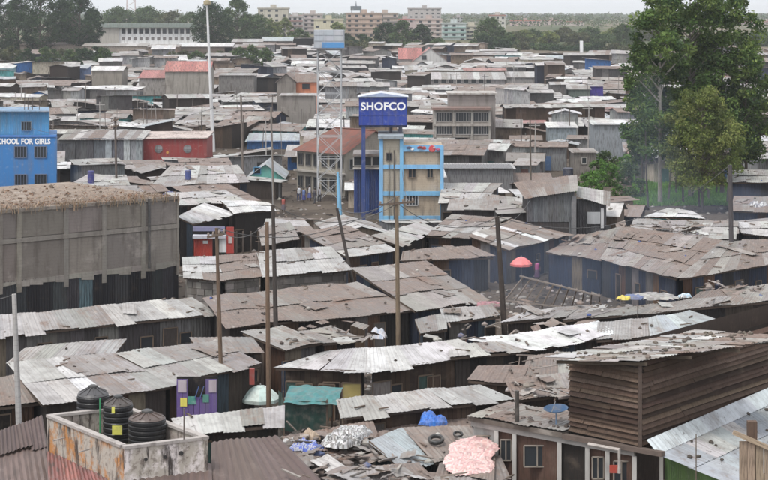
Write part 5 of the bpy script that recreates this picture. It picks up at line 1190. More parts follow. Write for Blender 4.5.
# green netting stall
a, b = W(284, 428, .6), W(327, 425, .6); d = a.y; k = d / F
ns = thing('netting_stall', (X(305), d + 1, 0), 'stall wrapped in dark green netting under a bright teal sheet', 'stall')
def drape(x0, x1, y, z0, z1, col, name, n_=14, y1=None):
    m = MB(); y1 = y if y1 is None else y1
    def P(i, j):
        u, v = i / n_, j / 6; X_ = x0 + (x1 - x0) * u; Y_ = y + (y1 - y) * u; nz = .09 * noise.noise(Vector((X_ * 3, v, Y_))); return Vector((X_ + nz, Y_ + nz, z0 + (z1 - z0) * v - .08 * math.sin(u * 9) * (1 - v)))
    for i in range(n_):
        for j in range(6): m.quad(P(i, j), P(i + 1, j), P(i + 1, j + 1), P(i, j + 1), jit(col, .15))
    m.build(name, PLAS, ns)
drape(X(284), X(327), d, Z(430), Z(401), (.012, .04, .032), 'netting'); drape(X(284), X(282) - .3, d, Z(430), Z(398), (.012, .042, .033), 'netting', y1=d + 2); drape(X(327), X(331), d, Z(424), Z(400), (.05, .07, .06), 'netting', y1=d + 2)
for (x, y) in ((X(284), d), (X(327), d), (X(331), d + 2), (X(340), d + 2), (X(281), d + 2)): m = MB(); m.beam((x, y, 0), (x, y, Z(400)), .08, .08, (.12, .09, .07)); m.build('post', WOOD, ns)
m = MB()
def Pt(i, j):
    u, v = i / 16, j / 8; x = X(284) + (X(338) - X(284)) * u + v * .2; y = d - .25 + 2.6 * v; return Vector((x, y, Z(402) + v * .32 - .1 * u + .09 * noise.noise(Vector((x * 2, y * 2, 0))) + .12 * math.sin(v * 3.14)))
for i in range(16):
    for j in range(8): m.quad(Pt(i, j), Pt(i + 1, j), Pt(i + 1, j + 1), Pt(i, j + 1), jit((.04, .165, .165), .15))
m.build('teal_sheet', PLAS, ns)
# rafters skeleton (bare roof frame)
rf = thing('timber_rafters', (W(550, 300).x, 118, 0), 'bare timber roof frame with sloping rafters right of the tall dark pole', 'roof frame')
for i in range(11):
    a = W(505 + i * 9.5, 300 + i * 1.0, 1.6); b = W(524 + i * 7.5, 276 + i * 1.8, 3.0); m = MB(); m.beam(a, b, .07, .09, (.2, .17, .15)); m.build('rafter', WOOD, rf)
for (p, q) in ((W(500, 300, 1.6), W(606, 312, 1.6)), (W(520, 276, 3.0), W(600, 296, 3.0))): m = MB(); m.beam(p, q, .09, .09, (.24, .21, .19)); m.build('purlin', WOOD, rf)
for i in range(6):
    p = W(502 + i * 20, 300 + i * 2.2, 1.6); m = MB(); m.beam((p.x, p.y, 0), (p.x, p.y, 1.6), .09, .09, (.12, .1, .09)); m.build('post', WOOD, rf)
pp = W(607, 312, 1.6)
# bundles near the roof frame
def heap(px, py, z, r, h, cols, label, cat='bundle', name='bundle', fold=2):
    p = W(px, py, z); crumple(name, p.x, p.y, z, r, r * .9, h, cols, label, cat, 12, PLAS, fold)
heap(624, 299, 2.6, .45, .3, [(.55, .45, .07), (.5, .4, .08)], 'yellow bundle on the roof below the great rusty roof')
heap(634, 298, 2.6, .55, .35, [(.1, .13, .25), (.12, .15, .25)], 'blue bundle right of the yellow bundle')
heap(655, 297, 2.6, 1.3, .35, [(.36, .35, .32), (.28, .27, .26), (.2, .19, .18)], 'heap of pale rags right of the blue bundle')
heap(685, 297, 2.6, .4, .35, [(.3, .42, .5), (.5, .5, .5)], 'light blue bundle below the dark blue walls')
heap(377, 337, 2.2, .5, .7, [(.4, .44, .52), (.5, .5, .52)], 'pale blue bundle at the foot of the tan cross-armed pole')
heap(488, 306, 2.4, .8, .4, [(.3, .13, .15), (.26, .15, .16)], 'dusky red cloth heap left of the thick dark pole')
heap(758, 208, 2.8, 1.0, .8, [(.5, .5, .5), (.2, .2, .22)], 'grey white heap on the dull roof at the right edge')
heap(170, 195, 3.5, .6, .4, [(.05, .06, .16)], 'small dark blue bundle on the dull white roof')
# barrels / drums
def drum(px, py, z, r, h, col, label):
    p = W(px, py, z); m = MB(); m.lathe(p, [(r * .95, 0), (r, .03), (r, h * .33), (r * .96, h * .35), (r, h * .37), (r, h * .66), (r * .96, h * .68), (r, h * .7), (r, h * .97), (r * .8, h)], col, 16); one(m, 'plastic_drum', PLAS, p, label, 'drum')
drum(91, 187, 3.0, .33, 1.6, (.03, .03, .16), 'dark blue upright drum on the pale roof right of the blue school')
drum(188, 186, 2.6, .3, 1.6, (.04, .06, .2), 'narrow dark blue drum on the cream and brown patched roof')
drum(568, 182, 2.2, .55, 1.5, (.03, .035, .06), 'black blue water drum left of the green bushes')
drum(621, 180, 0.5, .7, 4.0, (.04, .12, .35), 'tall blue drum behind the low white gable roof') if False else None

# people by the red roofed building
def person(px, py, h, shirt, low, label, yaw=0, stride=.12):
    p = W(px, py, 0); t = thing('person', p, label, 'person'); s = h / 1.72; cy, sy = math.cos(yaw), math.sin(yaw)
    def V(x, y, z): return Vector((x * cy - y * sy, x * sy + y * cy, z)) * s
    J = [(0, 0, .93, .13), (0, .01, 1.2, .14), (0, 0, 1.42, .13), (0, 0, 1.5, .055), (0, -.02, 1.57, .06), (0, -.02, 1.66, .095), (0, 0, 1.72, .06),
         (.19, 0, 1.4, .055), (.25, .02, 1.12, .042), (.23, -.1, .88, .032), (.23, -.13, .8, .028), (-.19, 0, 1.4, .055), (-.25, .03, 1.12, .042), (-.24, -.02, .88, .032), (-.24, -.04, .8, .028),
         (.1, 0, .88, .085), (.1, -stride, .5, .06), (.1, -stride * .6, .08, .042), (.1, -stride * .6 - .14, .04, .035), (-.1, 0, .88, .085), (-.1, stride, .5, .06), (-.1, stride * 1.4, .08, .042), (-.1, stride * 1.4 - .14, .04, .035)]
    E = [(0, 1), (1, 2), (2, 3), (3, 4), (4, 5), (5, 6), (2, 7), (7, 8), (8, 9), (9, 10), (2, 11), (11, 12), (12, 13), (13, 14), (0, 15), (15, 16), (16, 17), (17, 18), (0, 19), (19, 20), (20, 21), (21, 22)]
    me = bpy.data.meshes.new('body'); me.from_pydata([V(*j[:3]) for j in J], E, []); o = bpy.data.objects.new('body', me); COL.objects.link(o); o.parent = t
    sk = o.modifiers.new('skin', 'SKIN')
    for i, j in enumerate(J): me.skin_vertices[0].data[i].radius = (j[3] * s, j[3] * s)
    me.skin_vertices[0].data[0].use_root = True; o.modifiers.new('sub', 'SUBSURF').levels = 1
    mm = bpy.data.materials.get('skin') or mat('skin', lambda n, b: b.inputs['Base Color'].__setattr__('default_value', (.07, .038, .024, 1))); me.materials.append(mm)
    m = MB()
    def ring(prof, col, nm):
        n_ = 14; R0 = [[p + V(math.cos(a * 6.2832 / n_) * rx, math.sin(a * 6.2832 / n_) * ry, z) for a in range(n_)] for z, rx, ry in prof]; m = MB()
        for q in range(len(R0) - 1):
            for i in range(n_): m.quad(R0[q][i], R0[q][(i + 1) % n_], R0[q + 1][(i + 1) % n_], R0[q + 1][i], col)
        m.build(nm, PLAS, t)
    ring([(.85, .17, .13), (1.0, .17, .135), (1.25, .19, .15), (1.4, .2, .13), (1.46, .1, .09)], shirt, 'shirt')
    if low[1] == 'skirt': ring([(.35, .24, .22), (.7, .2, .18), (.95, .165, .13)], low[0], 'skirt')
    else:
        for sgn_ in (1, -1):
            a = p + V(.1 * sgn_, 0, .9); b = p + V(.1 * sgn_, -stride * sgn_, .5); c_ = p + V(.1 * sgn_, -stride * sgn_ * (.6 if sgn_ > 0 else 1.4), .1); m = MB(); m.tube([a, b, c_], [.11 * s, .085 * s, .07 * s], low[0], 9, False); m.build('trouser_leg', PLAS, t)
    q = p + V(0, .005, 1.665); m = MB(); m.lathe(q, [(.105 * s, -.02), (.108 * s, .03), (.07 * s, .085), (.02, .1)], (.01, .01, .01), 12); m.build('hair', PLAS, t)
for a in ((299, 201.5, 1.7, (.6, .62, .65), ((.05, .06, .12), 't'), 'person in white shirt and dark trousers, leftmost by the red roofed building', .3),
          (304, 203, 1.62, (.12, .2, .45), ((.05, .06, .2), 'skirt'), 'person in blue top and navy skirt near the red roofed building', -.4),
          (309.5, 201, 1.7, (.6, .6, .62), ((.08, .1, .3), 'skirt'), 'person in white top and blue skirt near the red roofed building', .8),
          (315, 204, 1.7, (.05, .05, .07), ((.06, .06, .07), 't'), 'person all in black standing nearest the sky blue post', 2.4),
          (319.5, 202, 1.6, (.55, .55, .6), ((.05, .05, .06), 't'), 'person in pale shirt and black trousers right of the person in black', 1.2),
          (283.5, 213, 1.65, (.45, .12, .1), ((.12, .1, .12), 'skirt'), 'person in red top walking in the alley below the turquoise gable', .2),
          (537, 281, 1.6, (.5, .1, .3), ((.1, .05, .1), 'skirt'), 'person in pink top in the blue shaded alley below the coral umbrella', .2)):
    person(*a)
def TX(px, d): return (px - 384) * d / F
LP = {'euc': [(.06, .11, .025), (.09, .145, .035), (.035, .07, .02), (.13, .18, .045), (.075, .12, .028)],
 'light': [(.15, .18, .045), (.11, .15, .035), (.18, .2, .06), (.09, .12, .03)], 'dark': [(.02, .045, .014), (.028, .058, .018), (.014, .032, .012), (.04, .07, .022)],
 'mid': [(.06, .10, .032), (.085, .125, .04), (.045, .08, .025)], 'bright': [(.08, .17, .03), (.11, .22, .04), (.06, .13, .025)], 'olive': [(.08, .09, .035), (.10, .10, .045), (.06, .075, .03)]}
def clump(mb, c, r, n_, ls, pal, flat=.75, droop=0):
    base = R.choice(pal); k = R.uniform(.75, 1.3)
    for _ in range(n_):
        v = Vector((R.gauss(0, 1), R.gauss(0, 1), R.gauss(0, 1))).normalized() * (R.random() ** .45) * r; p = c + Vector((v.x, v.y, v.z * flat))
        a = Vector((R.gauss(0, 1), R.gauss(0, 1), R.gauss(0, .7) - droop)).normalized() * ls * R.uniform(.6, 1.3); b = a.cross(Vector((R.gauss(0, 1), R.gauss(0, 1), R.gauss(0, 1)))).normalized() * ls * R.uniform(.3, .55)
        q = jit(base if R.random() < .7 else R.choice(pal), .25); q = (q[0] * k, q[1] * k, q[2] * k)
        i = len(mb.v); mb.v += [p - a, p + b, p + a, p - b]; mb.f.append((i, i + 1, i + 2, i + 3)); mb.c.append(q); mb.uv.append([(0, 0)] * 4)
def tree(x, y, H, rw, label, pal='mid', z0=None, trunk=.25, nc=60, nl=60, ls=.3, bot=.25, cr=1.3, cat='tree', name='tree', desc=None, tr=None, prof=None, tcol=(.13, .11, .09), lean=0, group=None, droop=0):
    z0 = gz(y) if z0 is None else z0; t_ = thing(name, (x, y, z0), label, cat, group); b0 = Vector((x, y, z0)); tr = tr or max(.12, H * .016)
    m = MB(); pts = [b0 - Vector((0, 0, .3)), b0 + Vector((lean * .3, 0, H * .3)), b0 + Vector((lean * .7, .2, H * .6)), b0 + Vector((lean, 0, H * .92))]
    m.tube(pts, [tr, tr * .75, tr * .5, tr * .15], tcol, 8); m.build('trunk', WOOD, t_)
    cs_ = []; cb = MB()
    prof = prof or [(0, .45), (.25, .95), (.55, 1), (.8, .7), (1, .2)]
    for i in range(nc):
        f = R.random(); 
        for (a, ra_), (b, rb_) in zip(prof, prof[1:]):
            if f <= b: rr = ra_ + (rb_ - ra_) * (f - a) / (b - a); break
        an = R.uniform(0, 6.283); q = rw * rr * math.sqrt(R.uniform(.12, 1)) * (1 + .3 * noise.noise(Vector((math.cos(an) * 1.5 + x, math.sin(an) * 1.5, f * 4))))
        c_ = b0 + Vector((lean * f + math.cos(an) * q, math.sin(an) * q, H * (bot + (1 - bot) * f) - cr * .5)); cs_.append(c_)
        clump(cb, c_, cr * R.uniform(.6, 1.15), nl, ls, LP[pal], .8, droop)
    cb.build('crown', LEAF, t_)
    if nl >= 30:
        m = MB()
        for c_ in cs_[::3]:
            h_ = max(z0 + H * .15, c_.z - abs(c_.x - x) * .8 - .8); f = (h_ - z0) / H; m.tube([b0 + Vector((lean * f, 0, h_ - z0)), (b0 + Vector((lean * f, 0, h_ - z0))).lerp(c_, .5) + Vector((0, 0, .15)), c_], [tr * .38, tr * .25, tr * .08], tcol, 5, False)
        m.build('branches', WOOD, t_)
    return t_
def bush(px, py, wpx, hpx, pal, label, d=None, n=None, name='bush', cat='bush'):
    d = d or gy(py); k = d / F; w_ = wpx * k / 2; h_ = hpx * k; x = TX(px, d); ls = max(.13, 1.6 * k); nc = n or int(min(120, max(14, 3 * wpx * hpx / 60)))
    return tree(x, d, h_, w_, label, pal, trunk=.1, nc=nc, nl=36, ls=ls, bot=.05, cr=max(.5, h_ * .22), name=name, cat=cat, tr=.08)
# ---------------- landmark houses further back ----------------
AUTO = []   # (object, description, x, y) labelled at the end
def lm(*a, **k): return gable_px(*a, **k)
lm('house with salmon pink roof and grey gable wall left of the white mast', 165, 209, 372, 71, 61, (.27, .25, .22), 'salmon', 11, nsh=6, rm=RIB, wm=CONC)
lm('low house with pink red roof left of the salmon roofed gable house', 139, 165, 380, 77.5, 70, (.3, .28, .26), 'salmon', 9, nsh=5, rm=RIB, mono=True)
lm('grey shed with pale roof edge right of the white mast', 219, 254, 392, 75, 73, (.2, .19, .18), 'pale', 9, mono=True, nsh=6)
lm('low house with bright white roof edge left of the pink roofed houses', 92, 122, 420, 70, 66, (.22, .2, .17), 'white', 9, nsh=5, wm=CONC)
g_ = lm('grey gabled house with maroon roof left of the orange walled room', 277, 296, 315, 82, 73, (.2, .18, .16), 'brown', 10, front='gable', wm=CONC, rows=2)
o_ = lm('orange walled upper room beside the grey gabled house', 296, 317, 316, 81.5, 73.5, (.5, .17, .08), 'brown', 7, nsh=5, win=[(306, 89, 1.4, 1.0, (.4, .12, .06))], wm=PAINT)
o2 = lm('blank grey block house under the orange walled room', 281, 315, 300, 95, 93, (.23, .21, .19), 'pale', 6, mono=True, nsh=6, wm=CONC)
lm('hall with salmon pink roof at the far slum edge', 399, 421, 566, 59, 48, (.3, .28, .26), 'salmon', 12, nsh=5, rm=RIB, wm=PAINT)
lm('wide pale gabled hall beside the salmon roofed hall at the slum edge', 413, 447, 560, 61, 48, (.48, .47, .45), 'salmon', 14, front='gable', rm=RIB, rows=2, wm=PAINT, win=[(424, 60, 1.6, 1.4)])
lm('long shed with pale roof and dark windows behind the sign box', 430, 505, 470, 79, 72, (.25, .24, .24), 'pale', 10, mono=True, nsh=12, win=[(436 + i * 7.5, 83.5, 1.3, 1.2) for i in range(8)])
lm('second long pale roofed shed right of the one with dark windows', 507, 545, 480, 77, 71.5, (.3, .29, .28), 'pale', 10, mono=True, nsh=8)
lm('bluish grey tin box shack left of the brick based tin shack', 549, 576, 262, 127, 122, (.27, .31, .33), 'white', 5, mono=True, nsh=5)
lm('brick based house with wide grey tin upper wall beside the trees', 594, 628, 248, 124, 120, (.25, .27, .285), 'white', 6, mono=True, nsh=6)
lm('purple blue painted box shop near the right hand trees', 590, 603, 395, 86, 83, (.08, .06, .28), 'grey', 5, mono=True, nsh=3)
lm('dark green small shack left of the purple blue box shop', 568, 590, 390, 89, 85, (.13, .16, .14), 'grey', 6, mono=True, nsh=4)
lm('small dark purple shop with a pale roof far behind the long shed', 482, 507, 545, 68, 64, (.12, .11, .17), 'grey', 7, mono=True, nsh=4)
# storey house
d = 262; k = d / F
bh = thing('storey_house', ((462 - 384) * k, d + 4, 0), 'two storey block house with barred window rows and a flat upper room', 'building')
X = lambda px: (px - 384) * k
Z = lambda py: CH - (py - HY) * k
block(bh, X(434), X(490), d, d + 8, 0, Z(109.5), (.30, .27, .24), 'wall', CONC); block(bh, X(450), X(497), d + 4, d + 11, 0, Z(96), (.25, .225, .21), 'upper_room', CONC)
m = MB(); m.box(X(432), d - .7, Z(110), X(491), d + 3.97, Z(107.5), (.2, .12, .10)); m.build('roof', TIN, bh)
m = MB(); m.box(X(448), d + 3.5, Z(95.4), X(499), d + 11.5, Z(94), (.42, .4, .37)); m.build('roof', TIN, bh)
m = MB(); m.box(X(433), d - .45, Z(126), X(491), d - .003, Z(123.5), (.34, .31, .28)); m.build('floor_slab', CONC, bh)
for px in (434.8, 454, 472, 489.5): m = MB(); m.box(X(px) - .16, d - .16, 0, X(px) + .16, d - .01, Z(110), (.36, .34, .31)); m.build('pillar', CONC, bh)
for zr in (121.5, 134.5):
    for px in (444, 463.5, 481): winrect(bh, Vector((0, d, 0)), tx, nf_, X(px), Z(zr), 2.3, 1.35, 5, (.33, .31, .3))
SHACKPTS.append([Vector((X(433), d)), Vector((X(498), d)), Vector((X(498), d + 11)), Vector((X(433), d + 11))])

# white school hall on the rise
d = 690; k = d / F
ws = thing('school_hall', (X(158), d + 5, gz(d)), 'long white two storey hall with a row of dark windows on the wooded rise', 'building')
X = lambda px: (px - 384) * k
block(ws, X(98), X(119), d - 1, d + 12, gz(d) - 2, Z(27.5), (.36, .34, .3)); block(ws, X(119) + .01, X(197.5), d, d + 12, gz(d) - 2, Z(27.5), (.8, .8, .79))
m = MB(); m.box(X(98), d - 2, Z(27.5), X(198.5), d + 14, Z(23.6), (.22, .26, .235)); m.build('roof', CONC, ws)
for i in range(13):
    px = 123.5 + i * 5.85; wo = winrect(ws, Vector((0, d, 0)), tx, nf_, X(px), Z(33.7), 1.5, 1.9, 0, (.3, .3, .3) if i < 11 else (.5, .45, .4))
    m = MB(); m.box(X(px) - .6, d - .06, Z(40.4), X(px) + .6, d - .01, Z(37.2), (.2, .18, .17)); m.build('lower_window', PAINT, ws)

# apartment blocks
def apt(x0, x1, yt, yb, d, col, label, floors=5, roofc=None, band=None, base=None):
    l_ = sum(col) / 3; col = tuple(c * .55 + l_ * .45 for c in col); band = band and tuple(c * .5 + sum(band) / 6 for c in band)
    k = d / F; X0, X1 = (x0 - 384) * k, (x1 - 384) * k; z1 = CH - (yt - HY) * k; z0 = gz(d) - 2
    r = thing('apartment_block', ((X0 + X1) / 2, d + 6, gz(d)), label, 'building'); block(r, X0, X1, d, d + 14, z0, z1, col)
    m = MB(); m.box(X0 - .3, d - .3, z1, X1 + .3, d + 14.3, z1 + .7, roofc or tuple(c * .8 for c in col)); m.build('parapet' if not roofc else 'roof', PAINT, r)
    fh = (z1 - gz(d) + 1) / floors; nw = max(3, int((X1 - X0) / 3.2))
    for f in range(floors):
        zf_ = gz(d) - 1 + f * fh
        if band: m = MB(); m.box(X0 + .05, d - .5, zf_ + fh * .05, X1 - .05, d - .003, zf_ + fh * .35, band); m.build('balcony', PAINT, r)
        for i in range(nw):
            if R.random() < .12: continue
            xx = X0 + (X1 - X0) * (i + .5) / nw; m = MB(); m.box(xx - .75, d - .06, zf_ + fh * .42, xx + .75, d + .02, zf_ + fh * .85, (.05, .055, .06)); m.build('window', PANE, r)
    m = MB(); m.box((X0 + X1) / 2 - 1.5, d + 3, z1 + .5, (X0 + X1) / 2 + 1.5, d + 6, z1 + 2.4, tuple(c * .9 for c in col)); m.build('stair_head', PAINT, r)
    return r
apt(258, 288, 9, 32, 940, (.46, .40, .28), 'pale yellow cream apartment block at the left end of the skyline', 6)
apt(287, 303, 17, 36, 960, (.5, .45, .42), 'white and maroon banded block right of the cream apartment block', 4, band=(.35, .12, .1))
apt(303, 322, 15, 36, 980, (.48, .37, .32), 'pinkish block between the banded and the yellow blocks', 5, band=(.4, .3, .28))
apt(314, 343, 20, 36, 900, (.52, .46, .24), 'low yellow apartment block behind the lattice tower tank', 4)
apt(346, 382, 14, 36, 920, (.50, .30, .18), 'salmon orange apartment block under the dark roof tank', 5, band=(.44, .26, .16))
apt(372, 398, 14, 36, 980, (.47, .33, .24), 'peach block with dark balconies right of the salmon orange one', 5, band=(.2, .15, .13))
apt(390, 420, 20, 36, 1040, (.45, .30, .27), 'low pink block under a brick red roof in the skyline centre', 4, roofc=(.32, .1, .08))
apt(408, 441, 9, 30, 1120, (.40, .35, .33), 'tall grey pink block crowning the skyline right of centre', 7)
apt(416, 442, 20, 40, 860, (.50, .34, .27), 'pink fronted block left of the green and white striped block', 5, band=(.5, .4, .35))
apt(442, 466, 24, 42, 850, (.42, .5, .47), 'green and white striped block at the right end of the apartments', 4, band=(.15, .38, .33))
apt(466, 477, 27, 42, 858, (.50, .44, .28), 'narrow pale yellow annex of the striped block', 4)
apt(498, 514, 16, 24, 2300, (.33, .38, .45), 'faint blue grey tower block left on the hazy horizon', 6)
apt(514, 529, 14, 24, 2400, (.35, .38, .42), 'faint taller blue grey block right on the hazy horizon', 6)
apt(511, 540, 21, 26, 1500, (.5, .3, .25), 'low red roofed block left on the hazy treeline', 2, roofc=(.42, .12, .08))
apt(541, 562, 20.5, 26, 1600, (.5, .35, .3), 'low red roofed block in the middle of the hazy treeline', 2, roofc=(.38, .11, .08))
apt(564, 584, 22, 27, 1550, (.5, .38, .33), 'low white walled red roofed block at the right of the hazy treeline', 2, roofc=(.36, .13, .1))
apt(738, 800, 22, 28, 1500, (.4, .28, .24), 'low reddish block seen right of the tall trees', 2, roofc=(.3, .12, .1))
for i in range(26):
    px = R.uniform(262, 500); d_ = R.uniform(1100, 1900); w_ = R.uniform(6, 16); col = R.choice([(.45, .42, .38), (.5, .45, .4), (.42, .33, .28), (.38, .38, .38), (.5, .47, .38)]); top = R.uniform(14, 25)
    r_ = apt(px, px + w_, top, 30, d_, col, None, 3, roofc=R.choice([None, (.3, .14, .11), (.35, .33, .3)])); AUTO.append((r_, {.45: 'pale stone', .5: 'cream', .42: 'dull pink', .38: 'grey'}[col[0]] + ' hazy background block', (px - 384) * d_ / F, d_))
bush(606, 168, 26, 22, 'mid', 'rounded green bush behind the tall bright bush', 232)
bush(628, 166, 26, 20, 'bright', 'fresh green bush between the brick based house and the big trees', 226)
bush(600, 172, 22, 20, 'bright', 'bright green bush beside the tiny windowed block house', 222)
bush(590, 186, 26, 14, 'bright', 'spreading green bush behind the bright creeper', 212)
bush(632, 196, 22, 14, 'mid', 'mid green bush in front of the slim dark tree', 194)
d = 925; k = d / F; p = D(356, 13, d)
rt = thing('roof_tank', (p.x, d + 4, p.z), 'dark grey water tank with a finial on the salmon orange block', 'water tank')
for x in (-2.2, 2.2): m = MB(); m.beam((p.x + x, d + 4, p.z - 1.2), (p.x + x, d + 4, p.z + 1.2), .4, .4, (.15, .16, .18)); m.build('leg', CONC, rt)
m = MB(); m.box(p.x - 2.8, d + 2.5, p.z + 1.2, p.x + 2.8, d + 6, p.z + 3.6, (.12, .15, .17)); m.build('tank', CONC, rt); m = MB(); m.tube([(p.x, d + 4, p.z + 3.6), (p.x, d + 4, p.z + 6)], [.5, .1], (.2, .22, .25), 6); m.build('finial', CONC, rt)
# white pillar, lattice mast
p = D(581.5, 54, 640); m = MB(); m.box(p.x - .55, 640, gz(640), p.x + .55, 641, D(581.5, 41, 640).z, (.75, .75, .75)); one(m, 'pillar_sign', PAINT, (p.x, 640, gz(640)), 'tall white pillar against the hazy tree belt', 'pillar')
lt = thing('lattice_mast', D(131, 25, 1000), 'pinkish lattice mast behind the white hall', 'mast'); 
for x in (-2.6, 2.6):
    a = D(131, 25, 1000); m = MB(); m.beam((a.x + x, 1000, 10), (a.x + x * .8, 1000, 36), .5, .5, (.5, .4, .4)); m.build('leg', PAINT, lt)
for i in range(9):
    a = D(131, 25, 1000); m = MB(); s_ = 1 if i % 2 else -1; m.beam((a.x - 2.4 * s_, 1000, 12 + i * 2.6), (a.x + 2.4 * s_, 1000, 14.6 + i * 2.6), .25, .25, (.5, .42, .42)); m.build('brace', PAINT, lt)

# ---------------- the field of shacks ----------------
def sat(A, B):
    for P, Q_ in ((A, B), (B, A)):
        for i in range(4):
            e = P[(i + 1) % 4] - P[i]; n_ = Vector((e.y, -e.x))
            a = [n_.dot(p) for p in P]; b = [n_.dot(p) for p in Q_]
            if max(a) <= min(b) or max(b) <= min(a): return False
    return True
def to2(c): return [Vector((p[0], p[1])) for p in c]
OCC = [to2(q) for q in SHACKPTS]
OCC.append(to2([(W(640, 208).x, 165), (W(740, 208).x + 4, 165), (W(740, 180).x, 212), (W(636, 180).x, 212)]))
OCC.append(to2([(W(292, 203).x, 190), (W(318, 203).x, 190), (W(318, 180).x, 222), (W(292, 180).x, 222)]))
OCC.append(to2([(W(556, 195).x, 197), (W(606, 195).x, 197), (W(606, 180).x, 226), (W(556, 180).x, 226)]))
OCC.append(to2([(W(586, 195).x, 190), (W(640, 195).x, 190), (W(640, 180).x, 250), (W(590, 180).x, 250)]))
OCC.append(to2([(W(192, 250).x, 120), (W(280, 250).x, 120), (W(280, 220).x, 146), (W(180, 220).x, 146)]))
PROT = [(209, 20, 216, 150, 264), (379, 135, 444, 217, 172), (286, 184, 345, 206, 186), (334, 170, 343, 214, 174), (262, 200, 300, 216, 190), (143, 137, 207, 158, 240), (57, 139, 143, 159, 238), (247, 131, 300, 151, 268), (246, 162, 286, 176, 214), (-5, 110, 57, 192, 196), (295, 124, 385, 198, 186), (434, 94, 497, 138, 262), (165, 60, 209, 84, 372), (139, 69, 165, 83, 380),
 (277, 70, 317, 92, 315), (443, 163, 513, 184, 205), (430, 71, 545, 86, 470), (549, 121, 576, 136, 262), (594, 119, 628, 148, 248), (401, 47, 447, 63, 560), (219, 72, 254, 89, 392), (590, 82, 603, 94, 395), (512, 172, 552, 188, 205),
 (574, 148, 596, 168, 226), (296, 180, 320, 200, 195), (558, 176, 640, 194, 200), (596, 158, 640, 180, 212), (636, 176, 740, 204, 195), (98, 23, 198, 42, 690), (92, 65, 122, 78, 420), (281, 92, 315, 108, 300), (354, 95, 408, 127, 175), (568, 84, 590, 95, 390)]
def blocks(q, h):
    d0 = min(p.y for p in q); X0 = min(384 + p.x * F / p.y for p in q); X1 = max(384 + p.x * F / p.y for p in q); g_ = gz(d0); rt = HY + (CH - g_ - h) * F / max(p.y for p in q); rb_ = HY + (CH - g_) * F / d0
    for (a, b, c_, e, dd) in PROT:
        if d0 < dd and min(X1, c_) - max(X0, a) > 1.5 and min(rb_, e) - max(rt, b) > 1.5: return True
    return False
CELL = {}
def cells(q):
    xs_ = [p.x for p in q]; ys_ = [p.y for p in q]
    for i in range(int(min(xs_) // 25), int(max(xs_) // 25) + 1):
        for j in range(int(min(ys_) // 25), int(max(ys_) // 25) + 1): yield (i, j)
def put(q):
    for c_ in cells(q): CELL.setdefault(c_, []).append(q)
def free(q):
    return not any(sat(q, o) for c_ in cells(q) for o in CELL.get(c_, ()))
for q in OCC: put(q)
CNT = {'shack': 0, 'gabled_house': 0, 'row_house': 0}
MASSR, MASSW = MB(), MB()
RCOL = {'pale': 'pale grey', 'white': 'bright white', 'grey': 'mid grey', 'rust': 'rust mottled', 'brown': 'brown', 'dusty': 'dusty brown', 'patch': 'patchwork', 'blue': 'bluish', 'ribred': 'faded red'}
def roofpanels(mb, a, b, c_, d_, pal, pw=1.3, pl=2.6):
    wd = (b - a).length; dp = (d_ - a).length; nu = max(2, round(wd / pw)); nv = max(1, round(dp / pl)); nm = (b - a).cross(d_ - a).normalized(); last = R.choice(pal)
    pv = Vector(((a + b + c_ + d_) / 4))
    for j in range(nv):
        for i in range(nu):
            if R.random() < .4: last = R.choice(pal)
            q = lambda u, v: (a * (1 - u) + b * u) * (1 - v) + (d_ * (1 - u) + c_ * u) * v
            l = nm * (.02 + R.uniform(0, .05)); v0 = j / nv - (R.uniform(0, .25) / dp); v1 = (j + 1) / nv + .08 / dp
            A, B, C_, D__ = q(i / nu, v0) + l + nm * .03, q((i + 1) / nu + .02 / wd, v0) + l + nm * .03, q((i + 1) / nu + .02 / wd, v1) + l, q(i / nu, v1) + l
            for P_ in (A, B, C_, D__): P_.z += .12 * noise.noise(P_ * .2)
            c2 = jit(last, .14)
            mb.quad(A, B, C_, D__, c2)
            if j == 0: mb.quad(A - nm * .07, B - nm * .07, B, A, tuple(x * .8 for x in c2[:3]) + (c2[3],))
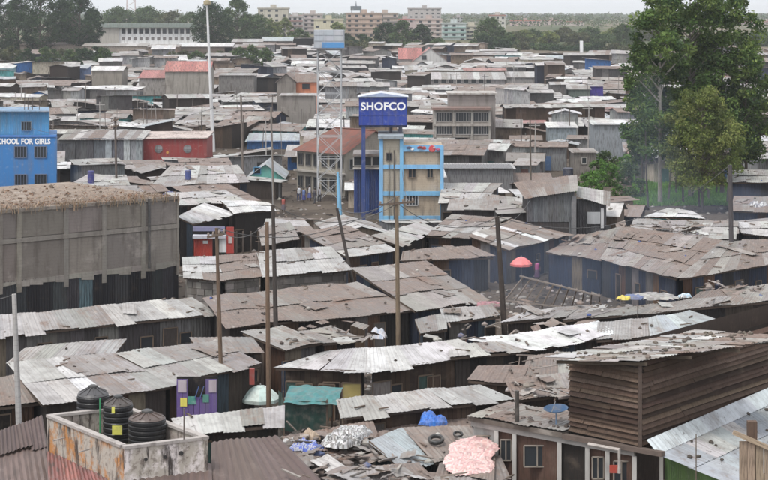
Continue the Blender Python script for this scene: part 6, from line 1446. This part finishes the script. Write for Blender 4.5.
def fshack(x, y, w_, dp, h, rot, form, rp, wp, real):
    z0 = gz(y); M_ = Matrix.Translation((x, y, z0)) @ Matrix.Rotation(rot, 4, 'Z'); T = lambda a, b, c_: M_ @ Vector((a, b, c_))
    rb_, wb_ = (MB(), MB()) if real else (MASSR, MASSW); ov = R.uniform(.2, .45); pal = PAL[rp]; wc = R.choice(WPAL[wp])
    hw, hd = w_ / 2, dp / 2; cor = [(-hw, -hd), (hw, -hd), (hw, hd), (-hw, hd)]
    if form == 'mono': r = R.uniform(.08, .2) * dp; hz = [h, h, h + r, h + r]
    elif form == 'back': r = R.uniform(.05, .12) * dp; hz = [h + r, h + r, h, h]
    else: r = R.uniform(.18, .3) * dp / 2; hz = [h] * 4
    for i in range(4):
        j = (i + 1) % 4; a, b = cor[i], cor[j]
        L = math.hypot(a[0] - b[0], a[1] - b[1]); n_ = max(1, round(L / 1.6)) if i != 2 else 1
        for q in range(n_):
            u0, u1 = q / n_, (q + 1) / n_; P_ = [a[0] + (b[0] - a[0]) * u0, a[1] + (b[1] - a[1]) * u0]; Q_ = [a[0] + (b[0] - a[0]) * u1, a[1] + (b[1] - a[1]) * u1]
            zz0, zz1 = hz[i] + (hz[j] - hz[i]) * u0, hz[i] + (hz[j] - hz[i]) * u1
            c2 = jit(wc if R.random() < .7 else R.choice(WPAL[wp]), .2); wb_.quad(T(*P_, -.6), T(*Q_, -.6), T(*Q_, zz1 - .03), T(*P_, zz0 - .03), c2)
    if form in ('mono', 'back'):
        sl_ = (hz[2] - hz[1]) / dp
        roofpanels(rb_, T(-hw - ov, -hd - ov * 1.4, hz[0] - ov * 1.4 * sl_), T(hw + ov, -hd - ov * 1.4, hz[1] - ov * 1.4 * sl_), T(hw + ov, hd + ov, hz[2] + ov * sl_), T(-hw - ov, hd + ov, hz[3] + ov * sl_), pal)
    else:
        s_ = r / hd
        roofpanels(rb_, T(-hw - ov, -hd - ov, h - ov * s_), T(hw + ov, -hd - ov, h - ov * s_), T(hw + ov, 0, h + r), T(-hw - ov, 0, h + r), pal)
        roofpanels(rb_, T(hw + ov, hd + ov, h - ov * s_), T(-hw - ov, hd + ov, h - ov * s_), T(-hw - ov, 0, h + r), T(hw + ov, 0, h + r), pal)
        for sx_s in (-1, 1): wb_.face([T(sx_s * hw, -hd, h - .03), T(sx_s * hw, hd, h - .03), T(sx_s * hw, 0, h + r - .05)][::sx_s], jit(wc))
    if y < 520:
        for _ in range(int(w_ * dp * (.10 if y > 300 else .22))):
            u, v = R.uniform(-hw, hw), R.uniform(-hd, hd); zt_ = h + (r * (1 - abs(v) / hd) if form == 'gable' else (r * (v + hd) / dp if form == 'mono' else r * (hd - v) / dp))
            p_ = T(u, v, zt_ + .08); LITTER.rock(p_, R.uniform(.1, .26), jit(R.choice([(.10, .085, .075), (.2, .17, .15), (.35, .33, .3), (.06, .05, .05)]), .3))
    ns_ = 0
    if real:
        cat = {'shack': 'shack', 'gabled_house': 'house', 'row_house': 'row house'}[real]
        t_ = thing(real, (x, y, z0), None, cat, None); rb_.build('roof', TINF, t_); wb_.build('wall', WALLM, t_)
        # doors and windows on the front
        xx = -hw + R.uniform(.6, 1.6); nn_ = 0
        while xx < hw - .8 and nn_ < (5 if y < 330 else 2):
            m = MB(); k_ = R.random(); e = -hd - .04
            if k_ < .5: q = [(xx - .42, .0, 1.85)]; col = R.choice([(.03, .03, .03), (.09, .06, .045), (.05, .1, .2), (.2, .2, .2), (.12, .05, .04), (.05, .13, .12)]); nm_ = 'door'; w2, za, zb_ = .42, 0, 1.85
            else: col = (.02, .02, .02); nm_ = 'window'; w2, za, zb_ = .38, 1.0, 1.65
            pts = [T(xx - w2, e, za), T(xx + w2, e, za), T(xx + w2, e + .08, za), T(xx - w2, e + .08, za)]; tp = [p_ + Vector((0, 0, zb_ - za)) for p_ in pts]
            m.hexa(pts, tp, col); m.build(nm_, PAINT, t_); xx += R.uniform(1.6, 4.5); nn_ += 1
        size = 'long' if w_ > 13 else 'wide' if w_ > 9 else 'small' if w_ < 6 else ''
        form_s = {'mono': 'lean-to', 'back': 'back-sloped', 'gable': 'gable'}[form]
        AUTO.append((t_, ' '.join(f'{size} {RCOL[rp]} {form_s} roof over {wp if wp not in ("bluep","redp") else wp[:-1]} walls'.split()), x, y))
    return
y = 150.0; row_i = 0
rp_w = ['pale'] * 16 + ['white'] * 10 + ['grey'] * 8 + ['rust'] * 10 + ['brown'] * 5 + ['dusty'] * 13 + ['patch'] * 16 + ['blue'] * 4 + ['ribred'] * 1
wp_w = ['dark'] * 10 + ['brown'] * 12 + ['grey'] * 14 + ['tin'] * 12 + ['mud'] * 12 + ['cream'] * 3 + ['bluep'] * 2 + ['teal'] * 1 + ['blue'] * 5
while y < 735:
    dpr = R.uniform(4.2, 6.6); half = .222 * y + 6; x = -half + R.uniform(-4, 0)
    while x < half:
        w_ = R.choice([R.uniform(4, 7), R.uniform(5, 8), R.uniform(5, 9), R.uniform(7, 11), R.uniform(7, 11), R.uniform(12, 17)]); dp = dpr * R.uniform(.75, 1.05); form = R.choice(['mono', 'mono', 'gable', 'gable', 'back'])
        rot = .6 * noise.noise(Vector((x * .02, y * .02, 2))) * 1.6 + R.uniform(-.12, .12); yy = y + R.uniform(-1, 1) + dp / 2
        if R.random() < .24: rot += math.pi / 2 * R.choice((1, -1)); w_ = min(w_, 8)
        cx = x + w_ / 2
        for tr in range(3):
            ww = w_ * (1, .7, .45)[tr]
            M_ = Matrix.Rotation(rot, 2); q = [Vector((cx, yy)) + M_ @ Vector(c_) for c_ in ((-ww / 2, -dp / 2), (ww / 2, -dp / 2), (ww / 2, dp / 2), (-ww / 2, dp / 2))]
            if ww > 2.5 and free(q):
                px_ = 384 + cx * F / yy
                prow = HY + (CH - gz(yy)) * F / yy
                skip = (prow < 66 and px_ < 96) or (prow < 58 and px_ < 300) or (prow < 63 and 510 < px_) or (prow < 57.5 and 330 < px_)
                if skip: break
                kind = 'row_house' if ww > 13 else 'gabled_house' if form == 'gable' else 'shack'
                lim = {'row_house': 150, 'gabled_house': 190, 'shack': 150}[kind]
                real = kind if CNT[kind] < lim and yy < 560 and abs(px_ - 384) < 384 + ww * F / yy / 2 else None
                if real is None and abs(px_ - 384) < 430 and yy < 200: real = kind
                h = R.uniform(2.3, 3.6) + (R.uniform(1.8, 2.6) if R.random() < .13 and yy > 220 else 0)
                if blocks(q, h + .6):
                    h = 1.9
                    if blocks(q, h + .35): continue
                if real: CNT[kind] += 1
                put(q)
                fshack(cx, yy, ww, dp, h, rot, form, R.choice(rp_w), R.choice(wp_w), real); break
        x += w_ + R.choice((.2, .3, .5, 1.2))
    y += dpr + R.uniform(.3, 2.4)
# small fillers in the gaps left between the houses
for _ in range(2600):
    yy = R.uniform(150, 330); cx = R.uniform(-.22, .22) * yy; ww = R.uniform(2.4, 5.0); dp = R.uniform(2.2, 4); rot = R.choice((0, 1.57)) + R.uniform(-.3, .3); M_ = Matrix.Rotation(rot, 2)
    q = [Vector((cx, yy)) + M_ @ Vector(c_) for c_ in ((-ww / 2 - .4, -dp / 2 - .3), (ww / 2 + .4, -dp / 2 - .3), (ww / 2 + .4, dp / 2 + .3), (-ww / 2 - .4, dp / 2 + .3))]; h = R.uniform(1.8, 2.4)
    if CNT['shack'] < 238 and free(q) and not blocks(q, h + .3):
        put(q); CNT['shack'] += 1; fshack(cx, yy, ww, dp, h, rot, R.choice(['mono', 'gable', 'back']), R.choice(rp_w), R.choice(wp_w), 'shack')
print('COUNTS', CNT, len(MASSR.f))
tag(MASSR.build('distant_roofs', TINF), 'mass of far tin roofs filling the slum up to the trees', 'roofs', kind='stuff')
tag(MASSW.build('distant_walls', WALLM), 'mass of far shack walls under the far tin roofs', 'walls', kind='stuff')

# ---------------- vegetation ----------------
PT = (.36, .33, .29)
tree(TX(660, 190), 190, 22.5, 4.0, 'tall eucalyptus with a pale straight trunk, leftmost of the big trees', 'euc', nc=105, nl=105, ls=.24, bot=.24, cr=1.1, tcol=PT, tr=.26, prof=[(0, .5), (.2, .8), (.45, 1), (.75, .9), (1, .45)], droop=.4)
tree(TX(690, 196), 196, 24.0, 4.1, 'tallest dark eucalyptus in the middle of the big trees', 'euc', nc=125, nl=110, ls=.24, bot=.42, cr=1.2, tr=.24, tcol=(.2, .18, .16), prof=[(0, .6), (.3, 1), (.7, 1), (1, .6)], droop=.4)
tree(TX(722, 200), 200, 23.5, 4.6, 'broad dark eucalyptus at the right of the big trees', 'euc', nc=145, nl=110, ls=.24, bot=.36, cr=1.2, tr=.26, tcol=(.12, .10, .09), prof=[(0, .6), (.3, 1), (.65, 1), (1, .5)], droop=.4)
tree(TX(746, 196), 196, 17.0, 3.2, 'lower dark eucalyptus at the right edge', 'euc', nc=100, nl=100, ls=.24, bot=.3, cr=1.15, tr=.2, droop=.4)
tree(TX(642, 200), 200, 16.5, 2.2, 'slim dark tree on the left flank of the big trees', 'euc', nc=70, nl=90, ls=.26, bot=.25, cr=1.0, tr=.16, droop=.4)
tree(TX(702, 183), 183, 12.6, 3.8, 'rounder yellow green tree in front of the big eucalyptus', 'light', nc=150, nl=120, ls=.17, bot=.27, cr=.95, tr=.15, prof=[(0, .7), (.3, 1), (.7, .95), (1, .35)], droop=.6)
for i, px in enumerate((648, 668, 676, 683, 692, 699, 708, 716, 727)):
    d = 186 + (i * 7) % 17; p = Vector((TX(px, d), d, 0)); m = MB(); m.tube([p, p + Vector((R.uniform(-.3, .3), 0, 3)), p + Vector((R.uniform(-.5, .5), 0, 8))], [.13, .1, .05], R.choice([(.1, .09, .08), (.2, .18, .16), (.07, .06, .055)]), 7); t_ = thing('slender_tree', p, 'slender trunked tree in the grove, ' + ('first', 'second', 'third', 'fourth', 'fifth', 'sixth', 'seventh', 'eighth', 'last')[i] + ' counted from the left', 'tree', 'slender trees in the grove'); m.build('trunk', WOOD, t_)
    cb = MB()
    for _ in range(8): clump(cb, p + Vector((R.uniform(-1, 1), R.uniform(-1, 1), R.uniform(6, 10))), .9, 60, .24, LP['euc'], .8, .4)
    cb.build('crown', LEAF, t_)
gb = MB()   # grass under the grove
for _ in range(16000):
    py = R.uniform(176, 206); d = W(0, py).y; px = R.uniform(632, 735); p = Vector((TX(px, d), d, 0)); a = R.uniform(0, 6.28); h = R.uniform(.15, .5); o = Vector((math.cos(a) * .1, math.sin(a) * .1, 0)); t2 = Vector((R.uniform(-.15, .15), R.uniform(-.15, .15), h)); gb.face([p - o, p + o, p + t2], jit(R.choice([(.13, .27, .04), (.16, .3, .05), (.1, .22, .03)]), .25))
tag(gb.build('grass', LEAF), 'bright green grass between the trunks of the grove', 'grass', kind='stuff')
bush(572, 196, 30, 16, 'bright', 'bright green leafy creeper left of the block house bushes', 203)
bush(592, 199, 26, 18, 'bright', 'bright green bush behind the lower dark tin room', 198)
bush(609, 186, 26, 24, 'bright', 'tall bright green bush nearest the slim dark tree', 210)
bush(628, 178, 24, 26, 'mid', 'darker green bush touching the slim dark tree', 212)
bush(622, 190, 24, 12, 'bright', 'low bright green bush at the grove fence', 198)
bush(640, 186, 16, 20, 'mid', 'mid green shrub beside the pale trunk', 196)
bush(461, 146, 10, 10, 'mid', 'small green shrub between the low roofs right of the storey house', 236)
bush(545, 160, 12, 8, 'mid', 'small mid green shrub left of the tiny windowed block house', 240)
FT = []
def ftree(px, top, bot_, wpx, d, pal, note):
    k = d / F; x = TX(px, d); z0 = gz(d); H = CH - (top - HY) * k - z0; ls = 2.0 * k; ar = wpx * (bot_ - top)
    t_ = tree(x, d, H, wpx * k / 2, None, pal, nc=int(min(170, max(40, ar / 8))), nl=40, ls=ls * .62, bot=max(0.0, (CH - (bot_ - HY) * k - z0) / H), cr=max(1.0, wpx * k * .13), tr=H * .02)
    AUTO.append((t_, note, x, d)); return t_
for a in ((-6, -8, 50, 44, 600, 'dark', 'big dark green tree'), (18, -4, 50, 42, 620, 'dark', 'spreading dark tree'), (40, -14, 46, 44, 610, 'dark', 'very tall dark tree'), (62, -2, 46, 38, 630, 'dark', 'dense dark tree'), (80, -6, 44, 42, 615, 'dark', 'tall rounded dark tree'), (92, 8, 42, 26, 640, 'dark', 'dark tree'),
          (118, 7, 30, 40, 880, 'mid', 'mid green tree'), (146, 6, 28, 42, 900, 'mid', 'broad green tree'), (172, 10, 30, 34, 880, 'olive', 'olive green tree'), (190, 12, 30, 24, 850, 'mid', 'green tree'),
          (212, 2, 44, 46, 660, 'dark', 'big dark domed tree'), (238, -2, 42, 34, 700, 'mid', 'tall pale green tree'), (256, 14, 40, 34, 720, 'mid', 'rounded green tree'), (272, 18, 36, 22, 760, 'light', 'light green tree'),
          (285, 17, 38, 18, 800, 'light', 'small light green tree'), (300, 28, 46, 22, 720, 'mid', 'green tree'), (337, 22, 36, 14, 830, 'light', 'yellow green tree'), (346, 33, 50, 22, 720, 'dark', 'dark bushy tree'), (362, 34, 52, 26, 700, 'dark', 'bushy dark tree'),
          (385, 22, 50, 30, 720, 'dark', 'dark leafy tree'), (402, 20, 52, 26, 710, 'mid', 'leafy tree'), (420, 24, 54, 26, 715, 'dark', 'dark green tree'), (372, 40, 56, 40, 660, 'olive', 'low olive thicket tree'), (400, 42, 56, 36, 660, 'mid', 'low green thicket tree'), (438, 38, 58, 24, 680, 'mid', 'low leafy tree'),
          (456, 44, 60, 22, 660, 'mid', 'low mid green tree'), (473, 40, 60, 22, 660, 'mid', 'bushy mid green tree'), (491, 17, 62, 34, 700, 'mid', 'tall domed green tree'), (484, 34, 60, 26, 690, 'dark', 'dark lower tree'), (508, 32, 60, 22, 720, 'mid', 'slim green tree')):
    ftree(*a)
for i in range(17):
    px = 516 + i * 8.2; ftree(px, R.uniform(21, 34), 58, R.uniform(18, 30), 760 + (i * 37) % 120, R.choice(['mid', 'olive', 'mid', 'light']), R.choice(['hazy green tree', 'tall hazy tree', 'rounded hazy tree']))
for i in range(16):
    px = 338 + i * 11; ftree(px, R.uniform(38, 45), 61, R.uniform(16, 26), 665 + (i * 29) % 60, R.choice(['mid', 'dark', 'olive', 'mid']), R.choice(['low leafy edge tree', 'bushy edge tree', 'round edge tree']))
for i in range(14):
    px = 512 + i * 9.5; ftree(px, R.uniform(42, 47), 62, R.uniform(16, 24), 690 + (i * 23) % 50, R.choice(['mid', 'dark', 'olive']), R.choice(['low hazy tree', 'low bushy tree', 'low rounded tree']))
for i in range(13):
    px = 2 + i * 8.5; ftree(px, R.uniform(46, 50), 66, R.uniform(14, 20), 520 + (i * 17) % 40, R.choice(['dark', 'mid', 'olive']), R.choice(['bushy shrub tree', 'low dark shrub tree', 'dense shrub tree']))
for i in range(11):
    px = 112 + i * 12; ftree(px, R.uniform(50, 55), 62, R.uniform(12, 20), 560 + (i * 13) % 30, R.choice(['olive', 'olive', 'mid']), R.choice(['dry olive shrub', 'low olive shrub']))
for px, a_, b_, w_, d_ in ((252, 45, 66, 18, 520), (266, 48, 66, 16, 510), (240, 47, 64, 16, 530), (760, 30, 60, 30, 760), (745, 34, 60, 24, 760)): ftree(px, a_, b_, w_, d_, 'mid', 'leafy green tree')
fb_ = MB()   # far woods to the horizon
for _ in range(2600):
    d = R.uniform(1250, 4200); px = R.uniform(-40, 810); x = TX(px, d)
    if 250 < px < 480 and d < 1500: continue
    clump(fb_, Vector((x, d, gz(d) + R.uniform(1, 5.5))), R.uniform(4, 8), 14, d / F * 1.6, LP['mid'] + LP['olive'], .6)
tag(fb_.build('far_woods', LEAF), 'hazy belt of far woods along the horizon', 'woods', kind='stuff')
# long roofs on the rise, in front of the trees
for a in ((20, 88, 612, 44.5, 42.5, 'brown', 'long thin pinkish brown roofed shed under the left trees'), (82, 146, 600, 46, 43, 'pale', 'long pale roofed shed below the white hall'), (148, 178, 590, 47, 44.5, 'dusty', 'open shed with dull roof left of the white mast'), (178, 232, 600, 46.5, 43, 'white', 'long whitish roofed shed crossing the white mast'), (232, 262, 640, 42, 39, 'pale', 'small pale roofed house beside the light green trees'), (262, 292, 650, 41, 37, 'blue', 'bluish roofed house among the light green trees'), (225, 262, 600, 47.5, 44.5, 'patch', 'patch roofed shed right of the white mast on the rise')):
    lm(a[6], a[0], a[1], a[2], a[3], a[4], R.choice([(.2, .15, .12), (.28, .24, .2), (.15, .12, .10)]), a[5], 9, mono=True, nsh=6)
lm('pale blue walled house at the far left edge', -8, 12, 470, 68, 63, (.22, .38, .42), 'white', 9, mono=True, nsh=4, wm=PAINT)
lm('navy and tin walled shed left of centre behind the pale roofs', 54, 86, 455, 68, 64.5, (.10, .14, .24), 'blue', 8, mono=True, nsh=5)

# ---------------- thin poles in the distance ----------------
for _ in range(125):
    px = R.uniform(5, 640); py = R.uniform(75, 178)
    if abs(px - 210) < 8 or 355 < px < 446: continue
    d = gy(py); x = TX(px, d); h = R.uniform(4, 8); p = Vector((x, d, gz(d))); m = MB(); c_ = R.choice([(.12, .10, .09), (.25, .22, .2), (.4, .38, .36), (.07, .06, .06)])
    rr = R.choice((.05, .07, .1)); m.tube([p, p + Vector((R.uniform(-.3, .3), 0, h))], [rr, rr * .7], c_, 6)
    if h > 6.5: m.beam(p + Vector((-.7, 0, h - .4)), p + Vector((.7, 0, h - .4)), .09, .09, c_)
    o = m.build('thin_pole', WOOD, None, p); tag(o, None, 'pole'); AUTO.append((o, {(.12, .10, .09): 'dark brown', (.25, .22, .2): 'grey brown', (.4, .38, .36): 'pale grey', (.07, .06, .06): 'blackish'}[c_] + (' cross-barred pole' if h > 6.5 else ' thin plain pole'), x, d))

tag(LITTER.build('roof_litter', WOOD), 'stones, sticks and scraps weighing down the tin roofs', 'litter', kind='stuff')
# rubbish in the near alleys
gl = MB()
for _ in range(14000):
    py = 145 + 375 * R.random() ** 1.2; d = W(0, py).y; px = R.uniform(-20, 790); p = Vector((TX(px, d), d, 0)); gl.rock(p, R.uniform(.08, .3), jit(R.choice([(.08, .065, .055), (.15, .12, .1), (.05, .045, .04), (.3, .28, .26)]), .3))
tag(gl.build('alley_rubbish', WOOD), 'trodden rubbish and stones covering the alley ground', 'rubbish', kind='stuff')

# ---------------- labels for the auto built ones ----------------
MARKS = [('blue school', 10, 170, 196), ('red hall', 175, 160, 258), ('white mast', 212, 150, 267), ('turquoise gable house', 265, 178, 214), ('red roofed building', 322, 200, 186), ('royal blue sign box', 383, 180, 176), ('block storey house', 462, 140, 262),
 ('grey tin hall', 478, 185, 205), ('green creeper', 575, 195, 203), ('big eucalyptus grove', 690, 200, 190), ('orange walled room', 306, 95, 316), ('salmon gable house', 187, 82, 372), ('salmon roofed hall', 424, 62, 560), ('purple box shop', 596, 95, 395),
 ('bluish tin box', 562, 135, 262), ('white hall', 150, 40, 690), ('long windowed shed', 468, 88, 470), ('lattice tower', 329, 190, 203), ('white pillar', 581, 54, 640), ('salmon orange block', 364, 36, 920), ('concrete building', 90, 290, 120), ('grey tin room', 552, 222, 148), ('bright white roofs', 235, 215, 137),
 ('blue walled shed', 276, 155, 268), ('pink roofed low house', 152, 80, 380), ('cream apartment block', 273, 32, 940), ('striped block', 454, 42, 850), ('navy tin shed', 70, 70, 455)]
MK = [(n_, TX(px, d), d) for n_, px, _, d in MARKS]
grp = {}
for o, desc, x, y in AUTO:
    best = min(MK, key=lambda q: ((q[1] - x) ** 2 + ((q[2] - y) * .6) ** 2))
    dx = (x - best[1]) ; dy = (y - best[2]) * .5
    dr = ('right of' if dx > 0 else 'left of') if abs(dx) > abs(dy) else ('behind' if dy > 0 else 'in front of')
    grp.setdefault((desc, best[0], dr), []).append((math.hypot(dx, dy), o))
ORD = ['first', 'second', 'third', 'fourth', 'fifth', 'sixth', 'seventh', 'eighth', 'ninth', 'tenth', 'eleventh', 'twelfth', 'thirteenth', 'fourteenth', 'fifteenth', 'sixteenth']
for (desc, mk_, dr), L in grp.items():
    L.sort(key=lambda q: q[0])
    for i, (_, o) in enumerate(L):
        lab = f'{desc}, {dr} the {mk_}' if len(L) == 1 else f'{desc}, {ORD[min(i, 15)]} {dr} the {mk_}'
        if len(lab.split()) > 16: lab = ' '.join(w_ for w_ in lab.split() if w_ not in ('small', 'wide', 'long', 'over'))
        if len(lab.split()) > 16: lab = lab.replace('rust mottled', 'rusty').replace('bright white', 'white')
        o['label'] = lab
        o['group'] = {'shack': 'tin shacks of the crowded field', 'house': 'gabled tin houses of the crowded field', 'row house': 'long row houses of the crowded field', 'tree': 'trees along the far slum edge', 'pole': 'thin poles among the far roofs'}.get(o.get('category'), None) or 'others'

# ---------------- smoke and haze ----------------
def volmat(name, dens, col, ani=0.2):
    m = bpy.data.materials.new(name); m.use_nodes = True; n = m.node_tree; n.nodes.clear(); o = n.nodes.new('ShaderNodeOutputMaterial'); v = n.nodes.new('ShaderNodeVolumePrincipled')
    v.inputs['Color'].default_value = (*col, 1); v.inputs['Density'].default_value = dens; v.inputs['Anisotropy'].default_value = ani; n.links.new(v.outputs[0], o.inputs['Volume']); return m
SM = volmat('smoke', .008, (.6, .74, 1.0))
sm = MB()
def ell(mb, c, r, n1=20, n2=10):
    G_ = [[Vector((c[0] + r[0] * math.sin(math.pi * j / n2) * math.cos(6.2832 * i / n1), c[1] + r[1] * math.sin(math.pi * j / n2) * math.sin(6.2832 * i / n1), c[2] + r[2] * math.cos(math.pi * j / n2))) for i in range(n1)] for j in range(n2 + 1)]
    for j in range(n2):
        for i in range(n1): 
            q = [G_[j + 1][i], G_[j + 1][(i + 1) % n1], G_[j][(i + 1) % n1], G_[j][i]]
            if j == 0: q = q[:3]
            if j == n2 - 1: q = q[1:]
            mb.face(q, (1, 1, 1))
for (px, py, d, rx, ry, rz) in ((650, 150, 183, 3.4, 4, 8.0), (658, 178, 178, 4.5, 2.5, 3.6), (560, 275, 120, 8.0, 6, 2.6), (710, 215, 158, 9, 6, 2.6)):
    s = MB(); p = D(px, py, d); ell(s, (p.x, p.y, p.z), (rx, ry, rz)); tag(s.build('smoke', SM, None, p, True), {650: 'thin bluish smoke rising beside the pale eucalyptus trunk', 658: 'bluish smoke drifting low across the grove', 560: 'blue smoke hanging in the alley below the coral umbrella', 710: 'low smoke drifting behind the great rusty roof'}[px], 'smoke', kind='stuff')
hz = MB(); hz.box(-9600, -60, -1.2, 9600, 12600, 62, (1, 1, 1))
tag(hz.build('haze', volmat('haze', .00014, (.93, .96, 1.0), .3)), 'pale haze over the whole settlement', 'haze', kind='stuff')
for o in bpy.data.objects:
    if o.parent is None and 'category' in o and 'kind' not in o: o['kind'] = 'thing'
    for k_ in ('_o', '_q', '_g', '_z'):
        if k_ in o: del o[k_]
